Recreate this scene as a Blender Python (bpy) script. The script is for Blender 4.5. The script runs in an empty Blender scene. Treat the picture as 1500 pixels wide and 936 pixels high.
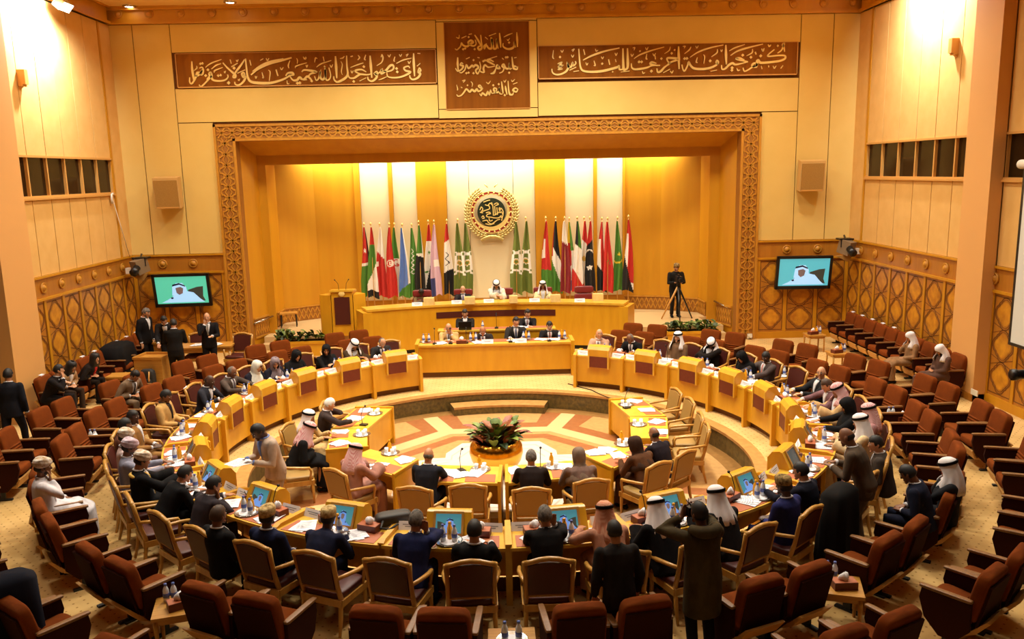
import bpy, bmesh, math, random
from mathutils import Vector, Matrix, Euler
random.seed(7)
PI = math.pi
SC = bpy.context.scene
COL = SC.collection
# ------------------------------------------------------------------ camera
CAM_R = (Vector((0.99937204, -0.02536552, 0.02474114)), Vector((-0.02885285, -0.17723891, 0.98374483)),
         Vector((-0.0205681, -0.98384092, -0.17785948)))          # world axes seen from the camera (right, down, forward)
FPX = 1193.3336
CAM_C = Vector((0, 0, 5.1))
cam_d = bpy.data.cameras.new('hall_camera')
cam_d.sensor_width = 36; cam_d.lens = FPX / 1500 * 36; cam_d.clip_end = 200
cam = bpy.data.objects.new('hall_camera', cam_d); COL.objects.link(cam)
_r = Vector([a[0] for a in CAM_R]); _u = -Vector([a[1] for a in CAM_R]); _b = -Vector([a[2] for a in CAM_R])
cam.matrix_world = Matrix(((_r.x, _u.x, _b.x, 0), (_r.y, _u.y, _b.y, 0), (_r.z, _u.z, _b.z, CAM_C.z), (0, 0, 0, 1)))
SC.camera = cam
def _ray(p):
    v = Vector(((p[0] - 750) / FPX, (p[1] - 468) / FPX, 1))
    return Vector((CAM_R[0].dot(v), CAM_R[1].dot(v), CAM_R[2].dot(v)))
def at(px, py, z):                       # the point at height z that the photograph shows at pixel (px, py)
    r = _ray((px, py)); return CAM_C + r * ((z - CAM_C.z) / r.z)
def at_y(px, py, y):                     # the same for the upright plane Y = y
    r = _ray((px, py)); return CAM_C + r * ((y - CAM_C.y) / r.y)
def at_x(px, py, x):
    r = _ray((px, py)); return CAM_C + r * ((x - CAM_C.x) / r.x)
# ------------------------------------------------------------------ world and look
w = bpy.data.worlds.new('hall_world'); SC.world = w; w.use_nodes = True
w.node_tree.nodes['Background'].inputs[0].default_value = (1, .8, .5, 1)
w.node_tree.nodes['Background'].inputs[1].default_value = 0.02
SC.view_settings.view_transform = 'Standard'; SC.view_settings.look = 'None'
SC.view_settings.exposure = 0.0; SC.view_settings.gamma = 1.0
SC.view_settings.use_curve_mapping = False
SC.cycles.max_bounces = 6; SC.cycles.diffuse_bounces = 4; SC.cycles.glossy_bounces = 3
SC.cycles.sample_clamp_indirect = 4.0; SC.cycles.use_denoising = True
def lamp(name, kind, loc, power, color, size=1.0, size_y=None, target=None, spread=PI, spot=None, blend=.5):
    d = bpy.data.lights.new(name, kind); d.energy = power; d.color = color
    if kind == 'AREA':
        d.shape = 'RECTANGLE' if size_y else 'DISK'; d.size = size
        if size_y: d.size_y = size_y
        d.spread = spread
    else:
        d.shadow_soft_size = size
        if kind == 'SPOT': d.spot_size = spot; d.spot_blend = blend
    o = bpy.data.objects.new(name, d); COL.objects.link(o); o.location = loc
    if target is not None:
        o.rotation_euler = (Vector(target) - Vector(loc)).to_track_quat('-Z', 'Y').to_euler()
    return o
WARM = (1, .955, .80)
KEY = 184
for i, y in enumerate((11.2, 14.4, 17.6, 20.8)):
    for x in (-7.2, -2.4, 2.6, 7.4):
        lamp('ceiling_downlight_beam', 'AREA', (x, y, 9.62), KEY * (1.0 if abs(x) < 4 else .5) * (.6 if y < 12 else 1.0 if y < 16 else 1.1 if y < 20 else 1.7), WARM, 1.1, spread=1.7 if y < 16 else 2.5)
for x in (-6, 0, 6):
    lamp('ceiling_downlight_beam', 'AREA', (x, 6.0, 9.62), KEY * .06, WARM, 1.1, spread=1.75)
# hidden lamps above the stage opening, washing the back wall
for x in (-4.9, -2.4, .1, 2.6, 5.1):
    lamp('stage_cove_lamp', 'AREA', (x, 26.25, 5.95), 84, (1, .96, .78), 2.3, .3, target=(x, 26.75, 4.2), spread=2.6)
# wall spotlights near the ceiling of the side walls
lamp('wall_flood_glow', 'SPOT', (-9.72, 19.95, 9.15), 2800, (.86, .92, 1), .1, target=(-10.42, 19.9, 8.8), spot=2.9, blend=1)
lamp('wall_flood_glow', 'SPOT', (9.95, 19.9, 9.6), 2600, (.9, .95, 1), .1, target=(10.68, 19.9, 9.2), spot=2.9, blend=1)
# ------------------------------------------------------------------ materials
def lin(c):
    return tuple(((v / 255) / 12.92 if v / 255 <= .04045 else ((v / 255 + .055) / 1.055) ** 2.4) for v in c) + (1,)
MATS = {}
def mat(name, c, rough=.6, metal=0, emit=None, strength=1, sheen=0, spec=.5, noise=None, bump=0, coat=0, alpha=None, trans=0):
    m = bpy.data.materials.new(name); m.use_nodes = True; N = m.node_tree.nodes; L = m.node_tree.links
    b = N['Principled BSDF']; b.inputs['Base Color'].default_value = lin(c)
    b.inputs['Roughness'].default_value = rough; b.inputs['Metallic'].default_value = metal
    b.inputs['Specular IOR Level'].default_value = spec if rough < .78 else .12
    if coat: b.inputs['Coat Weight'].default_value = coat; b.inputs['Coat Roughness'].default_value = .25
    if sheen: b.inputs['Sheen Weight'].default_value = sheen; b.inputs['Sheen Tint'].default_value = lin(c)
    if trans: b.inputs['Transmission Weight'].default_value = trans
    if emit: b.inputs['Emission Color'].default_value = lin(emit); b.inputs['Emission Strength'].default_value = strength
    if noise or bump:                                   # noise = (second colour, scale, stretch)
        c2, sc, st = noise or (c, 30, (1, 1, 1))
        tc = N.new('ShaderNodeTexCoord'); mp = N.new('ShaderNodeMapping'); mp.inputs['Scale'].default_value = st
        nz = N.new('ShaderNodeTexNoise'); nz.inputs['Scale'].default_value = sc; nz.inputs['Detail'].default_value = 5
        L.new(tc.outputs['Object'], mp.inputs[0]); L.new(mp.outputs[0], nz.inputs['Vector'])
        rp = N.new('ShaderNodeValToRGB'); rp.color_ramp.elements[0].position = .35; rp.color_ramp.elements[1].position = .68
        rp.color_ramp.elements[0].color = lin(c); rp.color_ramp.elements[1].color = lin(c2)
        L.new(nz.outputs['Fac'], rp.inputs[0]); L.new(rp.outputs[0], b.inputs['Base Color'])
        if bump:
            bp = N.new('ShaderNodeBump'); bp.inputs['Strength'].default_value = bump; bp.inputs['Distance'].default_value = .01
            L.new(nz.outputs['Fac'], bp.inputs['Height']); L.new(bp.outputs[0], b.inputs['Normal'])
    MATS[name] = m
    return m
VG = (3.2, 3.2, .2)                                          # grain running up
HG = (.6, 7, 7)
M_cream = mat('cream_wall_cloth', (228, 194, 112), .8, noise=((225, 190, 107), 2, (1, 1, 1)))
M_cream2 = mat('tan_wall_cloth', (226, 180, 106), .8, noise=((220, 172, 98), 3, (1, 1, 1)))
M_joint = mat('dark_joint', (92, 52, 18), .8)
M_pier = mat('pier_paint', (226, 168, 96), .7)
M_wood = mat('golden_wood', (218, 152, 24), .38, noise=((206, 138, 18), 2.2, VG), coat=.15)
M_woodd = mat('amber_wall_wood', (202, 140, 20), .45, noise=((194, 130, 17), 1.1, VG))
M_frame = mat('carved_wood', (198, 138, 40), .5, noise=((184, 122, 30), 3, VG))
M_frame_d = mat('carved_wood_groove', (154, 98, 26), .6)
M_wains = mat('wainscot_wood', (184, 120, 34), .42, noise=((172, 108, 28), 3, VG), coat=.1)
M_inlay = mat('dark_inlay', (112, 66, 20), .5)
M_star = mat('burl_inlay', (216, 150, 36), .42, noise=((180, 112, 26), 5, (1, 1, 1)))
M_sign = mat('walnut_sign_board', (138, 82, 20), .8, noise=((122, 68, 15), 1.6, VG))
M_gilt = mat('gilded_letters', (244, 212, 126), .4, .1)
M_white_panel = mat('pale_stage_panel', (226, 205, 160), .75)
M_ceil = mat('ceiling_paint', (240, 200, 124), .8)
M_dark = mat('black_rubber', (16, 14, 13), .6)
M_plastic = mat('black_plastic', (20, 20, 22), .35)
M_glassdark = mat('booth_window_glass', (40, 26, 12), .12, spec=.3)
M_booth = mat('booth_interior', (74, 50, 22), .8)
M_trimwood = mat('light_wood_trim', (206, 150, 74), .5)
M_desk = mat('desk_veneer', (218, 160, 30), .36, noise=((208, 148, 24), 1.8, (3, 3, .6)), coat=.2)
M_desktop = mat('desk_top_veneer', (224, 176, 58), .32, noise=((214, 162, 46), 2, (3, 3, 3)), coat=.25)
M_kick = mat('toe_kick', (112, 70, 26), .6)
M_leather_r = mat('red_brown_leather', (112, 42, 22), .45, noise=((104, 36, 18), 20, (1, 1, 1)))
M_pad = mat('terracotta_desk_pad', (172, 92, 52), .5)
M_rust = mat('rust_velvet', (122, 57, 12), .9, noise=((102, 45, 8), 5, (1, 1, 1)))
M_rustd = mat('brown_side_cloth', (52, 20, 8), .9)
M_cap = mat('armrest_wood', (136, 92, 48), .4, noise=((116, 76, 38), 6, HG))
M_chairwood = mat('chair_wood', (196, 144, 66), .33, noise=((178, 124, 48), 5, VG), coat=.2)
M_redseat = mat('oxblood_leather', (74, 22, 12), .5)
M_tan = mat('olive_tan_leather', (158, 122, 62), .5)
M_paper = mat('white_paper', (238, 234, 238), .8)
M_print = mat('grey_print', (150, 150, 160), .8)
M_brass = mat('polished_brass', (220, 168, 62), .2, 1)
M_chrome = mat('silver_metal', (196, 190, 180), .25, 1)
M_soil = mat('dark_soil', (36, 22, 12), .95)
M_leaf = mat('green_leaf', (84, 104, 34), .5, noise=((122, 134, 46), 5, (1, 1, 1)))
M_leafd = mat('dark_green_leaf', (38, 58, 24), .5, noise=((70, 84, 30), 5, (1, 1, 1)))
M_leafr = mat('purple_red_leaf', (136, 60, 44), .5, noise=((150, 96, 44), 6, (1, 1, 1)))
M_glass = mat('clear_plastic', (226, 228, 232), .12, spec=.6)
M_blue = mat('blue_cap', (92, 110, 178), .4)
M_juice = mat('orange_juice', (236, 162, 20), .3)
M_tissue = mat('tissue_paper', (246, 240, 240), .9)
M_boxbrown = mat('brown_leather_box', (104, 44, 26), .5)
M_tablew = mat('side_table_wood', (196, 142, 60), .4, noise=((180, 122, 46), 5, HG))
# carpet with a grid of dots
def carpet():
    m = mat('dotted_ochre_carpet', (214, 174, 112), .95, noise=((200, 160, 98), 2, (1, 1, 1)))
    N = m.node_tree.nodes; L = m.node_tree.links; b = N['Principled BSDF']; src = b.inputs['Base Color'].links[0].from_socket
    tc = N.new('ShaderNodeTexCoord'); mp = N.new('ShaderNodeMapping'); mp.inputs['Scale'].default_value = (8, 8, 0); mp.inputs['Rotation'].default_value = (0, 0, .785)
    fr = N.new('ShaderNodeVectorMath'); fr.operation = 'FRACTION'
    sb = N.new('ShaderNodeVectorMath'); sb.operation = 'SUBTRACT'; sb.inputs[1].default_value = (.5, .5, 0)
    ln = N.new('ShaderNodeVectorMath'); ln.operation = 'LENGTH'
    lt = N.new('ShaderNodeMath'); lt.operation = 'LESS_THAN'; lt.inputs[1].default_value = .11
    mx = N.new('ShaderNodeMixRGB'); mx.inputs['Color2'].default_value = lin((156, 116, 66))
    L.new(tc.outputs['Object'], mp.inputs[0]); L.new(mp.outputs[0], fr.inputs[0]); L.new(fr.outputs[0], sb.inputs[0]); L.new(sb.outputs[0], ln.inputs[0])
    L.new(ln.outputs['Value'], lt.inputs[0]); L.new(lt.outputs[0], mx.inputs[0]); L.new(src, mx.inputs['Color1']); L.new(mx.outputs[0], b.inputs['Base Color'])
    return m
M_carpet = carpet()
M_stone = mat('green_brown_marble', (112, 92, 46), .35, noise=((76, 64, 36), 14, (1, 1, 1)))
M_stonelip = mat('tan_marble_lip', (190, 140, 78), .35, noise=((170, 120, 62), 9, (1, 1, 1)))
M_pit = mat('beige_terrazzo', (186, 142, 84), .45, noise=((174, 130, 74), 10, (1, 1, 1)))
M_pito = mat('orange_terrazzo', (152, 92, 46), .45, noise=((142, 82, 38), 10, (1, 1, 1)))
M_pitc = mat('cream_terrazzo', (204, 170, 118), .45)
M_pitw = mat('white_marble', (206, 194, 180), .4)
M_pitg = mat('grey_marble_line', (176, 160, 150), .3)
M_pitb = mat('brown_terrazzo', (150, 108, 58), .3, noise=((132, 92, 46), 10, (1, 1, 1)))
# ------------------------------------------------------------------ mesh builder
class MB:
    def __init__(s): s.v = []; s.f = []; s.m = []
    def add(s, vs, fs, m=0, T=None):
        o = len(s.v)
        s.v += [(T @ Vector(p)) if T else Vector(p) for p in vs]
        for f in fs: s.f.append([i + o for i in f]); s.m.append(m)
    def box(s, x0, x1, y0, y1, z0, z1, m=0, T=None):
        s.add([(x0, y0, z0), (x1, y0, z0), (x1, y1, z0), (x0, y1, z0), (x0, y0, z1), (x1, y0, z1), (x1, y1, z1), (x0, y1, z1)],
              [(3, 2, 1, 0), (4, 5, 6, 7), (0, 1, 5, 4), (1, 2, 6, 5), (2, 3, 7, 6), (3, 0, 4, 7)], m, T)
    def prism(s, poly, z0, z1, m=0, T=None, axis='z'):     # 2-D polygon pushed along an axis
        n = len(poly)
        def P(a, b, h): return (a, b, h) if axis == 'z' else ((a, h, b) if axis == 'y' else (h, a, b))
        s.add([P(a, b, z0) for a, b in poly] + [P(a, b, z1) for a, b in poly],
              [tuple(range(n))[::-1], tuple(range(n, 2 * n))] + [(i, (i + 1) % n, n + (i + 1) % n, n + i) for i in range(n)], m, T)
    def loft(s, rings, m=0, cap=True, T=None, loop=False):
        n = len(rings[0]); vs = [p for r in rings for p in r]; fs = []
        k = len(rings)
        for a in range(k if loop else k - 1):
            b = (a + 1) % k
            for i in range(n):
                j = (i + 1) % n; fs.append((a * n + i, a * n + j, b * n + j, b * n + i))
        if cap and not loop: fs += [tuple(range(n))[::-1], tuple(range((k - 1) * n, k * n))]
        s.add(vs, fs, m, T)
    def tube(s, pts, r, n=8, m=0, T=None, flat=1.0):
        pts = [Vector(p) for p in pts]; rings = []
        up = Vector((0, 0, 1)); prev = None
        for i, p in enumerate(pts):
            d = (pts[min(i + 1, len(pts) - 1)] - pts[max(i - 1, 0)]).normalized()
            if prev is None:
                a = d.cross(up)
                if a.length < .1: a = d.cross(Vector((0, 1, 0)))
            else: a = prev - d * prev.dot(d)
            a.normalize(); prev = a; b = d.cross(a)
            q = r[i] if isinstance(r, (list, tuple)) else r
            rings.append([p + a * (math.cos(t) * q) + b * (math.sin(t) * q * flat) for t in [2 * PI * k / n for k in range(n)]])
        s.loft(rings, m, True, T)
    def lathe(s, prof, n=20, m=0, T=None, cap=True):
        s.loft([[(r * math.cos(2 * PI * k / n), r * math.sin(2 * PI * k / n), z) for k in range(n)] for r, z in prof], m, cap, T)
    def ball(s, c, r, n=12, k=7, m=0, T=None):
        r = (r, r, r) if isinstance(r, (int, float)) else r; c = Vector(c)
        rings = []
        for i in range(k + 1):
            a = -PI / 2 + PI * (i * .98 + .01 * k) / k
            rings.append([c + Vector((r[0] * math.cos(a) * math.cos(2 * PI * q / n), r[1] * math.cos(a) * math.sin(2 * PI * q / n), r[2] * math.sin(a))) for q in range(n)])
        s.loft(rings, m, True, T)
    def rbox(s, sx, sy, sz, T=None, m=0, e=.25, n=5):      # a padded, rounded block centred on its own middle
        rings = []; K = 9
        for i in range(K + 1):
            a = -PI / 2 + PI * i / K
            ca = abs(math.cos(a)) ** e; sa = math.copysign(abs(math.sin(a)) ** e, math.sin(a))
            ca = max(ca, .02); ring = []
            for q in range(4 * n):
                t = 2 * PI * (q + .5) / (4 * n)
                ring.append((sx / 2 * ca * math.copysign(abs(math.cos(t)) ** e, math.cos(t)), sy / 2 * ca * math.copysign(abs(math.sin(t)) ** e, math.sin(t)), sz / 2 * sa))
            rings.append(ring)
        s.loft(rings, m, True, T)
    def ribbon(s, pts, wd, fn, h0, h1, m=0, closed=False):  # a flat strip along 2-D points, fn(a, b, h) places it in space
        n = len(pts); L = []; 
        for i in range(n):
            p = Vector(pts[i]); a = Vector(pts[(i - 1) % n] if (closed or i) else pts[0]); b = Vector(pts[(i + 1) % n] if (closed or i < n - 1) else pts[-1])
            d1 = (p - a); d2 = (b - p)
            d1 = d1.normalized() if d1.length > 1e-9 else d2.normalized(); d2 = d2.normalized() if d2.length > 1e-9 else d1
            t = (d1 + d2); t = t.normalized() if t.length > 1e-6 else d1
            nn = Vector((-t.y, t.x)); c = max(.45, abs(nn.dot(Vector((-d1.y, d1.x)))))
            q = (wd[i] if isinstance(wd, (list, tuple)) else wd) / 2 / c
            L.append((p + nn * q, p - nn * q))
        vs = []
        for a, b in L: vs += [fn(a.x, a.y, h1), fn(b.x, b.y, h1), fn(b.x, b.y, h0), fn(a.x, a.y, h0)]
        fs = []
        for i in range(n if closed else n - 1):
            j = (i + 1) % n
            for k in range(4): fs.append((4 * i + k, 4 * i + (k + 1) % 4, 4 * j + (k + 1) % 4, 4 * j + k))
        if not closed: fs += [(0, 1, 2, 3), tuple(4 * (n - 1) + k for k in (3, 2, 1, 0))]
        s.add(vs, fs, m)
    def build(s, name, mats, parent=None, smooth=False, origin=None, angle=None):
        o3 = Vector(origin) if origin is not None else Vector((0, 0, 0))
        me = bpy.data.meshes.new(name); me.from_pydata([p - o3 for p in s.v], [], s.f)
        mats = mats if isinstance(mats, (list, tuple)) else [mats]
        for q in mats: me.materials.append(q)
        if len(mats) > 1: me.polygons.foreach_set('material_index', s.m)
        bm = bmesh.new(); bm.from_mesh(me); bmesh.ops.recalc_face_normals(bm, faces=bm.faces); bm.to_mesh(me); bm.free()
        if smooth or angle:
            me.polygons.foreach_set('use_smooth', [True] * len(me.polygons))
            if angle: me.set_sharp_from_angle(angle=angle)
        me.update()
        ob = bpy.data.objects.new(name, me); COL.objects.link(ob); ob.location = o3 if parent is None else Vector((0, 0, 0))
        if parent is not None: ob.parent = parent
        return ob
def tag(o, label, cat, group=None, kind=None):
    o['label'] = label; o['category'] = cat
    if group: o['group'] = group
    if kind: o['kind'] = kind
    return o
def thing(name, loc=(0, 0, 0), rz=0, label=None, cat=None, group=None):
    o = bpy.data.objects.new(name, None); COL.objects.link(o); o.empty_display_size = .1
    o.location = loc; o.rotation_euler = (0, 0, rz)
    if label: tag(o, label, cat, group)
    return o
def struct(o): o['kind'] = 'structure'; return o
KIDS = {}
def kids(o): return [c for c in bpy.data.objects if c.parent == o]
def family(root):                                       # remember a thing's parts once, so that copying stays quick
    KIDS[root.name] = [(c, kids(c)) for c in kids(root)]
    return root
def dup(root, loc, rz=0, label=None, group=None, cat=None, swap=None):
    r = root.copy(); COL.objects.link(r); r.location = loc; r.rotation_euler = (0, 0, rz)
    if label: r['label'] = label
    if group: r['group'] = group
    if cat: r['category'] = cat
    for c, gs in KIDS[root.name]:
        d = c.copy(); COL.objects.link(d); d.parent = r
        for g in gs:
            e = g.copy(); COL.objects.link(e); e.parent = d
    return r
ORD = ['zeroth', 'first', 'second', 'third', 'fourth', 'fifth', 'sixth', 'seventh', 'eighth', 'ninth', 'tenth', 'eleventh', 'twelfth']
# the hall's ring: everything sits on circles about this point; the near half is a little flatter
CX, CY, SQ = .12, 14.2, .93
def ring(deg, r, z=0):                                   # deg from the stage, clockwise seen from above
    a = math.radians(deg); c = math.cos(a)
    return Vector((CX + r * math.sin(a), CY + r * c * (SQ if c < 0 else 1), z))
def yaw_in(deg):                                         # rotation that turns +Y towards the centre
    p = ring(deg, 5); return math.atan2(-(CX - p.x), (CY - p.y))
# ================================================================== THE ROOM
XL, XR, FY, CZ = -10.42, 10.68, 23.95, 9.78
PL, PR = XL + .32, XR - .32                            # faces of the side piers
def clip_circle(poly, r, n=64, z=None):
    out = [Vector(p) for p in poly]
    for k in range(n):
        a = 2 * PI * (k + .5) / n; nx, ny = math.sin(a), math.cos(a); src, out = out, []
        for i in range(len(src)):
            p, q = src[i], src[(i + 1) % len(src)]
            dp, dq = p.x * nx + p.y * ny - r, q.x * nx + q.y * ny - r
            if dp <= 0: out.append(p)
            if dp * dq < 0: out.append(p + (q - p) * (dp / (dp - dq)))
        if not out: return []
    return out
def pitpt(p): return (CX + p.x, CY + p.y * (SQ if p.y < 0 else 1))
# carpeted floor round the sunken circle
LIP = 4.46; PIT = -.4
m = MB(); n = 96; vs = []; fs = []
for k in range(n):
    p = ring(360 * k / n, LIP + .22); vs.append(p)
    a = 2 * PI * k / n; d = Vector((math.sin(a), math.cos(a), 0)); ts = []
    if d.x > 1e-6: ts.append((XR - CX) / d.x)
    if d.x < -1e-6: ts.append((XL - CX) / d.x)
    if d.y > 1e-6: ts.append((24.6 - CY) / d.y)
    if d.y < -1e-6: ts.append((-4 - CY) / d.y)
    q = Vector((CX, CY, 0)) + d * min(ts); vs.append(q)
for k in range(n):
    j = (k + 1) % n; fs.append((2 * k, 2 * k + 1, 2 * j + 1, 2 * j))
m.add(vs, fs); 
for x, y, ks in ((XR, 24.6, 1), (XL, 24.6, 1), (XR, -4, 1), (XL, -4, 1)):
    best = sorted(range(n), key=lambda k: (vs[2 * k + 1] - Vector((x, y, 0))).length)[:2]
    m.add([vs[2 * best[0] + 1], Vector((x, y, 0)), vs[2 * best[1] + 1]], [(0, 1, 2)])
struct(m.build('floor', M_carpet))
# marble lip, riser and the inlaid floor of the sunken circle
m = MB()
def band(m, r0, z0, r1, z1, mi, a0=0, a1=360, n=96):
    vs = []; full = a1 - a0 >= 360
    for k in range(n + (0 if full else 1)):
        a = a0 + (a1 - a0) * k / n; vs += [ring(a, r0, z0), ring(a, r1, z1)]
    q = len(vs) // 2
    m.add(vs, [(2 * k, 2 * k + 1, 2 * ((k + 1) % q) + 1, 2 * ((k + 1) % q)) for k in range(n)], mi)
band(m, LIP + .24, .004, LIP, .004, 1); band(m, LIP, .004, LIP, -.05, 1); band(m, LIP, -.05, LIP + .02, -.05, 1); band(m, LIP + .02, -.05, LIP + .02, PIT, 0)
struct(m.build('trim_1', [M_stone, M_stonelip])); 
m = MB()
band(m, LIP + .02, PIT, 4.15, PIT, 6); band(m, 4.15, PIT, 0.01, PIT, 0)
def octa(ap, rot=22.5): 
    R = ap / math.cos(PI / 8); return [Vector((R * math.sin(math.radians(rot + 45 * k)), R * math.cos(math.radians(rot + 45 * k)))) for k in range(8)]
def lay(poly, mi, h, r=4.15):
    c = clip_circle(poly, r)
    if len(c) > 2: m.add([(*pitpt(p), PIT + h) for p in c], [tuple(range(len(c)))], mi)
def strip(a, b, wd, mi, h):
    d = (b - a).normalized(); nn = Vector((-d.y, d.x)) * wd / 2; lay([a + nn, b + nn, b - nn, a - nn], mi, h)
O = octa(2.75)
for k in range(8):
    a, b = O[k], O[(k + 1) % 8]; e = a * 1.9; f2 = b * 1.9
    mid = (a + b) / 2
    # the field beyond each side: orange border, beige heart with stepped corners
    lay([a * 1.0, b * 1.0, f2, e], 1, .001)
    c0, c1 = mid + (a - mid) * .72 + mid.normalized() * .5, mid + (b - mid) * .72 + mid.normalized() * .5
    lay([c0, c1, c1 * 1.55, c0 * 1.55], 0, .0018)
for k in range(8):
    a, b = O[k], O[(k + 1) % 8]
    strip(a * .98, a * 1.9, .34, 3, .0026); strip(a, b, .34, 3, .003 + .00012 * k)
P8 = octa(2.42)
lay(P8, 1, .004); lay(octa(2.15), 0, .0048)
for k in range(4):                                       # white star of four arms with grey outlines
    r = Matrix.Rotation(-k * PI / 2, 2)
    arm = [(-1.1, .5), (-1.1, 1.36), (-.8, 1.95), (.8, 1.95), (1.1, 1.36), (1.1, .5)]
    for sc, mi, h in ((1, 4, .0056), (.9, 5, .0062), (.875, 4, .0068), (.78, 5, .0074), (.755, 4, .008)):
        lay([r @ (Vector(p) * sc) for p in arm], mi, h + k * .00005)
lay(octa(1.3), 4, .009)
struct(m.build('floor_1', [M_pit, M_pito, M_pitc, M_pitc, M_pitw, M_pitg, M_pitb]))
m = MB()                                                 # single marble step at the stage end of the circle
band(m, 4.44, -.2, 4.02, -.2, 1, -15, 15, 20); band(m, 4.02, -.2, 4.02, -.25, 1, -15, 15, 20); band(m, 4.03, -.25, 4.03, PIT, 0, -15, 15, 20)
for a in (-15, 15): m.add([ring(a, 4.02, -.2), ring(a, 4.47, -.2), ring(a, 4.47, PIT), ring(a, 4.02, PIT)], [(0, 1, 2, 3)], 0)
struct(m.build('trim_2', [M_stone, M_stonelip]))
# ceiling with recessed downlights
m = MB(); m.box(XL - .3, XR + .3, -4.3, FY + .3, CZ, CZ + .2); m.box(XL, XR, FY - .26, FY - .2, CZ - .03, CZ, 1)
m.box(XL + .16, XL + .22, -4, FY, CZ - .03, CZ, 1)
struct(m.build('ceiling', [M_ceil, M_woodd]))
M_lampglow = mat('lit_lamp_lens', (255, 250, 240), .4, emit=(255, 244, 230), strength=14)
for i, (px, py) in enumerate(((189, 9), (337, 3))):
    p = at(px, py, CZ - .02)
    t = thing('recessed_downlight', (p.x, p.y, CZ - .02), 0, ('lit round downlight in the ceiling nearest the left corner' if i == 0 else 'round ceiling downlight above the left inscription board'), 'ceiling light', 'ceiling downlights')
    q = MB(); q.lathe([(.1, .01), (.17, .01), (.17, -.02), (.12, -.03), (.1, .01)], 20, cap=False); q.build('rim', M_chrome, t, True)
    q = MB(); q.lathe([(.001, -.015), (.11, -.015), (.11, 0), (.001, 0)], 20); q.build('lens', M_lampglow, t)
# --- front wall: cloth panels over a dark backing, round the stage opening
OX0, OX1, OZ = -7.75, 7.91, 6.6
m = MB()
m.box(XL - .3, OX0, FY, FY + .3, 0, CZ, 1); m.box(OX1, XR + .3, FY, FY + .3, 0, CZ, 1); m.box(OX0, OX1, FY, FY + .3, OZ, CZ, 1)
J = .012
def panel(x0, x1, z0, z1, d=.035, mi=0): m.box(x0 + J, x1 - J, FY - d, FY, z0 + J, z1 - J, mi)
WT, CB = 2.95, 9.33                                      # wainscot top, cornice bottom
for s in (-1, 1):
    xs = [XL, -9.76, -8.73, OX0] if s < 0 else [OX1, 8.96, 9.9, XR]
    a, b, c = ((xs[0], xs[1]), (xs[1], xs[2]), (xs[2], xs[3])) if s < 0 else ((xs[2], xs[3]), (xs[1], xs[2]), (xs[0], xs[1]))
    panel(*a, WT, CB); panel(*b, WT, CB); panel(*c, WT, 6.66)
    x0, x1 = (xs[2], -1.36) if s < 0 else (1.47, xs[1])
    panel(x0, x1, OZ + .06, 7.6); panel(x0, x1, 8.56, CB)
panel(-1.36, 1.47, 9.27, CB + .15, .06); panel(-1.36, -1.13, 6.9, 9.27, .06); panel(1.24, 1.47, 6.9, 9.27, .06); panel(-1.36, 1.47, 6.64, 6.9, .06)
struct(m.build('wall_front', [M_cream, M_joint]))
# cornice with rosettes
def rosette(parent, loc, axis, r=.13, mt=None):
    q = MB(); q.lathe([(.001, 0), (r, 0), (r, .03), (r * .86, .045), (r * .74, .02), (r * .62, .03), (r * .45, .055), (.001, .07)], 16)
    o = q.build('rosette', mt or M_frame, parent, True)
    o.location = loc; o.rotation_euler = {'y': (PI / 2, 0, 0), 'x': (0, PI / 2, 0), '-x': (0, -PI / 2, 0)}[axis]
    return o
m = MB()
m.box(XL, XR, FY - .16, FY + .02, CB, CB + .07, 0); m.box(XL, XR, FY - .1, FY + .02, CB + .07, CZ, 0); m.box(XL, XR, FY - .22, FY, CZ - .09, CZ, 0)
tr = struct(m.build('trim_3', M_woodd))
for k in range(25): 
    x = XL + .35 + k * .853; q = rosette(tr, (x, FY - .1, 9.6), 'y', .12)
m = MB(); m.box(XL, XL + .1, 18.15, FY - .22, CB, CZ); m.box(XL, XL + .16, 18.15, FY - .16, CB, CB + .07); struct(m.build('trim_4', M_woodd))
m = MB(); m.box(XR - .1, XR, 11.5, FY - .22, CB, CZ); m.box(XR - .16, XR, 11.5, FY - .16, CB, CB + .07); struct(m.build('trim_5', M_woodd))
# --- carved wooden frame round the stage opening
def carve(m, u0, u1, v0, v1, fn, mi=1, step=.3):         # interlaced bands between u0..u1 (long way) and v0..v1
    n = max(2, round((u1 - u0) / step)); st = (u1 - u0) / n; h = v1 - v0; vc = (v0 + v1) / 2
    for ph in (0, 1):
        for A, wd in ((.46, .034), (.2, .026)):
            pts = []
            for k in range(n + 1):
                sgn = 1 if (k + ph) % 2 else -1; u = u0 + k * st; f = .14 if A > .3 else .05
                pts += [(max(u0, u - st * f), vc + sgn * A * h), (min(u1, u + st * f), vc + sgn * A * h)]
            m.ribbon(pts, wd, fn, 0, .02, mi)
    for k in range(n):
        u = u0 + (k + .5) * st
        for sg in (-1, 1):
            m.ribbon([(u - st * .24, vc + sg * h * .48), (u - st * .24, vc + sg * h * .3), (u, vc + sg * h * .2), (u + st * .24, vc + sg * h * .3), (u + st * .24, vc + sg * h * .48)], .026, fn, 0, .017, mi)
FI0, FI1, FIZ = -7.15, 7.33, 6.13                        # inner edge of the carved band
m = MB()
m.box(OX0, FI0, FY - .06, FY + .3, 0, OZ, 0); m.box(FI1, OX1, FY - .06, FY + .3, 0, OZ, 0); m.box(FI0, FI1, FY - .06, FY + .3, FIZ, OZ, 0)
for x0, x1 in ((OX0, OX0 + .07), (FI0 - .07, FI0), (FI1, FI1 + .07), (OX1 - .07, OX1)): m.box(x0, x1, FY - .1, FY - .06, 0, OZ - (.0 if x0 in (OX0, OX1 - .07) else .4), 1)
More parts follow.
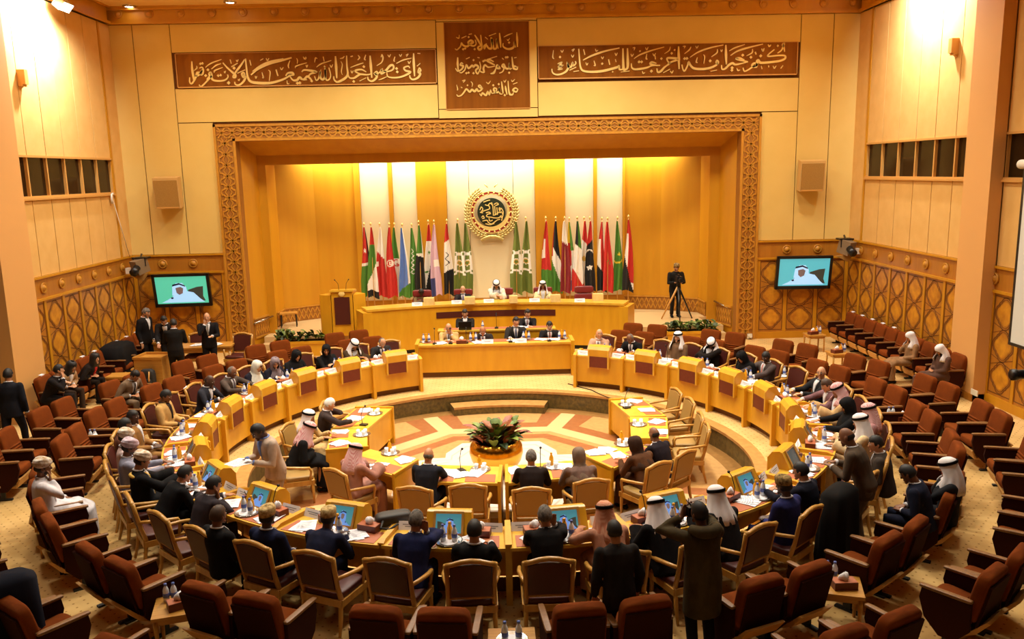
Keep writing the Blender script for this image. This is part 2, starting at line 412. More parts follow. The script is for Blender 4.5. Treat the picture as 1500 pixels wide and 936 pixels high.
m.box(OX0, OX1, FY - .1, FY - .06, OZ - .07, OZ, 1); m.box(FI0 - .07, FI1 + .07, FY - .1, FY - .06, FIZ, FIZ + .07, 1)
carve(m, OX0 + .08, OX1 - .08, FIZ + .08, OZ - .08, lambda a, b, h: Vector((a, FY - .06 - h, b)))
for x0, x1 in ((OX0, FI0), (FI1, OX1)):
    carve(m, .1, FIZ + .1, x0 + .08, x1 - .08, lambda a, b, h: Vector((b, FY - .06 - h, a)))
struct(m.build('trim_6', [M_frame_d, M_frame]))
# splayed reveal, lintel and the stage niche
RY = 25.0; RX0, RX1, RZ = -6.9, 7.05, 5.74; NX0, NX1, NZ = -6.66, 6.74, 5.46
m = MB()
def quad(*p, mi=0): m.add([Vector(q) for q in p], [(0, 1, 2, 3)], mi)
quad((FI0, FY + .3, 0), (RX0, RY, 0), (RX0, RY, RZ), (FI0, FY + .3, FIZ)); quad((FI1, FY + .3, 0), (RX1, RY, 0), (RX1, RY, RZ), (FI1, FY + .3, FIZ))
quad((FI0, FY + .3, FIZ), (RX0, RY, RZ), (RX1, RY, RZ), (FI1, FY + .3, FIZ))
m.box(RX0 - .2, NX0, RY, RY + .12, 0, RZ + .2); m.box(NX1, RX1 + .2, RY, RY + .12, 0, RZ + .2); m.box(NX0, NX1, RY, RY + .12, NZ, RZ + .2)
struct(m.build('trim_7', M_woodd))
m = MB()                                                 # carved dado of the reveal, where the stage stairs climb
for x0, x1 in ((FI0, RX0), (FI1, RX1)):
    sg = 1 if x0 < 0 else -1
    fn = lambda a, b, h, x0=x0, x1=x1, sg=sg: Vector((x0 + (x1 - x0) * a + sg * (h + .01), FY + .3 + (RY - FY - .3) * a, b))
    m.ribbon([(.02, .62), (.98, .62)], .56, fn, 0, .01, 0); m.ribbon([(.02, .92), (.98, .92)], .05, fn, 0, .04, 1); m.ribbon([(.02, .34), (.98, .34)], .05, fn, 0, .04, 1)
    def carve2(a0, a1):
        for k in range(3):
            a = a0 + (a1 - a0) * k / 3; b = a0 + (a1 - a0) * (k + 1) / 3
            m.ribbon([(a, .42), ((a + b) / 2, .8), (b, .42)], .035, fn, .01, .03, 1); m.ribbon([(a, .82), ((a + b) / 2, .44), (b, .82)], .035, fn, .01, .03, 1)
    carve2(.06, .94)
struct(m.build('trim_8', [M_frame_d, M_frame]))
SZ = .5                                                  # stage floor
BY = 26.9
poly = [(NX0, RY + .1), (-6.62, 25.9), (-5.6, 26.6), (-4.35, BY), (4.45, BY), (5.6, 26.6), (6.7, 25.9), (NX1, RY + .1)]
m = MB()
for i in range(len(poly) - 1):
    (x0, y0), (x1, y1) = poly[i], poly[i + 1]
    if i != 3: quad((x0, y0, SZ), (x1, y1, SZ), (x1, y1, 6.3), (x0, y0, 6.3), mi=0)
m.add([(x, y, 6.3) for x, y in poly], [tuple(range(len(poly)))], 2)
# panels of the flat back wall: pale cloth, wood pilasters, pale cloth
def bx(px): return at_y(px, 250, BY).x
E_ = [(-4.35, bx(526), 0), (bx(526), bx(568), 1), (bx(568), bx(574), 0), (bx(574), bx(609), 1), (bx(609), bx(653), 0), (bx(653), bx(686), 1), (bx(686), bx(751), 1), (bx(751), bx(783), 1), (bx(783), bx(827), 0), (bx(827), bx(869), 1), (bx(869), bx(874), 0), (bx(874), bx(912), 1), (bx(912), 4.45, 0)]
for x0, x1, mi in E_:
    d = 0 if mi else .06
    m.box(x0 + (.008 if mi else 0), x1 - (.008 if mi else 0), BY - .03 - d, BY + .1, 1.0, 6.3, mi)
m.box(-4.35, 4.45, BY - .02, BY + .1, SZ, 1.0, 0)
struct(m.build('wall_stage', [M_woodd, M_white_panel, M_booth]))
m = MB()                                                 # carved skirting of the niche
for i in (0, 1, 2, 4, 5, 6):
    (x0, y0), (x1, y1) = poly[i], poly[i + 1]; L_ = math.hypot(x1 - x0, y1 - y0); ux, uy = (x1 - x0) / L_, (y1 - y0) / L_; nx, ny = uy, -ux
    fn = lambda a, b, h, x0=x0, y0=y0, ux=ux, uy=uy, nx=nx, ny=ny: Vector((x0 + ux * a + nx * (h + .01), y0 + uy * a + ny * (h + .01), b))
    m.ribbon([(0, SZ + .22), (L_, SZ + .22)], .44, fn, 0, .012, 0); m.ribbon([(0, SZ + .45), (L_, SZ + .45)], .04, fn, 0, .035, 1)
    q = max(2, round(L_ / .3))
    for k in range(q):
        a, b = L_ * k / q, L_ * (k + 1) / q
        m.ribbon([(a, SZ + .05), ((a + b) / 2, SZ + .4), (b, SZ + .05)], .035, fn, .012, .03, 1); m.ribbon([(a, SZ + .4), ((a + b) / 2, SZ + .05), (b, SZ + .4)], .035, fn, .012, .03, 1)
struct(m.build('baseboard_stage', [M_frame_d, M_frame]))
m = MB(); m.prism([(-6.3, 23.62), (6.5, 23.62), (6.5, 25.06), (6.74, 25.06), (6.72, 25.95), (5.6, 26.65), (4.45, 26.95), (-4.35, 26.95), (-5.6, 26.65), (-6.64, 25.95), (-6.66, 25.06), (-6.3, 25.06)], 0.005, SZ)
struct(m.build('floor_2', M_pitc))
for s in (-1, 1):                                        # two stair treads at either end of the stage
    m = MB(); x0 = -6.9 if s < 0 else 6.5
    for k in range(2): m.box(x0, x0 + .6, 24.05 + .34 * k, 25.0, .005 if k == 0 else .17 * k, .17 * (k + 1))
    struct(m.build('trim_9' if s < 0 else 'trim_10', M_pitc))
def rail(p0, p1, off2, label):
    off = 0
    t = thing('handrail', p0, 0, label, 'handrail', 'stage stair handrails'); d = Vector(p1) - Vector(p0)
    q = MB(); q.tube([(off, 0, 0), (off + d.x, d.y, d.z)], .028, 8); q.build('rail', M_chrome, t, True)
    for f in (.06, .94):
        q = MB(); q.tube([Vector((off, 0, 0)) + d * f, Vector((off2 * .1, 0, -.05)) + d * f], .014, 6); q.build('bracket', M_chrome, t, True)
rail(at_y(373, 474, 24.2), at_y(400, 463, 24.95), -1, 'sloping metal handrail on the wood beside the left stage stair')
rail(at_y(1078, 456, 24.2), at_y(1046, 441, 24.95), 1, 'sloping metal handrail on the wood beside the right stage stair')
# --- wainscot with inlaid cartouches
def _cr(t):
    ph = (t + PI / 4) % (PI / 2) - PI / 4
    return max(.5 * math.cos(ph) + math.sqrt(max(0, .25 - .25 * math.sin(ph) ** 2)), .66 / max(abs(math.cos(t)), abs(math.sin(t)))) if abs(ph) < .62 else min(.66 / max(abs(math.cos(t)), abs(math.sin(t))), .86)
CART = [(_cr(t) * math.cos(t), _cr(t) * math.sin(t)) for t in [2 * PI * (k + .5) / 48 for k in range(48)]]
def wainscot(m, u0, u1, cuts, fn):
    m.ribbon([(u0, 1.2), (u1, 1.2)], 2.4, fn, -.02, 0, 0)
    m.ribbon([(u0, 2.68), (u1, 2.68)], .54, fn, -.02, 0, 0)
    for z, h, t in ((2.93, .05, .05), (2.42, .06, .045), (.1, .2, .03)): m.ribbon([(u0, z), (u1, z)], h, fn, 0, t, 3)
    for k in range(len(cuts) - 1):
        a, b = cuts[k] + .07, cuts[k + 1] - .07; c = (a + b) / 2; hw = (b - a) / 2
        for e0 in (cuts[k],) + ((cuts[k + 1],) if k == len(cuts) - 2 else ()): m.ribbon([(e0, .2), (e0, 2.4)], .1, fn, 0, .02, 3)
        m.ribbon([(a, .27), (b, .27), (b, 2.33), (a, 2.33)], .02, fn, 0, .006, 1, True)
        for z in (.63, 1.31, 1.99):
            m.ribbon([(c + x * hw * .93, z + y * .34) for x, y in CART], .022, fn, 0, .006, 1, True)
            m.ribbon([(c + x * hw * .82, z + y * .295) for x, y in CART], .012, fn, 0, .006, 1, True)
            pl = [(c + x * hw * .7, z + y * .25) for x, y in CART]
            m.add([fn(x, y, .004) for x, y in pl], [tuple(range(len(pl)))], 2)
        for z in (.97, 1.65):
            m.ribbon([(a + .02, z - .1), (c, z), (b - .02, z + .1)], .014, fn, 0, .005, 1); m.ribbon([(a + .02, z + .1), (c, z), (b - .02, z - .1)], .014, fn, 0, .005, 1)
WM = [M_wains, M_inlay, M_star, M_woodd]
for nm, u0, u1, cuts, ros in (('trim_11', XL, OX0, [XL + .06, -9.53, -8.65, OX0 - .06], (-9.53, -8.65)), ('trim_12', OX1, XR, [OX1 + .06, 8.8, 9.72, XR - .06], (8.8, 9.72))):
    m = MB(); wainscot(m, u0, u1, cuts, lambda a, b, h: Vector((a, FY - .03 - h, b))); o = struct(m.build(nm, WM))
    for x in ros: rosette(o, (x, FY - .03, 2.68), 'y', .13)
# --- side walls
def sidewall(X, sg, y0, y1, cuts, name, tn, wn):         # sg: +1 when the room lies towards +X
    P = lambda a, b, h: Vector((X + sg * h, a, b))
    m = MB()
    def pb(a0, a1, z0, z1, d, mi): 
        x0, x1 = sorted((X, X + sg * d)); m.box(x0, x1, a0 + .012, a1 - .012, z0 + .012, z1 - .012, mi)
    x0, x1 = sorted((X, X - sg * .3))
    m.box(x0, x1, y0, y1, 0, 4.76, 1); m.box(x0, x1, y0, y1, 5.68, CZ, 1); m.box(x0, x1, cuts[-1], y1, 4.76, 5.68, 1)
    for k in range(len(cuts) - 1):
        pb(cuts[k], cuts[k + 1], 5.68, CB, .035, 0); pb(cuts[k], cuts[k + 1], WT, 4.74, .035, 0)
    if y1 - cuts[-1] > .15: pb(cuts[-1] + .1, y1, WT, CB, .035, 0)
    m.ribbon([(cuts[-1] + .05, WT), (cuts[-1] + .05, CB)], .1, P, 0, .05, 2)
    struct(m.build(name, [M_cream2, M_joint, M_woodd]))
    # strip of booth windows
    wr = struct(thing(wn, (X, (cuts[0] + cuts[-1]) / 2, 4.76)))
    o = (X, (cuts[0] + cuts[-1]) / 2, 4.76)
    q = MB(); PB = lambda a, b, h: Vector((X + sg * h, a, b))
    for z in (4.76, 5.68): q.ribbon([(cuts[0], z), (cuts[-1], z)], .05, PB, -.07, .06)
    q.ribbon([(cuts[0], 4.72), (cuts[-1], 4.72)], .05, PB, 0, .1)
    q.build('window_frame', M_trimwood, wr, origin=o)
    for k in range(len(cuts)):
        q = MB(); q.ribbon([(cuts[k], 4.78), (cuts[k], 5.66)], .05, PB, -.06, .03); q.build('mullion', M_trimwood, wr, origin=o)
    for k in range(len(cuts) - 1):
        q = MB(); q.ribbon([((cuts[k] + cuts[k + 1]) / 2, 4.78), ((cuts[k] + cuts[k + 1]) / 2, 5.66)], cuts[k + 1] - cuts[k] - .04, PB, -.05, -.04); q.build('pane', M_glassdark, wr, origin=o)
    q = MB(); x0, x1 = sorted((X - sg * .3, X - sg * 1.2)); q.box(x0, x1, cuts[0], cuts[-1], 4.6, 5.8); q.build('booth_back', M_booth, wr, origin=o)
    m = MB(); wainscot(m, y0, y1, cuts + ([y1 - .05] if y1 - cuts[-1] > .15 else []), lambda a, b, h: Vector((X + sg * (h + .03), a, b))); o = struct(m.build(tn, WM))
    for y in cuts[1:]: rosette(o, (X + sg * .03, y, 2.68), 'x' if sg > 0 else '-x', .13)
cl = [18.2 + .83 * k for k in range(7)]
cr = [17.78 + .88 * k for k in range(7)]
sidewall(XL, 1, 18.15, FY, cl, 'wall_left', 'trim_13', 'window_1')
sidewall(XR, -1, 17.72, FY, cr, 'wall_right', 'trim_14', 'window_2')
cr2 = [16.78 - .88 * k for k in range(7)][::-1]
sidewall(XR, -1, cr2[0], 16.78, cr2, 'wall_right_1', 'trim_15', 'window_3')
m = MB(); m.box(XL - .3, PL, 17.05, 18.2, .0, CZ); struct(m.build('trim_16', M_pier))
m = MB(); m.box(PR, XR + .3, 16.78, 17.74, .0, CZ); struct(m.build('trim_17', M_pier))
m = MB(); m.box(PR - .02, XR, 16.0 + .78, 17.74, 0, .16); struct(m.build('baseboard_right', M_wains))
m = MB(); m.box(XL - .3, XL, -4, 17.05, 0, CZ); struct(m.build('wall_left_1', M_booth))
m = MB(); m.box(XR, XR + .3, -4, cr2[0], 0, CZ); struct(m.build('wall_right_2', M_booth))
m = MB(); m.box(XL - .3, XR + .3, -4.3, -4, 0, CZ); struct(m.build('wall_back', M_booth))
# ================================================================== CALLIGRAPHY BOARDS
def smooth_path(pts, k=5):
    if len(pts) < 3: return [Vector(p) for p in pts]
    P = [Vector(p) for p in pts]; P = [P[0] * 2 - P[1]] + P + [P[-1] * 2 - P[-2]]; out = []
    for i in range(1, len(P) - 2):
        for j in range(k):
            t = j / k; a, b, c, d = P[i - 1:i + 3]
            out.append(.5 * ((2 * b) + (c - a) * t + (2 * a - 5 * b + 4 * c - d) * t * t + (3 * b - a - 3 * c + d) * t ** 3))
    out.append(P[-2]); return out
LQ = {}
def letters(parent, strokes, place, w0, mats, last=True):
    # strokes: (width factor, taper, points); place turns drawing units into wall coordinates (a, height)
    q = LQ.setdefault(parent.name, MB())
    for i, (wf, pts) in enumerate(strokes):
        s = smooth_path([place(*p) for p in pts]) if len(pts) > 1 else [Vector(place(*pts[0])), Vector(place(*pts[0])) + Vector((.001, 0))]
        n = len(s)
        if len(pts) == 1:                                # a dot: a little lozenge
            c = s[0]; r = w0 * wf * .75
            pl = [(c.x - r, c.y), (c.x, c.y + r), (c.x + r, c.y), (c.x, c.y - r)]
            q.prism(pl, WY - .028 - .0003 * (i % 7), WY, 0, axis='y'); continue
        wd = [w0 * wf * (.45 + .55 * min(1, 2.2 * min(k + .4, n - k - .6) / n)) for k in range(n)]
        q.ribbon([(p.x, p.y) for p in s], wd, lambda a, b, h, i=i: Vector((a, WY - h - .0003 * (i % 7), b)), -.01, .026, 0)
    if last: q.build('lettering', mats, parent, origin=parent.location)
def crop(x0, y0, sc):                                    # drawing units measured on an enlarged part of the photograph
    def f(x, y):
        p = at_y(x0 + x / sc, y0 + y / sc, WY); return (p.x, p.z)
    return f
def board(x0, x1, z0, z1, label, frame=.03):
    t = thing('inscription_board', ((x0 + x1) / 2, WY + .02, z0), 0, label, 'sign', 'gilded inscription boards')
    q = MB(); q.box(x0, x1, WY, WY + .03, z0, z1); q.build('board', M_sign, t, origin=t.location)
    q = MB(); q.box(x0, x1, WY - .06, WY + .02, z0 - frame, z0); q.box(x0, x1, WY - .025, WY + .02, z1, z1 + .015)
    q.box(x0 - .02, x0, WY - .03, WY + .02, z0, z1); q.box(x1, x1 + .02, WY - .03, WY + .02, z0, z1); q.build('ledge', M_trimwood, t, origin=t.location)
    return t
WY = FY - .032
bl = board(-8.62, -1.4, 7.64, 8.53, 'long walnut board with gilded Arabic lettering left of the square board')
f = crop(250, 60, 7.5)
letters(bl, [
    (1, [(235, 225), (238, 300), (250, 380), (258, 440)]), (1, [(272, 380), (300, 385), (345, 335), (352, 320), (330, 350), (300, 350), (285, 372), (270, 420), (235, 470), (212, 450), (212, 400)]), (.7, [(318, 300), (345, 290), (362, 320), (352, 370), (305, 372)]),
    (.8, [(330, 252)]), (.8, [(352, 248)]), (.5, [(255, 330), (290, 300), (288, 275)]), (.55, [(385, 290), (450, 245), (560, 205)]),
    (1, [(315, 480), (335, 502), (375, 470), (440, 400), (455, 385), (440, 350), (428, 368), (445, 392), (470, 430), (540, 440), (600, 430), (632, 400), (628, 370)]),
    (.9, [(388, 382)]), (.9, [(412, 318)]), (.7, [(400, 425), (440, 370)]), (.6, [(450, 310), (500, 270), (555, 250)]), (.6, [(480, 350), (490, 325), (575, 292)]), (.8, [(525, 382)]), (.8, [(552, 378)]), (.55, [(590, 335), (598, 350), (606, 328)]), (1.1, [(640, 462)]),
    (1, [(575, 240), (620, 290), (680, 345), (712, 372), (712, 400), (690, 400), (690, 375)]), (.9, [(690, 385), (720, 340), (780, 260), (815, 205)]), (.6, [(655, 205), (668, 250)]), (.6, [(670, 285), (738, 245)]), (.5, [(722, 210), (732, 225), (745, 205)]),
    (1, [(700, 300)]), (1, [(790, 370), (815, 380), (805, 350), (785, 362), (800, 395), (825, 400), (800, 450), (755, 485), (715, 478), (705, 450)]), (.55, [(735, 355), (820, 318)]), (.5, [(742, 420), (752, 436), (762, 415)]),
    (1.15, [(825, 195), (835, 290), (848, 390), (880, 445), (960, 462), (1100, 462), (1220, 430), (1290, 395), (1310, 375)]), (1.2, [(885, 375), (960, 310), (1080, 250), (1220, 215), (1330, 185)]), (.7, [(900, 335), (985, 275), (1100, 225), (1240, 195)]), (.6, [(870, 210), (885, 270)]),
    (.55, [(930, 385), (938, 408), (950, 388)]), (.6, [(1005, 345), (1020, 400), (1008, 405)]), (.5, [(1075, 320), (1095, 345), (1085, 440)]), (.8, [(1160, 315), (1180, 385)]), (.5, [(1205, 290), (1220, 315), (1240, 290)]), (.6, [(1300, 300), (1295, 270), (1312, 215)]), (.5, [(1050, 190), (1065, 215), (1082, 190)]), (.4, [(985, 215), (1020, 195)]),
    (1, [(1265, 385), (1290, 355), (1335, 350), (1352, 372), (1310, 380)]), (1, [(1310, 385), (1345, 430), (1390, 430), (1420, 400), (1455, 425), (1500, 425)]), (1, [(1395, 465)]), (1, [(1420, 462)]), (.5, [(1280, 435), (1285, 470), (1305, 468)]), (.55, [(1370, 300), (1385, 275), (1500, 240)]), (.45, [(1385, 190), (1395, 215), (1392, 250)]), (.5, [(1470, 185), (1482, 200), (1495, 182)]),
], f, .064, M_gilt, False)
f = crop(440, 60, 7.143)
letters(bl, [
    (1, [(0, 400), (40, 400), (75, 372), (110, 400), (125, 422)]), (1, [(15, 325), (40, 305), (100, 310), (165, 325), (110, 345), (80, 375)]), (.9, [(120, 420)]), (.55, [(60, 250), (68, 272), (80, 250)]), (.5, [(30, 165), (45, 190), (60, 165)]),
    (.9, [(150, 370), (165, 410), (185, 405), (200, 370), (212, 320), (210, 380), (235, 405), (262, 370), (262, 290), (268, 400), (300, 405), (318, 360), (300, 280)]), (.55, [(170, 275), (220, 240), (325, 205)]), (.6, [(240, 165), (250, 215)]), (.6, [(150, 225), (160, 180), (178, 185)]), (.5, [(310, 250), (325, 275), (340, 245)]), (.6, [(255, 268)]),
    (1.15, [(368, 160), (375, 270), (382, 390)]), (1.05, [(485, 155), (488, 260), (497, 340), (480, 380), (430, 415), (385, 430), (355, 405), (350, 370)]), (.45, [(425, 215), (440, 250), (430, 320), (440, 355)]), (.5, [(415, 185), (445, 178), (462, 160)]), (.6, [(525, 165), (550, 158)]),
    (.95, [(497, 340), (515, 385), (560, 390), (600, 365), (630, 350), (700, 355), (740, 345)]), (.9, [(640, 350), (590, 330), (580, 310), (640, 300), (690, 325)]), (.9, [(560, 425)]), (.9, [(665, 270)]), (.55, [(525, 280), (600, 250), (660, 230)]), (.6, [(605, 150), (620, 175), (600, 200)]), (.6, [(685, 145), (672, 190), (685, 200)]), (.5, [(530, 310), (540, 335), (555, 310)]), (.5, [(620, 420), (690, 385)]),
    (1.15, [(730, 155), (738, 260), (748, 385)]), (1, [(775, 335), (800, 320), (808, 350), (780, 345), (800, 365), (790, 395), (750, 422), (712, 405), (705, 375)]), (.95, [(800, 345), (830, 330), (855, 300), (845, 340), (870, 335), (905, 300), (940, 260), (970, 255), (975, 290), (940, 315), (880, 320), (840, 300)]), (.6, [(800, 260), (850, 225), (865, 180), (855, 145), (845, 170)]), (.5, [(820, 410), (860, 395), (905, 375)]),
    (.9, [(905, 330), (915, 370), (960, 385), (1040, 380), (1110, 355), (1150, 325), (1100, 310), (1085, 280), (1130, 265), (1145, 285)]), (.9, [(1008, 290)]), (.9, [(1015, 325)]), (.5, [(915, 145), (930, 165), (945, 140)]), (.55, [(990, 165), (980, 205), (990, 215)]), (.6, [(1005, 235), (1080, 200), (1165, 180)]), (.5, [(1035, 140), (1048, 160), (1062, 138)]), (.5, [(1105, 150), (1125, 140), (1110, 165)]), (.5, [(1125, 210), (1138, 235), (1155, 210)]),
    (1.1, [(1185, 130), (1188, 240), (1195, 370)]), (1, [(1230, 315), (1245, 285), (1260, 310), (1235, 325), (1255, 345), (1230, 385), (1180, 405), (1150, 385), (1145, 360)]), (.5, [(1225, 130), (1255, 132)]), (.5, [(1220, 265), (1255, 235)]),
], f, .062, M_gilt)
br = board(1.51, 8.87, 7.7, 8.57, 'long walnut board with gilded Arabic lettering right of the square board')
f = crop(780, 55, 7.5)
letters(br, [
    (1.05, [(212, 345), (220, 385), (260, 408), (320, 400), (370, 370), (395, 325), (385, 290), (395, 320), (425, 320), (440, 280), (450, 310), (475, 285), (470, 260)]), (.9, [(275, 290), (320, 275), (290, 320), (325, 310), (285, 350), (330, 345)]), (.5, [(230, 140), (222, 215), (238, 235)]), (.8, [(302, 215)]), (.5, [(310, 140), (325, 160), (340, 135)]), (.6, [(430, 140), (455, 130), (440, 155)]), (.5, [(425, 190), (440, 215), (455, 190)]), (.6, [(405, 360), (480, 325)]), (.5, [(450, 375), (510, 365)]),
    (1.1, [(508, 125), (515, 230), (525, 320), (555, 365), (640, 378), (760, 370), (870, 345), (935, 325), (950, 315), (955, 350), (985, 350), (1000, 330)]), (.9, [(555, 250), (640, 205), (780, 155), (955, 115)]), (.6, [(560, 130), (575, 190)]), (.5, [(585, 275), (597, 300), (610, 280)]), (.6, [(675, 255), (688, 305), (672, 308)]), (.8, [(765, 288)]), (.7, [(835, 240), (848, 300)]), (.5, [(755, 210), (768, 232), (782, 210)]), (.5, [(690, 125), (700, 150), (720, 140)]), (.5, [(905, 170), (918, 195), (932, 168)]), (.6, [(880, 378)]), (.5, [(910, 240), (918, 270)]),
    (1.15, [(993, 120), (995, 230), (1000, 345), (1025, 350), (1045, 325)]), (1.15, [(1043, 118), (1045, 230), (1045, 325), (1030, 355)]), (.5, [(970, 380), (1065, 368)]),
    (.95, [(1085, 285), (1090, 330), (1120, 350), (1190, 345), (1260, 330), (1310, 310), (1400, 305)]), (.9, [(1400, 310), (1350, 305), (1295, 290), (1310, 270), (1360, 285)]), (.7, [(1115, 232), (1180, 190), (1300, 145), (1445, 105)]), (.9, [(1170, 268)]), (.9, [(1198, 268)]), (1, [(1305, 370)]), (.5, [(1080, 180), (1092, 205), (1110, 180)]), (.5, [(1100, 115), (1122, 112), (1115, 140)]), (.6, [(1180, 150)]), (.5, [(1240, 110), (1255, 135), (1270, 105)]), (.6, [(1255, 180), (1248, 230), (1262, 238)]), (.5, [(1320, 175), (1335, 200), (1352, 172)]), (.6, [(1345, 200), (1350, 240)]), (.8, [(1415, 232)]),
    (1, [(1365, 340), (1375, 380), (1410, 370), (1450, 325), (1500, 295)]), (.5, [(1205, 370), (1215, 395), (1235, 385)]),
], f, .062, M_gilt, False)
f = crop(970, 50, 7.5)
letters(br, [
    (1.15, [(178, 135), (180, 250), (184, 385)]), (.95, [(0, 390), (45, 350), (95, 310), (180, 275), (110, 265), (55, 265), (60, 300), (95, 325)]), (.8, [(102, 212)]), (.6, [(135, 175)]), (.5, [(25, 215), (75, 180), (88, 140)]), (.6, [(10, 425), (85, 385)]), (.6, [(120, 400), (105, 425), (85, 405)]),
    (1, [(215, 335), (225, 385), (245, 405), (275, 350), (290, 310), (310, 345), (350, 378), (440, 385), (530, 370), (590, 340), (615, 310), (600, 290), (590, 315), (612, 335)]), (.9, [(245, 270)]), (.9, [(270, 268)]), (.7, [(305, 255), (400, 195), (530, 150), (670, 120)]), (.5, [(225, 135), (250, 135), (240, 155)]), (.6, [(245, 215), (295, 175), (315, 140)]), (.5, [(365, 130), (380, 152), (395, 128)]), (.6, [(385, 255), (372, 305), (388, 315)]), (.5, [(450, 225), (465, 250), (455, 325)]), (.9, [(525, 295)]), (.6, [(540, 250), (600, 205), (605, 165)]), (.5, [(640, 170), (650, 190), (662, 170)]), (.5, [(530, 410), (600, 395)]),
    (1.15, [(697, 120), (698, 225), (702, 335)]), (1, [(650, 340), (655, 385), (690, 380), (730, 340), (770, 320), (800, 335), (860, 325), (940, 305)]), (1, [(940, 305), (870, 290), (815, 270), (850, 265), (900, 285)]), (.8, [(750, 235), (830, 185), (960, 145), (1105, 110)]), (.6, [(735, 185), (800, 150), (905, 115)]), (.9, [(882, 232)]), (1, [(765, 372)]), (.9, [(762, 398)]), (.6, [(925, 240), (985, 205), (990, 165)]), (.9, [(972, 255)]), (.8, [(1020, 195), (1028, 225)]),
    (1.05, [(885, 370), (900, 408), (940, 395), (985, 365), (1040, 340), (1010, 320), (985, 345), (1030, 360), (1040, 300), (1055, 290), (1080, 315), (1180, 310), (1290, 295), (1345, 270), (1345, 240), (1280, 235), (1170, 245), (1165, 225), (1230, 170)]), (.9, [(1080, 240)]), (.7, [(1090, 160), (1105, 185), (1118, 155)]), (.7, [(1160, 115), (1175, 135), (1192, 118)]), (.7, [(1268, 130)]), (.9, [(1265, 210), (1310, 175), (1335, 110), (1320, 120), (1335, 145), (1342, 195)]), (.5, [(1085, 350), (1095, 385)]), (.5, [(1165, 345), (1170, 365)]), (.5, [(1215, 350), (1230, 375), (1250, 348)]), (.5, [(1325, 345), (1300, 378)]), (.6, [(815, 375), (830, 400), (855, 395)]),
], f, .064, M_gilt)
bc = board(-1.13, 1.24, 6.9, 9.25, 'square walnut board with three lines of gilded Arabic lettering', .02)
f = crop(640, 20, 6.2375)
letters(bc, [
    (1, [(730, 170), (733, 240), (736, 305)]), (1, [(720, 310), (705, 265), (705, 300), (680, 320), (640, 322), (605, 300), (605, 270)]), (.8, [(660, 265)]), (.55, [(610, 215), (650, 195), (690, 180)]), (.45, [(640, 235), (650, 245), (665, 225)]), (1, [(572, 178), (578, 245), (583, 310)]),
    (1, [(560, 320), (550, 270), (545, 235), (545, 310), (520, 320), (508, 270), (500, 230), (502, 310), (475, 318), (450, 290), (435, 320), (430, 295), (455, 275)]), (.5, [(475, 205), (540, 180)]), (.5, [(440, 215), (465, 235)]), (1, [(400, 195), (405, 250), (410, 310), (390, 330), (375, 315), (385, 300), (415, 290)]), (.9, [(405, 300), (380, 250), (345, 195)]),
    (.95, [(350, 240), (358, 275), (340, 295), (310, 290), (285, 265), (310, 245), (330, 262), (300, 280), (275, 300), (240, 290), (225, 270), (215, 300), (185, 330), (165, 322)]), (.7, [(290, 215)]), (.8, [(240, 325)]), (.8, [(258, 318)]), (.8, [(345, 325)]), (.5, [(175, 215), (200, 225), (205, 195)]), (.5, [(225, 225), (270, 205)]), (.5, [(290, 190), (320, 185)]),
    (.9, [(730, 490), (710, 480), (700, 500), (730, 510), (738, 485)]), (.9, [(705, 510), (695, 480), (685, 395)]), (.9, [(685, 500), (665, 505), (660, 460), (655, 500), (630, 500), (610, 465), (595, 480), (612, 500), (600, 530), (570, 545)]), (.8, [(630, 400)]), (.8, [(645, 398)]), (.8, [(660, 540)]), (.9, [(570, 480), (550, 470), (545, 495), (575, 500), (560, 470)]), (1, [(540, 500), (520, 540), (490, 550)]),
    (1, [(530, 470), (500, 455), (460, 430), (480, 420), (520, 440)]), (.9, [(530, 480), (470, 490), (440, 470), (425, 500), (430, 535), (400, 530), (385, 505)]), (.5, [(470, 415), (550, 390)]), (.8, [(425, 435)]), (.8, [(440, 428)]), (.95, [(390, 440), (400, 490), (385, 530), (370, 550), (355, 520), (380, 490), (355, 470), (335, 485), (320, 475), (290, 500), (270, 470), (255, 515), (225, 540), (205, 535)]), (.8, [(270, 545)]), (.8, [(290, 540)]), (.7, [(335, 425)]), (.8, [(335, 545)]),
    (.9, [(240, 460), (225, 450), (215, 470), (240, 480), (225, 510), (190, 525), (170, 500)]), (1, [(190, 400), (190, 460), (195, 520)]), (.5, [(265, 415), (300, 400)]), (.5, [(370, 400), (390, 405)]), (.5, [(595, 405), (610, 420)]), (.5, [(705, 405), (728, 400)]),
    (.9, [(738, 690), (715, 680), (695, 700), (725, 715), (742, 690)]), (.9, [(700, 720), (690, 740), (665, 735), (655, 690), (650, 615)]), (.9, [(640, 740), (630, 690), (625, 660)]), (.9, [(605, 730), (598, 680), (590, 620)]), (.9, [(600, 735), (575, 730), (570, 680), (570, 710), (545, 720), (520, 700), (525, 680), (545, 690), (535, 720), (500, 730)]), (.9, [(500, 725), (490, 700), (480, 740), (465, 715), (450, 745), (430, 735), (415, 725), (405, 750), (390, 730)]), (.8, [(515, 655)]), (.8, [(565, 645)]), (.8, [(620, 745)]),
    (.95, [(420, 690), (395, 655), (380, 665), (410, 690), (380, 710), (365, 690), (345, 710), (320, 695), (300, 715), (270, 690), (250, 715), (225, 745), (195, 755), (180, 740)]), (.5, [(180, 650), (190, 690), (183, 700)]), (.6, [(230, 615), (255, 610), (240, 630)]), (.5, [(310, 620), (325, 640), (320, 670)]), (.5, [(450, 625), (470, 640), (490, 615)]), (.5, [(610, 610), (620, 625), (632, 605)]), (.5, [(680, 605), (690, 620), (712, 600)]), (.5, [(695, 645), (735, 630)]), (.5, [(220, 670), (232, 680)]), (.6, [(280, 655)]),
], f, .06, M_gilt)
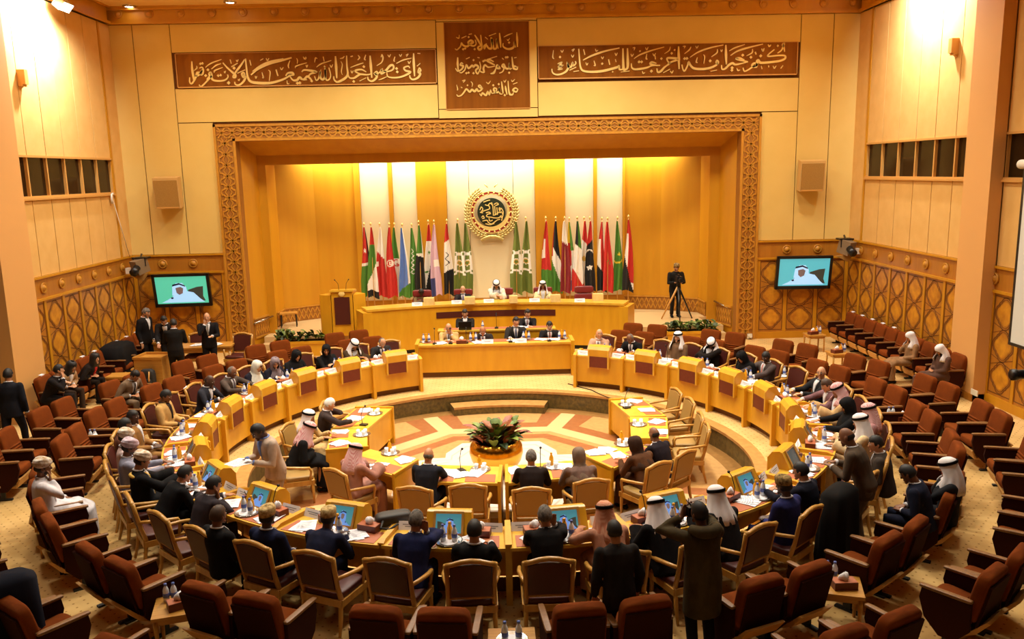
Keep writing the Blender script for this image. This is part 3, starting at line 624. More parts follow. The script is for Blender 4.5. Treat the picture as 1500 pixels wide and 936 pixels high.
# ================================================================== LEAGUE EMBLEM ON THE BACK WALL
ec = at_y(720, 311, BY - .2); EM = Vector((ec.x, BY - .13, ec.z))
t = thing('wall_emblem', EM, 0, 'round wreathed emblem with gilded Arabic lettering on the pale stage wall', 'emblem')
M_emgreen = mat('emblem_green', (30, 40, 20), .5); M_emred = mat('emblem_red', (150, 44, 30), .5); M_wreath = mat('gilded_cream', (216, 194, 122), .4, .2)
RT = Matrix.Rotation(PI / 2, 4, 'X')
q = MB(); q.lathe([(.001, 0), (.46, 0), (.46, .05), (.001, .05)], 40, 0, RT); q.build('disc', M_emgreen, t, angle=.6)
q = MB(); q.lathe([(.6, .0), (.66, .0), (.66, .07), (.6, .07), (.6, 0)], 44, 0, RT, cap=False); q.build('red_ring', M_emred, t, angle=.6)
q = MB()
for r in (.585, .675): q.tube([(r * math.cos(a), -.06, r * math.sin(a)) for a in [2 * PI * k / 44 for k in range(45)]], .016, 6)
for k in range(22):
    a = 2 * PI * k / 22; q.ball((.63 * math.cos(a), -.075, .63 * math.sin(a)), (.03, .02, .03), 6, 4)
q.build('chain', M_gilt, t, True)
q = MB(); n = 40                                         # crescent
for k in range(n):
    a0, a1 = [PI * 1.12 + (-.12 * PI * 2 + PI * 1.02 + .0) * 0 + (PI * (1.0 + .08 * 2)) * x / n - .2 for x in (k, k + 1)]
    def cp(a, o): 
        s_ = max(0, math.sin((a - PI * 1.12 + .2) / (PI * 1.16) * PI)); r = .57 - (.0 if o else .11 * s_); return (r * math.cos(a), -.07, r * math.sin(a))
    q.add([cp(a0, 0), cp(a1, 0), cp(a1, 1), cp(a0, 1)], [(0, 1, 2, 3)])
    q.add([Vector(cp(a0, 0)) + Vector((0, .06, 0)), Vector(cp(a1, 0)) + Vector((0, .06, 0)), cp(a1, 0), cp(a0, 0)], [(0, 1, 2, 3)])
q.build('crescent', M_gilt, t)
for s in (-1, 1):                                        # laurel branches
    q = MB()
    for k in range(20):
        a = -PI / 2 + s * (.22 + 2.35 * k / 19)
        for dr, tw in ((.04, .55), (-.03, -.45), (.0, .05)):
            r = .78 + dr; c = Vector((r * math.cos(a), -.05, r * math.sin(a))); d = Vector((-math.sin(a) * s, 0, math.cos(a) * s))
            d = (d + Vector((math.cos(a), 0, math.sin(a))) * tw).normalized(); nn = Vector((d.z, 0, -d.x))
            q.loft([[c - d * .012 + nn * .01 * x + Vector((0, .012 * y, 0)) for x, y in ((1, 0), (0, 1), (-1, 0), (0, -1))],
                    [c + d * .07 + nn * .036 * x + Vector((0, .02 * y - .02, 0)) for x, y in ((1, 0), (0, 1), (-1, 0), (0, -1))],
                    [c + d * .155 + nn * .004 * x + Vector((0, .004 * y - .01, 0)) for x, y in ((1, 0), (0, 1), (-1, 0), (0, -1))]])
    q.build('laurel_branch', M_wreath, t, True)
q = MB()
for s in (-1, 1):
    q.tube([(s * .33, -.08, -.86), (s * .1, -.09, -.78), (-s * .18, -.08, -.82), (-s * .36, -.06, -.9)], [.03, .045, .04, .05], 8)
q.tube([(-.07, -.1, -.78), (.07, -.1, -.78)], .05, 8); q.build('ribbon', M_wreath, t, True)
q = MB()
for s in (-1, 1): q.tube([(s * .1, -.04, .8), (s * .21, -.04, .92)], [.02, .03], 6)
q.build('finial_leaf', M_wreath, t, True)
q = MB()
def es(x, y): return ((x - 466) / 936 * 2.25, (424 - y) / 936 * 2.25)
for i, pts in enumerate([[(380, 320), (420, 330), (450, 300), (480, 330), (470, 290)], [(500, 320), (540, 300), (560, 320), (520, 335)], [(360, 285), (420, 265), (450, 260)], [(310, 390), (330, 350), (350, 380), (330, 410), (370, 400), (440, 375), (430, 330)],
     [(485, 330), (490, 400), (490, 470)], [(510, 340), (515, 400), (518, 465)], [(540, 360), (545, 460)], [(500, 465), (560, 430), (590, 380), (570, 370), (580, 430), (600, 420), (620, 470), (590, 500)], [(390, 430), (430, 420), (450, 440), (410, 450), (400, 480), (460, 490), (500, 500), (560, 500), (600, 470)],
     [(310, 420), (350, 430)], [(330, 490), (350, 470), (365, 500), (335, 505)], [(340, 540), (400, 530), (420, 560), (460, 580), (500, 560), (540, 530), (580, 520)], [(380, 575), (440, 590), (500, 575)], [(430, 500), (440, 540), (480, 530)], [(600, 370), (625, 430), (600, 540)]]):
    q.ribbon([es(*p) for p in smooth_path(pts, 4)] if False else [(es(p.x, p.y)) for p in smooth_path(pts, 4)], .03, lambda a, b, h, i=i: Vector((a, -.05 - h - .0003 * i, b)), -.005, .02, 0)
q.build('lettering', M_gilt, t)
# ================================================================== SCREENS
M_teal = mat('screen_teal', (60, 170, 150), .4, emit=(92, 196, 160), strength=.8)
M_cyan = mat('screen_cyan', (60, 160, 180), .4, emit=(92, 178, 190), strength=.8)
M_sblue = mat('screen_blue', (50, 120, 140), .4, emit=(84, 150, 160), strength=.55)
M_swhite = mat('screen_white', (160, 200, 240), .4, emit=(150, 200, 236), strength=.9)
M_swhite2 = mat('screen_pale_blue', (110, 150, 230), .4, emit=(100, 150, 226), strength=.6)
M_sface = mat('screen_face', (110, 90, 90), .4, emit=(120, 100, 92), strength=.6)
M_sdark = mat('screen_dark', (20, 24, 40), .4, emit=(22, 24, 44), strength=.6)
M_soff = mat('dim_screen', (60, 66, 66), .25, emit=(70, 82, 84), strength=.5)
M_schair = mat('screen_chair', (60, 60, 50), .4, emit=(54, 60, 52), strength=.6)
def feed(q, fn, w, h, s0=0):                             # a seated man in a white head cloth as the hall's screens show him
    def poly(pts, mi, d): q.add([fn(x * w, y * h, d) for x, y in pts], [tuple(range(len(pts)))], mi)
    poly([(-.5, -.5), (.5, -.5), (.5, .5), (-.5, .5)], s0, 0)
    poly([(.12, .0), (.3, .1), (.42, .12), (.4, -.25), (.44, -.42), (.22, -.42), (.1, -.3)], 4, .001)
    poly([(-.42, -.46), (-.3, -.36), (-.16, -.2), (-.08, -.02), (.1, -.05), (.22, -.1), (.34, -.34), (.42, -.46)], 1, .002)
    poly([(-.2, -.2), (-.18, .12), (-.1, .26), (.02, .26), (.09, .1), (.1, -.12), (0, -.24)], 1, .003)
    poly([(-.12, .08), (-.02, .12), (.03, .06), (.01, -.12), (-.06, -.18), (-.11, -.1)], 2, .004)
    poly([(-.18, .14), (-.04, .2), (.07, .12), (.07, .17), (-.04, .26), (-.17, .21)], 3, .005)
    poly([(-.24, -.28), (-.19, -.25), (-.18, -.31), (-.22, -.33)], 3, .005)
def tv(name, c, yaw, wd, ht, bgm, label):
    t = thing(name, c, yaw, label, 'television', None)
    T = Matrix.Rotation(math.radians(9), 4, 'X')         # leans forward at the top; faces -Y
    q = MB(); q.box(-wd / 2, wd / 2, -.03, .05, -ht / 2, ht / 2, 0, T)
    for x0, x1, z0, z1 in ((-wd / 2, wd / 2, ht / 2 - .07, ht / 2), (-wd / 2, wd / 2, -ht / 2, -ht / 2 + .1), (-wd / 2, -wd / 2 + .08, -ht / 2, ht / 2), (wd / 2 - .08, wd / 2, -ht / 2, ht / 2)): q.box(x0, x1, -.05, -.03, z0, z1, 0, T)
    q.build('casing', M_plastic, t)
    q = MB(); feed(q, lambda a, b, d: T @ Vector((a, -.032 - d, b + .015)), wd - .16, ht - .17); q.build('screen', [bgm, M_swhite, M_sface, M_sdark, M_schair], t)
    q = MB(); q.box(-.2, .2, .05, .3, -.15, .1, 0, T); q.build('wall_bracket', M_plastic, t)
p = at_y(267, 425, FY - .3); tv('wall_television', p, .06, 1.6, .98, M_teal, 'left wall television showing a man in white on a green background')
p = at_y(1177, 399, FY - .3); tv('wall_television', p, -.06, 1.62, 1.0, M_cyan, 'right wall television showing a man in white on a blue background')
# ================================================================== WALL LOUDSPEAKERS, FIXTURES
M_spk = mat('beige_speaker_case', (206, 164, 96), .6); M_grille = mat('tan_grille_cloth', (172, 130, 66), .9, noise=((158, 116, 56), 60, (1, 1, 1)))
M_bw = mat('white_plastic', (226, 214, 190), .4)
for px, py, yw, lb in ((246, 282, .12, 'boxy tan loudspeaker on the wall above the left television'), (1188, 257, -.12, 'boxy tan loudspeaker on the wall above the right television')):
    c = at_y(px, py, FY - .35); t = thing('wall_loudspeaker', c, yw, lb, 'loudspeaker', 'wall loudspeakers'); T = Matrix.Rotation(.12, 4, 'X')
    q = MB(); q.box(-.34, .34, -.17, .2, -.43, .43, 0, T); q.build('cabinet', M_spk, t)
    q = MB(); q.box(-.31, .31, -.195, -.165, -.4, .36, 0, T); q.build('grille', M_grille, t)
    q = MB(); q.box(-.3, .3, -.2, -.17, -.42, -.38, 0, T); q.build('badge_strip', M_trimwood, t)
    q = MB(); q.tube([(0, .18, .1), (-math.sin(yw) * .2, .36, .1)], .04); q.build('bracket', M_plastic, t)
for X, px, py, sg, lb in ((XL, 32, 113, 1, 'small brown box fixture high on the left wall panels'), (XR, 1398, 67, -1, 'small brown box fixture high on the right wall panels')):
    c = at_x(px, py, X + sg * .1); q = MB(); q.box(-.07, .1, -.07, .07, -.16, .16); q.box(-.05, .05, -.09, .09, -.2, -.16)
    q.prism([(-.07, -.2), (.0, -.2), (-.07, -.26)], -.04, .04, axis='y')
    o = q.build('wall_sensor', M_trimwood, smooth=False); o.location = c; o.rotation_euler.z = 0 if sg > 0 else PI; tag(o, lb, 'sensor')
for sd, base, lb in ((1, at_y(205, 390, FY - .8), 'grey stage light with black lens in the left front corner'), (-1, at_y(1240, 362, FY - .8), 'grey stage light with black lens in the right front corner')):
    t = thing('corner_stage_light', base, 0, lb, 'stage light', 'corner stage lights')
    q = MB(); T = Matrix.Rotation(sd * -.5, 4, 'Z') @ Matrix.Rotation(.25, 4, 'X'); q.box(-.13, .13, -.2, .2, -.2, .2, 0, T); q.build('body', mat('grey_light_body', (126, 104, 76), .5) if 'grey_light_body' not in MATS else MATS['grey_light_body'], t)
    q = MB(); q.tube([T @ Vector((sd * .1, -.18, .02)), T @ Vector((sd * .2, -.42, -.04))], [.1, .11], 12); q.build('lens_barrel', M_plastic, t, True)
    q = MB(); q.box(-.2, .2, -.02, .3, .2, .25); q.tube([(0, .1, .22), (-sd * .1, .42, .3)], .03); q.tube([(-.16, 0, 0), (-.16, 0, .22)], .015); q.tube([(.16, 0, 0), (.16, 0, .22)], .015); q.build('yoke', M_plastic, t)
    q = MB(); q.prism([(-.3, -.25), (.2, -.2), (.05, -.42)], -.05, .05, axis='y'); q.build('barn_door', M_grille, t)
    q = MB(); q.box(-sd * .28 - .1, -sd * .28 + .1, -.08, .1, -.2, -.04); q.build('junction_box', M_bw, t)
for px, py, X, lb in ((93, 10, XL + .55, 'glaring white floodlight at the top of the left wall'),):
    c = at_x(px - 1, py - 3, X); t = thing('wall_floodlight', c, 0, lb, 'floodlight')
    q = MB(); T = Matrix.Rotation(.7, 4, 'Y'); q.box(-.1, .1, -.22, .22, -.12, .12, 0, T); q.build('housing', M_chrome, t)
    q = MB(); q.box(.1, .115, -.2, .2, -.1, .1, 0, T); q.box(-.115, -.1, -.2, .2, -.1, .1, 0, T); q.build('lens', M_lampglow, t)
    q = MB(); q.tube([(0, 0, .1), (-.5, 0, .3)], .02); q.build('bracket', M_plastic, t)
# projection screen in the bay beyond the right pier
a, b = at_x(1478, 500, XR - .3), at_x(1490, 255, XR - .3)
t = thing('projection_screen', (XR - .3, a.y, a.z), 0, 'white projection screen hanging at the right edge beyond the pier', 'projection screen')
M_scr = mat('screen_cloth', (226, 226, 216), .8)
q = MB(); q.box(-.01, .01, -3.2, 0, .0, 3.4); q.build('cloth', M_scr, t)
q = MB(); q.tube([(0, -3.35, 3.5), (0, .12, 3.5)], .09, 12); q.build('roller_case', M_bw, t, True)
q = MB(); q.box(-.02, .02, -3.2, .0, -.06, .0); q.box(-.012, .012, -.06, 0.01, 0, 3.4); q.build('border', M_plastic, t)
# power sockets on the pier's foot
c = at_x(1428, 575, PR - .03); q = MB(); q.box(-.02, .0, -.12, -.005, -.06, .06); q.box(-.02, .0, .005, .12, -.06, .06)
o = q.build('wall_socket', M_bw); o.location = c; tag(o, 'white double power socket low on the right pier', 'socket')
q = MB(); q.box(-.07, .07, -.02, .02, -.07, .07); q.tube([(0, -.02, 0), (0, -.1, .02)], .05, 10); c = at_y(1098, 499, FY - .12); o = q.build('floor_lamp_unit', M_bw); o.location = (c.x, c.y, .1); tag(o, 'small round cream fitting low on the wall right of the stage', 'wall fitting')
# ================================================================== RING OF DELEGATES' DESKS
R0, R1, DZ = 5.06, 5.72, .78                             # inner face, outer edge, top height
ANG = [21.4 + 13.4 * k for k in range(5)] + [88.4 + (179.9 - 88.4) / 6 * k for k in range(7)]
def sector(m, a0, a1, r0, r1, z0, z1, mi=0, n=6):
    rs = []
    for k in range(n + 1):
        a = a0 + (a1 - a0) * k / n; rs.append([ring(a, r0, z0), ring(a, r1, z0), ring(a, r1, z1), ring(a, r0, z1)])
    m.loft(rs, mi, True)
def rprism(m, prof, a0, a1, mi=0, n=1):                  # (radius, height) outline swept from angle a0 to a1
    rs = [[ring(a0 + (a1 - a0) * k / n, r, z) for r, z in prof] for k in range(n + 1)]; m.loft(rs, mi, True)
SIDE = {1: 'right', -1: 'left'}
DESKS = []
def ring_desk(s, k):
    a0, a1 = s * ANG[k], s * ANG[k + 1]; am = (a0 + a1) / 2; da = (a1 - a0)
    o = ring(am, 5.4); lbl = f'curved golden desk, {ORD[k + 1]} from the stage on the {SIDE[s]} side of the ring'
    t = thing('delegate_desk', o, 0, lbl, 'desk', 'ring of delegate desks')
    e = da * .012
    m = MB(); sector(m, a0 + e, a1 - e, R0, R1, DZ - .04, DZ); m.build('desk_top', M_desktop, t, origin=o)
    m = MB(); sector(m, a0 + e, a1 - e, R0 + .01, R0 + .05, .14, DZ - .04); m.build('front_panel', M_desk, t, origin=o)
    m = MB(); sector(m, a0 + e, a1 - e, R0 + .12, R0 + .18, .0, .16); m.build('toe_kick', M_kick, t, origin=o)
    m = MB(); w_ = .035 / 5.1 * 57.3 * s
    rprism(m, [(R0 - .07, 0), (R0 + .1, 0), (R0 + .1, DZ + .0), (R1 - .02, DZ), (R1 - .02, DZ + .02), (R1 - .1, DZ + .05), (R0 + .02, DZ + .06), (R0 - .07, DZ + .02)], a0 - w_, a0 + w_); m.build('divider_post', M_desk, t, origin=o)
    if k == 10 and s > 0:
        m = MB(); rprism(m, [(R0 - .07, 0), (R0 + .1, 0), (R0 + .1, DZ), (R1 - .16, DZ), (R1 - .16, 0), (R1 - .1, 0), (R1 - .06, DZ), (R1 - .02, DZ + .04), (R0 + .02, DZ + .09), (R0 - .07, DZ + .04)], a1 - w_, a1 + w_); m.build('divider_post', M_desktop, t, origin=o)
    m = MB(); w2 = .03 / 5.6 * 57.3 * s; rprism(m, [(R1 - .16, 0), (R1 - .1, 0), (R1 - .1, DZ - .04), (R1 - .16, DZ - .04)], a0 + e, a0 + e + 2 * w2); m.build('leg', M_desk, t, origin=o)
    for f in (-.25, .25):
        m = MB(); w3 = da * .19; sector(m, am + da * f - w3, am + da * f + w3, R1 - .36, R1 - .03, DZ, DZ + .006); m.build('writing_pad', M_pad, t, origin=o)
    # monitor hood in the middle, its screen turned to the seats
    hw = .27 / 5.1 * 57.3 * s; ri = R0 - .05
    prof = [(ri, .54), (ri, .95), (ri + .05, 1.02), (ri + .16, 1.045), (ri + .2, 1.03), (ri + .34, DZ), (ri + .08, DZ), (ri + .08, .54)]
    m = MB(); rprism(m, prof, am - hw, am + hw); h = m.build('monitor_hood', M_desk, t, origin=o)
    m = MB(); rprism(m, [(ri - .012, .53), (ri + .0, .53), (ri + .0, .79), (ri - .012, .79)], am - hw * .82, am + hw * .82); m.build('leather_panel', M_leather_r, h, origin=o)
    m = MB()
    for sg in (-1, 1): rprism(m, [(ri - .018, .51), (ri + .06, .51), (ri + .06, .94), (ri - .018, .94)], am + sg * hw * .98, am + sg * hw * .86)
    m.build('side_cheek', M_desktop, h, origin=o)
    m = MB(); P0, P1 = Vector((ri + .2, 1.03)), Vector((ri + .34, DZ)); nrm = Vector((P0.y - P1.y, P1.x - P0.x)).normalized()
    def fn(a, b, d):                                     # a along the hood, b up the slope
        q = P0.lerp(P1, .5 - b) + nrm * (.004 + d); return ring(am - a * hw, q.x, q.y)
    m.ribbon([(-.62, -.45), (-.62, .47), (.62, .47), (.62, -.45)], .1, fn, 0, .016, 0, True); m.build('bezel', M_chairwood, h, origin=o)
    lit = k in (8, 9, 10) or (k == 7 and s < 0)
    m = MB(); feed(m, fn, 1.2, .86); m.build('screen', [M_sblue, M_swhite2, M_sface, M_sdark, M_schair] if lit else [M_soff] * 5 if s > 0 or k < 6 else [M_soff] * 5, h, origin=o)
    DESKS.append((s, k, am, da)); return t
for s in (-1, 1):
    for k in range(11): ring_desk(s, k)
# posts that close the ring beside the secretariat's desk are part of the first desks (their divider posts)
# ================================================================== SECRETARIAT DESKS AND DAIS
def bar(m, x0, x1, y0, y1, z0, z1, mi=0): m.box(x0, x1, y0, y1, z0, z1, mi)
t = thing('secretariat_desk', (.06, 20.5, 0), 0, 'long golden desk with white papers, lowest tier below the dais', 'desk'); o = (.06, 20.5, 0)
q = MB(); bar(q, -1.9, 2.0, 20.12, 20.72, .8, .85); q.build('desk_top', M_desktop, t, origin=o)
q = MB(); bar(q, -1.9, 2.0, 20.16, 20.2, .14, .8); q.build('front_panel', M_desk, t, origin=o)
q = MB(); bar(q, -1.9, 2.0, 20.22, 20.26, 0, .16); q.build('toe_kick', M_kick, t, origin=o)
for x in (-1.95, 1.98):
    q = MB(); bar(q, x, x + .09, 20.04, 20.76, 0, .9); q.build('end_post', M_desk, t, origin=o)
q = MB(); bar(q, -1.75, 1.88, 20.36, 20.7, .85, .856); q.build('writing_pad', M_pad, t, origin=o)
t = thing('secretariat_desk', (.12, 21.5, 0), 0, 'short golden desk, middle tier between lower desk and dais', 'desk'); o = (.12, 21.5, 0)
q = MB(); bar(q, -1.45, 1.7, 21.3, 21.72, .94, .98); q.build('desk_top', M_desktop, t, origin=o)
q = MB(); bar(q, -1.45, 1.7, 21.33, 21.37, .12, .94); q.build('front_panel', M_desk, t, origin=o)
for x in (-1.45, 1.62):
    q = MB(); bar(q, x, x + .08, 21.37, 21.7, .12, .94); q.build('end_panel', M_desk, t, origin=o)
q = MB(); bar(q, -1.3, 1.55, 21.42, 21.7, .98, .986); q.build('writing_pad', M_pad, t, origin=o)
q = MB(); q.box(-1.9, 2.1, 21.15, 22.6, .004, .12); struct(q.build('floor_3', M_carpet))
DR = 9.2
def dang(x): return math.degrees(math.asin((x - CX) / DR))
o = Vector((.12, 23.3, 0)); t = thing('dais', o, 0, 'high curved golden dais on the stage edge below the flags', 'dais')
A0, A1 = dang(-3.5), dang(3.75)
q = MB(); sector(q, A0, A1, DR, DR + .06, .12, 1.32, 0, 24); q.build('front_panel', M_desk, t, origin=o)
q = MB(); sector(q, A0, A1, DR - .03, DR + .62, 1.32, 1.38, 0, 24); q.build('dais_top', M_desktop, t, origin=o)
q = MB(); sector(q, A0, A1, DR + .05, DR + .09, .004, .14, 0, 24); q.build('toe_kick', M_dark, t, origin=o)
for a in (A0, A1):
    q = MB(); d = .13 / DR * 57.3; sector(q, a - d, a + d, DR - .06, DR + .68, .004, 1.3, 0, 1); q.build('end_pier', M_desk, t, origin=o)
q = MB(); sector(q, dang(-1.6), dang(1.85), DR - .012, DR + .01, .98, 1.16, 0, 14); q.build('leather_strip', M_redseat, t, origin=o)
# speaker's podium at the left of the stage
o = at(483, 494, 0.5); o = Vector((-4.35, 23.75, SZ)); t = thing('podium', o, .08, 'tall wooden podium with a dark red front panel left of dais', 'podium')
q = MB(); q.prism([(-.3, -.3), (.3, -.3), (.36, .3), (-.36, .3)], 0, 1.3); q.build('lectern_body', M_desk, t)
for sg in (-1, 1):
    q = MB(); q.prism([(sg * .32, -.28), (sg * .62, -.1), (sg * .66, -.06), (sg * .36, .3)], 0, 1.2); q.build('wing_panel', M_desk, t)
q = MB(); q.prism([(-.22, .34), (.22, .34), (.22, 1.14), (-.22, 1.14)], -.325, -.3, axis='y'); q.build('leather_panel', M_redseat, t)
q = MB(); q.add([(-.34, -.34, 1.3), (.34, -.34, 1.3), (.38, .32, 1.22), (-.38, .32, 1.22), (-.34, -.34, 1.36), (.34, -.34, 1.36), (.38, .32, 1.28), (-.38, .32, 1.28)], [(3, 2, 1, 0), (4, 5, 6, 7), (0, 1, 5, 4), (1, 2, 6, 5), (2, 3, 7, 6), (3, 0, 4, 7)]); q.build('reading_top', M_desktop, t)
q = MB(); q.lathe([(.001, 0), (.09, 0), (.09, .02), (.06, .03), (.001, .035)], 18, 0, Matrix.Translation((0, -.31, 1.24)) @ RT); q.build('emblem_badge', M_gilt, t, True)
for sg in (-1, 1):
    q = MB(); q.tube([(sg * .1, 0, 1.3), (sg * .12, .02, 1.5), (sg * .2, -.05, 1.62)], .008, 5); q.ball((sg * .2, -.05, 1.62), .02, 6, 4); q.build('microphone', M_plastic, t)
# small stool-table on the stage's left
o = Vector((-5.75, 25.0, SZ)); c = at(424, 478, SZ); o = Vector((c.x, c.y, SZ)); t = thing('stool', o, .2, 'small wooden stool on the stage left of the podium', 'stool')
q = MB(); q.box(-.26, .26, -.17, .17, .4, .44); q.build('stool_top', M_tablew, t)
for x in (-.22, .22):
    for y in (-.13, .13):
        q = MB(); q.tube([(x, y, .4), (x * 1.05, y * 1.05, 0)], .02, 6); q.build('leg', M_plastic, t)
# planters of green plants at the stage edge
def leaf(q, base, d, ln, wd, mi=0, droop=.4):
    d = Vector(d).normalized(); sd = d.cross(Vector((0, 0, 1)))
    sd = sd.normalized() if sd.length > .05 else Vector((1, 0, 0)); vs = []
    for k, (f, w_) in enumerate(((0, .15), (.3, .9), (.6, 1), (.85, .55), (1, .05))):
        c = Vector(base) + d * ln * f - Vector((0, 0, droop * ln * f * f)); u = Vector((0, 0, wd * .25 * w_))
        vs += [c - sd * wd * w_ / 2 + u, c, c + sd * wd * w_ / 2 + u]
    fs = []
    for k in range(4): fs += [(3 * k, 3 * k + 1, 3 * k + 4, 3 * k + 3), (3 * k + 1, 3 * k + 2, 3 * k + 5, 3 * k + 4)]
    q.add(vs, fs, mi)
for px, lb, wd in ((450, 'green leafy plants in a wooden trough left of the dais', 1.5), (1003, 'green leafy plants in a wooden trough before the cameraman', 1.55)):
    c = at(px, 512 if px < 700 else 496, 0.0); c = Vector((c.x, 23.3, 0)); t = thing('planter', c, 0, lb, 'planter', 'stage planters')
    q = MB(); q.box(-wd / 2, wd / 2, -.2, .2, 0, .42); q.box(-wd / 2 - .02, wd / 2 + .02, -.22, .22, .36, .44); q.build('trough', M_desk, t)
    q = MB(); q.box(-wd / 2 + .03, wd / 2 - .03, -.17, .17, .4, .445); q.build('soil', M_soil, t)
    q = MB()
    for k in range(110):
        b = (random.uniform(-wd / 2 + .05, wd / 2 - .05), random.uniform(-.15, .15), .44 + random.uniform(0, .18))
        leaf(q, b, (random.uniform(-1, 1), random.uniform(-1, 1), random.uniform(.3, 1.6)), random.uniform(.2, .36), random.uniform(.08, .14), random.choice((0, 0, 1)))
    q.build('foliage', [M_leafd, M_leaf], t, True)
# gold bowl with a red-leaved plant in the middle of the circle
o = Vector((.02, 14.4, PIT)); t = thing('plant_bowl', o, 0, 'large polished gold bowl with a red and green plant', 'plant pot')
q = MB(); q.lathe([(.001, 0), (.2, 0), (.24, .02), (.36, .12), (.46, .28), (.5, .42), (.48, .56), (.42, .64), (.4, .655), (.38, .64), (.42, .56), (.44, .46), (.3, .4), (.001, .4)], 40); q.build('bowl', M_brass, t, True)
q = MB(); q.lathe([(.001, .58), (.38, .59), (.4, .59), (.38, .5), (.001, .48)], 24); q.build('soil', M_soil, t)
q = MB()
for k in range(150):
    a = random.uniform(0, 2 * PI); r = random.uniform(0, .36); e = random.uniform(.2, 2)
    leaf(q, (r * math.cos(a), r * math.sin(a), .6 + random.uniform(0, .26) * (1 - r)), (math.cos(a), math.sin(a), e), random.uniform(.26, .44), random.uniform(.11, .18), random.choice((0, 0, 1, 1, 2)), .25)
q.build('foliage', [M_leafr, M_leaf, M_leafd], t, True)
# ================================================================== INNER TABLES IN THE SUNKEN CIRCLE
IZ = .35
def inner_table(quad_, label, ends=(1, 1), pads=2):      # corners: inner a, inner b, outer b, outer a (inner = towards the bowl)
    ia, ib, ob, oa = [Vector((x, y, 0)) for x, y in quad_]; o = (ia + ib + ob + oa) / 4; o.z = PIT
    t = thing('inner_table', o, 0, label, 'table', 'inner horseshoe of tables'); L = lambda f, g, z: (ia.lerp(ib, f).lerp(oa.lerp(ob, f), g)) + Vector((0, 0, z))
    def slab(f0, f1, g0, g1, z0, z1, name, mt):
        q = MB(); q.add([L(f0, g0, z0), L(f1, g0, z0), L(f1, g1, z0), L(f0, g1, z0), L(f0, g0, z1), L(f1, g0, z1), L(f1, g1, z1), L(f0, g1, z1)],
                        [(3, 2, 1, 0), (4, 5, 6, 7), (0, 1, 5, 4), (1, 2, 6, 5), (2, 3, 7, 6), (3, 0, 4, 7)]); return q.build(name, mt, t, origin=o)
    slab(0, 1, 0, 1, IZ - .04, IZ, 'table_top', M_desktop); slab(.01, .99, .02, .08, PIT + .12, IZ - .04, 'front_panel', M_desk)
    for e, (f0, f1) in zip(ends, ((-.0, .04), (.96, 1.0))):
        slab(f0, f1, -.03, 1.02, PIT, IZ + (.03 if e else -.04), 'end_panel', M_desk)
    for k in range(pads): slab((k + .14) / pads, (k + .86) / pads, .5, .95, IZ, IZ + .006, 'writing_pad', M_pad)
inner_table([(-2.1, 16.36), (-2.42, 14.98), (-3.12, 15.05), (-2.86, 16.45)], 'inner table on the left, farthest from the camera', (1, 0))
inner_table([(-2.42, 14.96), (-2.26, 13.86), (-2.96, 13.74), (-3.12, 15.03)], 'inner table on the left beside the man in a black cloak', (0, 1))
inner_table([(-2.2, 13.8), (-1.3, 13.1), (-1.62, 12.46), (-2.62, 13.2)], 'inner table before the man in the pink head cloth', (0, 1))
inner_table([(-1.22, 12.95), (.115, 12.72), (.075, 12.0), (-1.24, 12.16)], 'inner table in front of the bowl, left of the gap', (1, 1))
inner_table([(.155, 12.74), (1.44, 12.95), (1.47, 12.2), (.14, 11.98)], 'inner table in front of the bowl, right of the gap', (1, 1))
inner_table([(1.5, 13.06), (2.4, 13.86), (2.86, 13.3), (1.86, 12.46)], 'inner table before the woman in the long brown veil', (1, 0))
inner_table([(2.45, 13.98), (2.65, 15.28), (3.36, 15.17), (3.11, 13.9)], 'inner table on the right with two unused papers', (0, 0))
inner_table([(2.65, 15.3), (2.43, 16.49), (3.12, 16.56), (3.36, 15.25)], 'inner table on the right, farthest from the camera', (0, 1))
# ================================================================== FLAGS BEHIND THE DAIS
FC = {}
for nme, c in dict(red=(196, 44, 34), white=(240, 230, 214), black=(22, 18, 18), green=(76, 128, 40), olive=(104, 116, 42), blue=(96, 128, 196), maroon=(132, 32, 40), yellow=(228, 196, 50), lilac=(214, 176, 190), gold=(206, 164, 60), navy=(62, 66, 120), sky=(96, 140, 190)).items(): FC[nme] = mat('flag_' + nme, c, .75)
FK = list(FC); FM = [FC[k] for k in FK]
def star(u, v, cu, cv, r, asp=8.0):                      # five-pointed star test, u across, v down
    x, y = (u - cu), (v - cv) * asp; d = math.hypot(x, y)
    if d > r: return False
    a = (math.atan2(x, -y) % (2 * PI / 5)) - PI / 5
    return d < r * .42 / math.cos((abs(a) - PI / 5)) if abs(a) < PI / 5 - .0 and d > r * .38 * 0 and False else d < r * (.42 + .58 * (abs(a) / (PI / 5)) ** 1.5)
def disc(u, v, cu, cv, r, asp=8.0): return math.hypot(u - cu, (v - cv) * asp) < r
def F_league(u, v):
    if disc(u, v, .5, .56, .26): return 'gold' if not disc(u, v, .5, .56, .19) else 'olive'
    if disc(u, v, .5, .56, .36): return 'white'
    if .42 < v < .46 or .66 < v < .7 : return 'white' if .1 < u < .9 else 'olive'
    if .4 < v < .72 and (u < .22 or u > .78): return 'white'
    return 'olive'
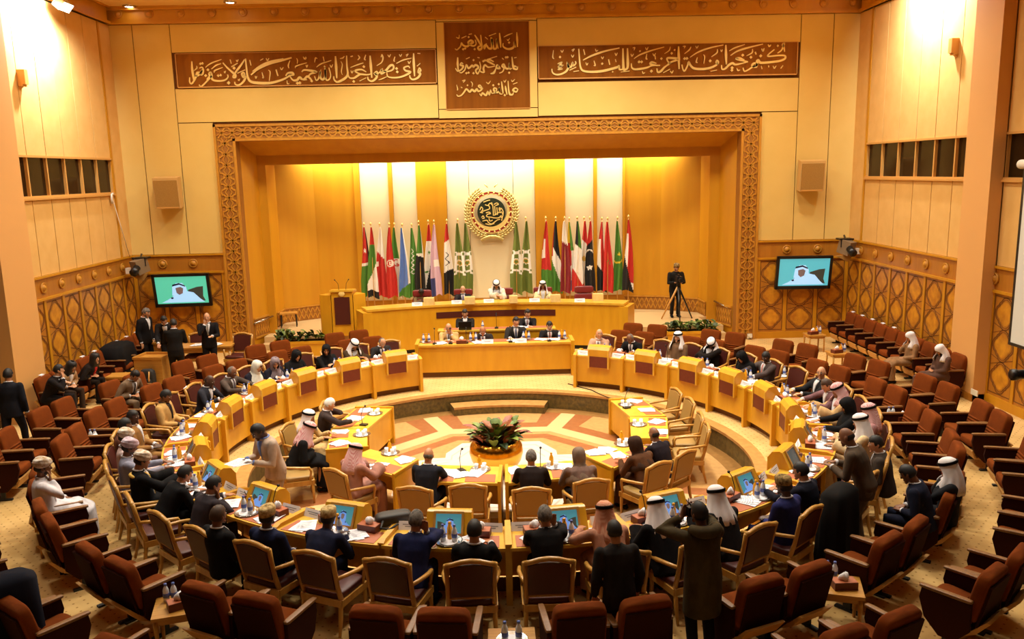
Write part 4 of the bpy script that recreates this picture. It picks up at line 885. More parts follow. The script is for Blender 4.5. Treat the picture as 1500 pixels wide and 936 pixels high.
FLAGS = [
    (533, 330, 'red flag with a white star above green', lambda u, v: 'white' if star(u, v, .38, .34, .3) else ('black' if u > .78 and v < .55 else 'red') if v < .52 else ('white' if u > .8 and .52 < v < .8 or v < .55 else 'green')),
    (543, 330, 'flag in green with red top and white lower fold', lambda u, v: 'red' if v < .25 else 'black' if v > .9 else 'white' if v > .5 + (1 - u) * .32 else 'green'),
    (556, 330, 'white flag with a red serrated lower part', lambda u, v: 'white' if v + .06 * abs(((u * 4) % 1) - .5) < .36 + .12 * u or (u < .25 and .5 < v < .57) else 'red'),
    (570, 330, 'red flag with crescent and star in a white disc', lambda u, v: ('red' if disc(u, v, .45, .52, .26) and not disc(u, v, .55, .52, .2) or star(u, v, .58, .52, .14) else 'white') if disc(u, v, .5, .52, .42) else 'red'),
    (577.5, 330, 'green and white flag with a red crescent and star', lambda u, v: 'red' if (disc(u, v, .5, .52, .42) and not disc(u, v, .62, .52, .32)) or star(u, v, .7, .54, .22) else 'green' if v < .46 or u < .12 and v < .6 else 'white'),
    (589, 331, 'light blue flag with white edge and green hem', lambda u, v: 'green' if v > .78 + (1 - u) * .16 else 'white' if u > .8 and v < .8 else 'blue'),
    (603, 331, 'green flag with white script running down it', lambda u, v: 'white' if .3 < v < .68 and abs(u - .4 - .14 * math.sin(v * 95)) < .08 else 'green'),
    (613, 327, 'flag of green, white and a large black fold', lambda u, v: 'white' if u > .85 and v < .4 else 'green' if v < .4 else 'white' if v < .43 + .03 * u else 'black'),
    (627, 326, 'red, white and black flag with green stars', lambda u, v: 'green' if star(u, v, .55, .4, .26) or star(u, v, .25, .68, .2) else 'red' if v < .24 else 'black' if v > .95 - u * .55 else 'white'),
    (635.5, 326, 'pale lilac flag with a dark blue lower fold', lambda u, v: 'navy' if v > .75 and u < .45 else 'white' if .5 < v < .6 and u > .4 else 'lilac'),
    (654.5, 325, 'red, white and black flag with dark script', lambda u, v: 'red' if v < .27 - u * .05 else 'black' if v > .7 - u * .08 else 'black' if .4 < v < .6 and abs(u - .4 - .2 * math.sin(v * 60)) < .07 else 'white'),
    (670.5, 324, 'green flag with round emblem, left of the wall emblem, outer', F_league), (682, 324, 'green flag with round emblem, left of the wall emblem, inner', F_league),
    (755, 322, 'green flag with round emblem, right of the wall emblem, inner', F_league), (770, 321, 'green flag with round emblem, right of the wall emblem, outer', F_league),
    (799.5, 321, 'red flag with white strip and green hem', lambda u, v: 'green' if v > .66 + u * .04 else 'white' if u < .45 and .25 < v < .52 and (u > .15 or v > .4) else 'red'),
    (814, 321, 'black, white and green flag with narrow red tip', lambda u, v: 'red' if u < .15 and v < .5 else 'black' if v < .35 + u * .2 else 'green' if v > .55 + u * .38 else 'white'),
    (827, 321, 'maroon flag with serrated white upper part', lambda u, v: 'white' if v + .07 * abs(((u * 4) % 1) - .5) < .3 + .06 * u else 'maroon'),
    (834, 322, 'narrow flag of green, yellow, red, white and blue', lambda u, v: 'yellow' if v < .3 and u < .5 else 'green' if v < .42 and u >= .5 else 'red' if v < .5 + (1 - u) * .3 and u < .6 else 'sky' if v > .85 else 'white'),
    (845.5, 321, 'black, green, white and red flag', lambda u, v: ('black' if u < .5 else 'green') if v < .32 + u * .08 else 'white' if v < .66 + u * .22 else 'red'),
    (855.5, 321, 'red and white flag with a golden eagle', lambda u, v: 'gold' if disc(u, v, .5, .54, .3) else 'red' if v < .26 + .08 * u or v > .85 + .12 * u else 'white'),
    (864, 321, 'red and black flag with white crescent and star', lambda u, v: 'white' if star(u, v, .5, .66, .36) or (disc(u, v, .5, .46, .5) and not disc(u, v, .5, .485, .5) and v < .46) else 'red' if v < .26 + .1 * (1 - u) else 'black'),
    (881.5, 322, 'white, red and black flag, third from right', lambda u, v: 'black' if v > .62 + u * .2 else 'white' if u < .4 and v > .25 or u > .85 else 'red'),
    (890, 322, 'red flag with a dark green star', lambda u, v: 'green' if star(u, v, .55, .58, .3) and not star(u, v, .55, .58, .17) else 'red'),
    (904.5, 321, 'green flag with yellow crescent and star', lambda u, v: 'yellow' if star(u, v, .6, .48, .26) or (disc(u, v, .5, .55, .5) and not disc(u, v, .5, .525, .5) and v > .55) else 'green'),
    (920.5, 319, 'red, white and black flag, rightmost of the row', lambda u, v: 'black' if v > .5 + u * .48 else 'white' if u < .38 + .2 * (v > .8) and v > .2 or (v > .88 and u > .5) else 'red'),
]
for i, (px, py, lb, pat) in enumerate(FLAGS):
    y = 26.45 - (.14 if i % 2 else 0); p = at_y(px, py, y); zt = p.z
    t = thing('flag', (p.x, y, SZ), 0, lb, 'flag', 'flags on poles behind the dais')
    q = MB(); q.tube([(0, 0, 0), (0, 0, zt - SZ)], .018, 8); q.build('flagpole', M_trimwood, t, True)
    q = MB(); q.lathe([(.001, zt - SZ), (.03, zt - SZ + .02), (.035, zt - SZ + .05), (.001, zt - SZ + .1)], 8); q.build('finial', M_gilt, t, True)
    q = MB(); q.lathe([(.001, 0), (.16, 0), (.16, .04), (.04, .08), (.001, .08)], 14); q.build('pole_base', M_gilt, t, True)
    nu, nv = 16, 72; H = zt - SZ - .1; h0 = H * .76 + .12 * (hash(lb) % 7) / 7 * 0; q = MB(); vs = []; sg = 1 if i % 2 else -1
    lg = 'emblem' in lb
    for b in range(nv + 1):
        v = b / nv; wd = (.05 + .30 * min(1, v * 1.35) ** .9) * (1.12 if lg else 1)
        for a in range(nu + 1):
            u = a / nu; x = (u - .5) * wd + .02 * math.sin(v * 5 + i); f_ = .05 * (.3 + v) * math.sin(u * 9 + i * 2 + v * 2) - .05
            z = zt - SZ - .06 - h0 * v - (.16 * v * v * (abs(u - (.3 if i % 3 else .7))) if v > .5 else 0)
            vs.append((x, f_, z))
    fs = []; ms = []
    for b in range(nv):
        for a in range(nu):
            o = b * (nu + 1) + a; fs.append((o, o + 1, o + nu + 2, o + nu + 1)); ms.append(FK.index(pat((a + .5) / nu, (b + .5) / nv)))
    q.v = [Vector(x) for x in vs]; q.f = fs; q.m = ms
    q.build('cloth', FM, t, True)
# ================================================================== CHAIR MAKERS
def make_seat():
    t = thing('auditorium_seat')
    q = MB(); T = Matrix.Translation((0, -.22, .66)) @ Matrix.Rotation(math.radians(13), 4, 'X'); q.rbox(.54, .15, .58, T, 0, .32)
    for k in range(4): q.tube([T @ Vector((-.2, .075, -.2 + .05 * k)), T @ Vector((.2, .075, -.2 + .05 * k))], .018, 6)
    q.build('backrest', M_rust, t, True)
    q = MB(); q.box(-.24, .24, -.1, -.075, -.3, .2, 0, T); q.build('back_shell', M_rustd, t)
    q = MB(); q.rbox(.5, .5, .14, Matrix.Translation((0, .06, .41)) @ Matrix.Rotation(math.radians(6), 4, 'X'), 0, .35); q.build('seat_cushion', M_rust, t, True)
    q = MB(); q.prism([(-.37, .44), (-.33, .44), (-.2, .3), (-.06, .22), (.2, .2), (.26, .33), (.28, .31), (.22, .17), (-.08, .18), (-.24, .27)], -.24, .24, axis='x'); q.build('seat_pan', M_trimwood, t)
    for s in (-1, 1):
        x = s * .295
        q = MB(); q.prism([(-.2, .62), (.3, .62), (.32, .5), (.26, .3), (.1, .14), (-.06, .14), (-.2, .3)], x - .022, x + .022, axis='x'); p = q.build('armrest', M_rustd, t)
        q = MB(); q.rbox(.07, .54, .035, Matrix.Translation((x, .06, .637)), 0, .3, 3); q.build('arm_cap', M_cap, p, True)
        q = MB(); q.box(x - .02, x + .02, -.03, .06, 0.02, .18); q.box(x - .03, x + .03, -.14, .16, 0, .025); q.build('leg', M_dark, t)
    return family(t)
def make_armchair(name, leather, wood):
    t = thing(name)
    q = MB(); q.rbox(.54, .5, .1, Matrix.Translation((0, .0, .45)), 0, .3); q.build('seat', leather, t, True)
    q = MB(); q.box(-.29, .29, .2, .25, .34, .42); q.box(-.29, -.25, -.25, .22, .34, .42); q.box(.25, .29, -.25, .22, .34, .42); q.box(-.27, .27, -.27, -.23, .34, .42); q.build('seat_rail', wood, t)
    Tb = lambda x, z: Vector((x, -.24 - (z - .42) * .2, z))
    q = MB()
    def slab(x0, x1, z0, z1, y0, y1, arch=0):
        n = 10; ring_ = []
        top = [(x1 + (x0 - x1) * k / n, z1 + arch * math.sin(PI * k / n)) for k in range(n + 1)]
        pl = [(x0, z0), (x1, z0)] + top
        vs = [Tb(x, z) + Vector((0, y0, 0)) for x, z in pl] + [Tb(x, z) + Vector((0, y1, 0)) for x, z in pl]; m_ = len(pl)
        q.add(vs, [tuple(range(m_)), tuple(range(m_, 2 * m_))[::-1]] + [(i, (i + 1) % m_, m_ + (i + 1) % m_, m_ + i) for i in range(m_)])
    slab(-.225, .225, .56, .93, -.03, .035, .035); q.build('backrest', leather, t)
    q = MB()
    for s in (-1, 1): q.tube([(s * .25, -.22, .40), Tb(s * .25, .6), Tb(s * .255, .8), Tb(s * .27, .97)], [.03, .028, .027, .026], 8)
    q.tube([Tb(.27, .955), Tb(.2, .965), Tb(.1, .995), Tb(0, 1.005), Tb(-.1, .995), Tb(-.2, .965), Tb(-.27, .955)], .03, 8)
    q.tube([Tb(-.25, .535), Tb(.25, .535)], .022, 6); q.build('back_frame', wood, t, True)
    for s in (-1, 1):
        q = MB(); q.tube([Tb(s * .26, .7), (s * .29, -.12, .68), (s * .31, .05, .66), (s * .3, .17, .645), (s * .285, .2, .58), (s * .27, .18, .42)], [.022, .025, .027, .026, .022, .02], 8); q.build('arm', wood, t, True)
        q = MB(); q.tube([(s * .26, .21, .42), (s * .262, .22, .2), (s * .255, .225, 0)], [.03, .024, .017], 8); q.build('leg', wood, t, True)
        q = MB(); q.tube([(s * .25, -.23, .42), (s * .255, -.26, .2), (s * .265, -.31, 0)], [.03, .026, .018], 8); q.build('leg', wood, t, True)
    return family(t)
SEAT0 = make_seat(); ARM0 = make_armchair('wooden_armchair', M_redseat, M_chairwood); ARM1 = make_armchair('wooden_armchair', M_tan, M_chairwood)
USED = set()
def put(proto, loc, rz, label, group=None, cat=None):
    if proto.name not in USED:
        USED.add(proto.name); proto.location = loc; proto.rotation_euler = (0, 0, rz); tag(proto, label, cat, group); return proto
    return dup(proto, loc, rz, label, group, cat)
# auditorium seats in pairs behind every desk
DC = [(ANG[k] + ANG[k + 1]) / 2 for k in range(11)]
PAIR_OFF = 2.4
for s in (-1, 1):
    for row, rr in ((0, (7.32, 7.16)), (1, (8.4, 8.3))):
        for k in range(11):
            if row == 1 and k == 10: continue
            for h in (-1, 1):
                a = s * (DC[k] + (1.2 if 0 < k < 5 else 0) + ((3 if s < 0 else -1) if k == 6 else 0) + h * PAIR_OFF * (.94 if row else 1.04) * (1 if k < 5 else 1.04)); p = ring(a, rr[0] if k < 5 else rr[1])
                if abs(p.x - CX) > 10: continue
                lb = f'rust velvet seat, {"inner" if row == 0 else "outer"} row, {SIDE[s]} side, {ORD[k + 1]} pair from stage, {"nearer" if h < 0 else "farther"} one'
                put(SEAT0, p, yaw_in(a), lb, 'rust velvet auditorium seats', 'seat')
for k in range(9):
    put(SEAT0, (XL + .85, 17.55 + .605 * k, 0), -PI / 2, f'rust velvet seat along the left wall, {ORD[k + 1]} from the pier', 'rust velvet seats along the walls', 'seat')
for k in range(10):
    put(SEAT0, (XR - .6, 22.72 - .6 * k, 0), PI / 2, f'rust velvet seat along the right wall, {ORD[k + 1]} from the stage corner', 'rust velvet seats along the walls', 'seat')
# armchairs of the delegates, two at each desk
SKIP_CH = set()
for s in (-1, 1):
    for k in range(11):
        for h in (-1, 1):
            if (s, k, h) in SKIP_CH: continue
            a = s * (DC[k] + h * (3.4 if k < 5 else 3.75)); p = ring(a, 6.2 if k < 5 else 6.14)
            put(ARM0, p, yaw_in(a) + random.uniform(-.1, .1), f'wooden armchair with dark red leather, {"nearer" if h < 0 else "farther"} seat of the {ORD[k + 1]} {SIDE[s]} desk', 'armchairs round the ring of desks', 'chair')
def toward(p, q): return math.atan2(-(q[0] - p[0]), q[1] - p[1])
for x, y, q, lb in [(-3.1, 16.0, (-2, 15.9), 'tan leather armchair at the far left inner table, nearest the stage'), (-3.28, 15.15, (-2.2, 15.1), 'tan armchair under the white haired man at the left inner table'), (-3.5, 14.5, (-2.3, 14.2), 'tan armchair of the man in a white head cloth'), (-3.4, 13.45, (-2.2, 13.8), 'tan armchair of the man in the black cloak'),
                    (-2.28, 12.4, (-1.6, 13.2), 'tan armchair of the man in the pink cloak'), (-1.1, 11.65, (-.8, 12.7), 'tan armchair of the bald man, front inner tables'), (-.4, 11.7, (-.35, 12.7), 'empty tan armchair at the front inner table left of the gap'), (.52, 11.5, (.55, 12.7), 'tan armchair of the grey haired man right of the gap'),
                    (1.36, 11.75, (1.2, 12.7), 'tan armchair of the woman in the grey brown head scarf'), (2.35, 12.3, (1.8, 13.1), 'tan armchair of the woman in the long brown veil'), (2.85, 12.75, (2.1, 13.6), 'tan armchair of the balding man on the right inner side'), (3.45, 13.9, (2.6, 14.0), 'empty tan armchair at the right inner table, nearest the camera'),
                    (3.5, 14.55, (2.6, 14.6), 'empty tan armchair at the right inner table, second from the camera'), (3.55, 15.5, (2.6, 15.4), 'empty tan armchair at the right inner table, third from the camera'), (3.45, 16.2, (2.5, 16), 'empty tan armchair at the right inner table, nearest the stage')]:
    put(ARM1, (x, y, PIT), toward((x, y), q), lb, 'tan armchairs of the inner tables', 'chair')
# high backed leather chairs on the dais
M_burg = mat('burgundy_leather', (120, 34, 30), .4)
def make_dais_chair():
    t = thing('leather_chair')
    q = MB(); T = Matrix.Translation((0, -.24, .82)) @ Matrix.Rotation(.14, 4, 'X'); q.rbox(.6, .14, .5, T @ Matrix.Translation((0, 0, -.16)), 0, .3); q.rbox(.58, .16, .22, T @ Matrix.Translation((0, .01, .2)), 0, .35); q.build('backrest', M_burg, t, True)
    q = MB(); q.rbox(.56, .54, .14, Matrix.Translation((0, .05, .45)), 0, .3); q.build('seat', M_burg, t, True)
    for s in (-1, 1):
        q = MB(); q.rbox(.08, .46, .07, Matrix.Translation((s * .32, .04, .66)), 0, .3); q.tube([(s * .32, .1, .63), (s * .3, .1, .42)], .025); q.build('arm', M_burg, t, True)
    q = MB(); q.tube([(0, 0, .1), (0, 0, .4)], .035)
    for k in range(5): q.tube([(0, 0, .1), (.3 * math.cos(k * 1.257), .3 * math.sin(k * 1.257), .03)], .022, 6)
    q.build('swivel_base', M_dark, t, True)
    return family(t)
LC0 = make_dais_chair()
DP = [(617, 431, 'man in the grey brown robe'), (678, 428, 'bald man in a dark suit'), (728, 420, 'man in white robes'), (796, 420, 'man in a cream cloak')]
for px, py, lb in DP:
    p = at_y(px + (10 if px == 728 else 0), py, 24.35); put(LC0, (p.x, 24.42, SZ), PI, f'burgundy leather chair on the dais behind the {lb}', 'burgundy chairs on the dais', 'chair')
p = at_y(857, 428, 24.35); put(LC0, (p.x, 24.42, SZ), PI, 'empty burgundy leather chair at the right of the dais', 'burgundy chairs on the dais', 'chair')
# ================================================================== SMALL TABLES WITH TISSUE BOXES AND BOTTLES
def make_side_table():
    t = thing('side_table')
    q = MB(); q.box(-.24, .24, -.24, .24, .44, .48); q.build('table_top', M_tablew, t)
    q = MB(); q.box(-.21, .21, -.21, -.19, .38, .44); q.box(-.21, .21, .19, .21, .38, .44); q.box(-.21, -.19, -.19, .19, .38, .44); q.box(.19, .21, -.19, .19, .38, .44); q.build('apron', M_tablew, t)
    for x in (-.2, .2):
        for y in (-.2, .2):
            q = MB(); q.tube([(x, y, .44), (x, y, 0)], [.026, .018], 8); q.build('leg', M_tablew, t, True)
    return family(t)
def make_tissue():
    t = thing('tissue_box'); q = MB(); q.box(-.13, .13, -.075, .075, 0, .085); q.build('box', M_boxbrown, t)
    q = MB(); q.box(-.126, .126, -.071, .071, .085, .09); q.build('lid', M_pad, t)
    q = MB(); q.loft([[(r * math.cos(a) * (1 + .3 * math.sin(3 * a)), r * .7 * math.sin(a), z + .012 * math.sin(2 * a)) for a in [2 * PI * k / 10 for k in range(10)]] for r, z in ((.045, .088), (.06, .12), (.045, .155), (.012, .175))]); q.build('tissue', M_tissue, t, True)
    return family(t)
def make_bottle(name, body, cap):
    t = thing(name); q = MB(); q.lathe([(.001, 0), (.032, 0), (.034, .01), (.034, .13), (.022, .165), (.014, .18), (.014, .19), (.001, .19)], 12); q.build('bottle_body', body, t, True)
    q = MB(); q.lathe([(.035, .05), (.036, .051), (.036, .1), (.035, .101)], 12, cap=False); q.build('paper_band', M_blue if body is M_glass else M_juice, t, True)
    q = MB(); q.lathe([(.001, .19), (.017, .188), (.017, .21), (.001, .212)], 10); q.build('cap', cap, t, True); return family(t)
def make_tray():
    t = thing('tray'); q = MB(); q.lathe([(.001, .004), (.14, .004), (.16, .016), (.166, .016), (.145, 0), (.001, 0)], 24); q.build('plate', M_chrome, t, True)
    q = MB(); q.lathe([(.001, .0045), (.11, .0045), (.11, .006), (.001, .006)], 20); q.build('doily', M_paper, t); return family(t)
def make_holder():
    t = thing('pen_holder'); q = MB(); q.box(-.04, .04, -.04, .04, 0, .1); q.build('cup', M_boxbrown, t)
    q = MB(); q.tube([(0, 0, .08), (.03, .01, .16)], .005, 5); q.tube([(.01, -.01, .08), (-.02, .02, .15)], .005, 5); q.build('pen', M_plastic, t); return family(t)
def make_card():
    t = thing('name_card'); q = MB(); q.prism([(-.045, 0), (.045, 0), (.0, .1)], -.15, .15, axis='x'); q.build('folded_card', M_paper, t)
    q = MB()
    for sg in (-1, 1):
        for k, (w_, z) in enumerate(((.1, .058), (.07, .036))):
            y0 = .045 * (1 - z / .1); y1 = .045 * (1 - (z + .01) / .1)
            q.add([(-w_, sg * (y0 + .0012), z), (w_, sg * (y0 + .0012), z), (w_, sg * (y1 + .0012), z + .01), (-w_, sg * (y1 + .0012), z + .01)], [(0, 1, 2, 3)])
    q.build('printed_lines', M_print, t); return family(t)
def make_paper(n=2):
    q = MB()
    for k in range(n):
        T = Matrix.Translation((.03 * k - .02, .02 * k, .002 + .004 * k)) @ Matrix.Rotation(.25 * k, 4, 'Z')
        g = 5; o = len(q.v)
        q.v += [T @ Vector((-.105 + .21 * a / g, -.148 + .296 * b / g, .003 * math.sin(a * 1.7 + b + k) + .003)) for b in range(g + 1) for a in range(g + 1)]
        for b in range(g):
            for a in range(g): q.f.append([o + b * (g + 1) + a, o + b * (g + 1) + a + 1, o + (b + 1) * (g + 1) + a + 1, o + (b + 1) * (g + 1) + a]); q.m.append(0)
        for r in range(7): q.add([T @ Vector((-.08, .1 - .03 * r, .0075)), T @ Vector((.08 - .03 * (r % 3), .1 - .03 * r, .0075)), T @ Vector((.08 - .03 * (r % 3), .105 - .03 * r, .0075)), T @ Vector((-.08, .105 - .03 * r, .0075))], [(0, 1, 2, 3)], 1)
    return q.build('paper_sheets', [M_paper, M_print])
def make_mic():
    t = thing('desk_microphone'); q = MB(); q.box(-.05, .05, -.07, .07, 0, .03); q.build('base', M_plastic, t)
    q = MB(); q.tube([(0, .03, .03), (0, .05, .2), (0, .0, .34), (0, -.04, .38)], .006, 6); q.build('gooseneck', M_plastic, t, True)
    q = MB(); q.ball((0, -.05, .39), .02, 8, 5); q.build('capsule', M_dark, t, True); return family(t)
def make_glass():
    q = MB(); q.lathe([(.001, 0), (.028, 0), (.036, .09), (.034, .09), (.026, .006), (.001, .006)], 12); return q.build('glass', M_glass, None, True)
ST0, TB0, WB0, JB0, TR0, PH0, NC0, MC0 = make_side_table(), make_tissue(), make_bottle('water_bottle', M_glass, M_blue), make_bottle('juice_bottle', M_juice, M_juice), make_tray(), make_holder(), make_card(), make_mic()
PA0, PA1, GL0 = make_paper(2), make_paper(3), make_glass()
for o in (PA0, PA1, GL0): family(o)
def tray_set(p, rz, where, juice=True, short=None):
    put(TR0, p, rz, f'round tray with bottles on {where}', 'bottle trays', 'tray')
    c, s_ = math.cos(rz), math.sin(rz)
    for nme, x, y in (('left', -.07, .0), ('right', .07, .0)): put(WB0, p + Vector((x * c - y * s_, x * s_ + y * c, .006)), rz, f'{nme} water bottle on the tray of {short or where}', 'water bottles on trays', 'bottle')
    if juice: put(JB0, p + Vector((-.0 * c + .07 * s_, -.07 * c, .006)), rz, f'orange juice bottle on the tray of {where}', 'juice bottles on trays', 'bottle')
SIDE_T = [(ring(-149.6, 7.25), .25, 'the near gap of the inner left row', 1), (ring(149.6, 7.3), -.3, 'the near gap of the inner right row', 1), (ring(180, 7.25), 0, 'the middle of the front row', 2), (ring(-119, 7.25), .6, 'the left row near the white robed man', 0),
          (ring(118.5, 7.25), -.6, 'the right row beside the man in a white head cloth', 0), (ring(-90, 7.3), 0, 'the left row by an empty pair', 1), (ring(90, 7.3), 0, 'the right row by an empty pair', 1), (ring(62, 7.2), .5, 'the right row behind the grey suit', 2),
          (at(1193, 489, .48), 0, 'the right corner by the carved panels', 3), (at(1228, 516, .48), 0, 'the seats along the right wall', 3), (at(172, 549, .48), 0, 'the draped seats along the left wall', 0)]
for p, rz, wh, kind in SIDE_T:
    p = Vector((p.x, p.y, 0)); put(ST0, p, rz, f'small wooden side table at {wh}', 'small side tables', 'side table'); p.z = .48
    R_ = Matrix.Rotation(rz, 3, 'Z')
    if kind in (1, 3): put(TB0, p + R_ @ Vector((-.06 if kind == 3 else .04, -.05, 0)), rz + .3, f'brown tissue box on the side table at {wh}', 'brown tissue boxes', 'tissue box')
    if kind == 2: tray_set(p, rz, f'the side table at {wh}', False, 'the front middle side table' if abs(p.x) < 1 else 'the right rear side table')
    if kind in (1, 3):
        for nme, x in (('left', -.12), ('right', -.04)) if kind == 1 else (('left', .1), ('right', .18)): put(WB0, p + R_ @ Vector((x, .13 if kind == 1 else .05, 0)), rz, f'{nme} water bottle, side table at {wh}', 'water bottles on trays', 'bottle')
    if kind == 3 and p.x < 9.6: put(JB0, p + R_ @ Vector((.05, -.02, 0)), rz, f'orange juice bottle on the side table at {wh}', 'juice bottles on trays', 'bottle')
# what lies on the delegates' desks
rnd = random.Random(11)
for s, k, am, da in DESKS:
    dn = f'the {ORD[k + 1]} {SIDE[s]} desk'
    tray_set(ring(am + da * .03, R1 - .2, DZ + .006), yaw_in(am) + PI, dn)
    for h in (-1, 1):
        a = am + da * .25 * h; wh = 'nearer' if h < 0 else 'farther'
        if rnd.random() < .93:
            p = ring(a + da * rnd.uniform(-.05, .05), R1 - .2, DZ + .008); put(PA1 if rnd.random() < .4 else PA0, p, yaw_in(a) + rnd.uniform(-.6, .6), f'white papers at the seat of {dn} {wh} the stage' if False else f'white papers on {dn}, seat {wh if h < 0 else "farther"} {"to" if h < 0 else "from"} the stage', 'white papers on the desks', 'papers')
        put(NC0, ring(am + da * .36 * h, R0 + .12, DZ), yaw_in(a) + rnd.uniform(-.15, .15), f'white name card on {dn}, end {"nearer to" if h < 0 else "farther from"} the stage', 'white name cards', 'name card')
    if k >= 4 or rnd.random() < .4: put(PH0, ring(am - s * 3.3 * (1 if k < 10 else -1), R0 + .22, DZ), rnd.random(), f'dark square pen holder on {dn}', 'pen holders', 'pen holder')
    if k % 2 == 0 or k >= 8: put(TB0, ring(am + s * 4.4 * (1 if k != 10 else .95), R0 + .27, DZ), yaw_in(am), f'brown tissue box on {dn}', 'brown tissue boxes', 'tissue box')
    if (s, k) in ((1, 8), (1, 9), (-1, 8), (1, 1), (-1, 2)): put(MC0, ring(am + da * .3, R0 + .3, DZ), yaw_in(am) + PI, f'black gooseneck microphone on {dn}', 'desk microphones', 'microphone')
# on the secretariat desks and the dais
for i, (px, py) in enumerate(((645, 503), (700, 503), (752, 499), (793, 497), (812, 497))):
    p = at(px, py, .86); p.y = min(max(p.y, 20.3), 20.62); put(PA1 if i in (0, 2) else PA0, Vector((p.x, p.y, .857)), .3 * i, f'white papers on the lowest secretariat desk, {ORD[i + 1]} from the left', 'white papers on the desks', 'papers')
for i, px in enumerate((714, 763)):
    p = at(px, 502, .86); put(NC0, Vector((p.x, 20.22, .85)), PI, f'white name card on the lowest secretariat desk, {("left", "right")[i]} one', 'white name cards', 'name card')
for i, px in enumerate((637, 660, 683, 748, 806)):
    p = at(px, 503, .86); put(MC0, Vector((p.x, 20.28, .85)), PI, f'black microphone on the lowest secretariat desk, {ORD[i + 1]} from the left', 'desk microphones', 'microphone')
for i, px in enumerate((624, 693, 772, 829)):
    p = at(px, 502, .86); tray_set(Vector((p.x if i < 3 else 1.8, 20.56, .85)), PI, f'the lowest secretariat desk, {ORD[i + 1]} from the left')
p = at(676, 503, .86); put(TB0, Vector((p.x, 20.27, .85)), 0, 'brown tissue box on the lowest secretariat desk', 'brown tissue boxes', 'tissue box')
t = thing('laptop', (-.72, 21.5, .986), PI, 'open black laptop before the man on the middle tier', 'laptop')
q = MB(); q.box(-.17, .17, -.12, .12, 0, .018); q.build('keyboard_base', M_plastic, t)
q = MB(); q.box(-.17, .17, 0, .012, 0, .23, 0, Matrix.Translation((0, .12, .015)) @ Matrix.Rotation(-.25, 4, 'X')); q.build('lid', M_plastic, t)
put(MC0, Vector((.12, 21.5, .986)), PI, 'black microphone on the middle secretariat desk', 'desk microphones', 'microphone')
put(WB0, Vector((-.25, 21.5, .986)), PI, 'water bottle on the middle secretariat desk', 'water bottles on trays', 'bottle')
put(PA0, Vector((.85, 21.55, .987)), 0, 'white papers on the middle secretariat desk', 'white papers on the desks', 'papers')
M_box = mat('pale_wood_box', (222, 190, 120), .5, noise=((212, 176, 104), 8, (1, 1, 1)))
for i, (px, wd) in enumerate(((628, .3), (688, .3), (752, .24), (814, .28), (876, .3))):
    p = at_y(px, 436, 23.3); t = thing('desk_box', (p.x, 23.35, 1.38), 0, f'pale wooden monitor box on the dais, {ORD[i + 1]} from the left', 'desk monitor', 'pale boxes on the dais')
    q = MB(); q.prism([(-.13, 0), (.13, 0), (.1, .2), (-.1, .2)], -wd / 2, wd / 2, axis='x'); q.build('case', M_box, t)
    q = MB(); q.box(-wd / 2 + .03, wd / 2 - .03, -.005, .005, .02, .17, 0, Matrix.Translation((0, .118, 0)) @ Matrix.Rotation(.15, 4, 'X')); q.build('screen', M_soff, t)
for i, px in enumerate((610, 668, 716, 784, 850)):
    p = at_y(px, 440, 23.0); x = p.x; y = CY + math.sqrt(DR ** 2 - (x - CX) ** 2) + .08; put(NC0, Vector((x, y, 1.38)), PI, f'white name card on the dais, {ORD[i + 1]} from the left', 'white name cards', 'name card')
# on the inner tables
for i, (px, py, n, lb) in enumerate(((535, 602, 0, 'far end of the left inner table'), (520, 614, 1, 'left inner table before the white haired man'), (499, 633, 0, 'left inner table before the black cloak'), (500, 650, 1, 'near end of the left inner table'), (556, 683, 1, 'inner table before the pink cloak'), (592, 675, 1, 'inner table beside the pink cloak'),
                                     (658, 692, 0, 'front inner table left of the bald man'), (675, 696, 1, 'front inner table, middle of the left half'), (697, 694, 0, 'front inner table by the tray'), (755, 690, 0, 'front inner table right of the gap'), (826, 685, 1, 'front inner table before the grey scarf'), (873, 664, 1, 'right inner table before the brown veil'), (889, 660, 1, 'right inner table between the scarves'), (906, 668, 0, 'right inner table by the long veil'),
                                     (930, 588, 0, 'right inner table, nearest the stage'), (948, 601, 0, 'right inner table, second from the stage'), (962, 618, 0, 'right inner table, third from the stage'), (968, 633, 0, 'right inner table beside the balding man'))):
    p = at(px, py, IZ); put(PA1 if n else PA0, Vector((p.x, p.y, IZ + .007)), (i * .7) % 3, f'white papers on the {lb}', 'white papers on the inner tables', 'papers')
for i, (px, py, lb) in enumerate(((549, 606, 'far left inner table'), (530, 637, 'left inner table'), (572, 664, 'inner table by the pink cloak'), (704, 688, 'front inner table left of gap'), (810, 684, 'front inner table right of gap'), (913, 651, 'inner table by the brown veil'), (917, 593, 'far right inner table'), (935, 622, 'right inner table'))):
    p = at(px, py, IZ + .0); p = Vector((p.x, p.y, IZ)); put(TR0, p, 0, f'round tray with glasses on the {lb}', 'bottle trays', 'tray')
    for j, (x, y) in enumerate(((-.07, .02), (.06, .05), (.04, -.06))): put(GL0, p + Vector((x, y, .006)), 0, f'clear glass on the tray of the {lb}, {("left", "far", "near")[j]} one', 'clear glasses on trays', 'glass')
    if i in (2, 3, 4, 5): put(JB0, p + Vector((-.02, .08, .006)), 0, f'orange juice bottle on the tray of the {lb}', 'juice bottles on trays', 'bottle')
for px, py, rz, lb in ((676, 690, .5, 'front inner table left of the gap'), (792, 688, 0, 'front inner table right of the gap'), (533, 623, 1.2, 'left inner table before the white haired man'), (918, 598, 2, 'far right inner table')):
    p = at(px, py, IZ); put(MC0, Vector((p.x, p.y, IZ)), rz, f'black microphone on the {lb}', 'desk microphones', 'microphone')
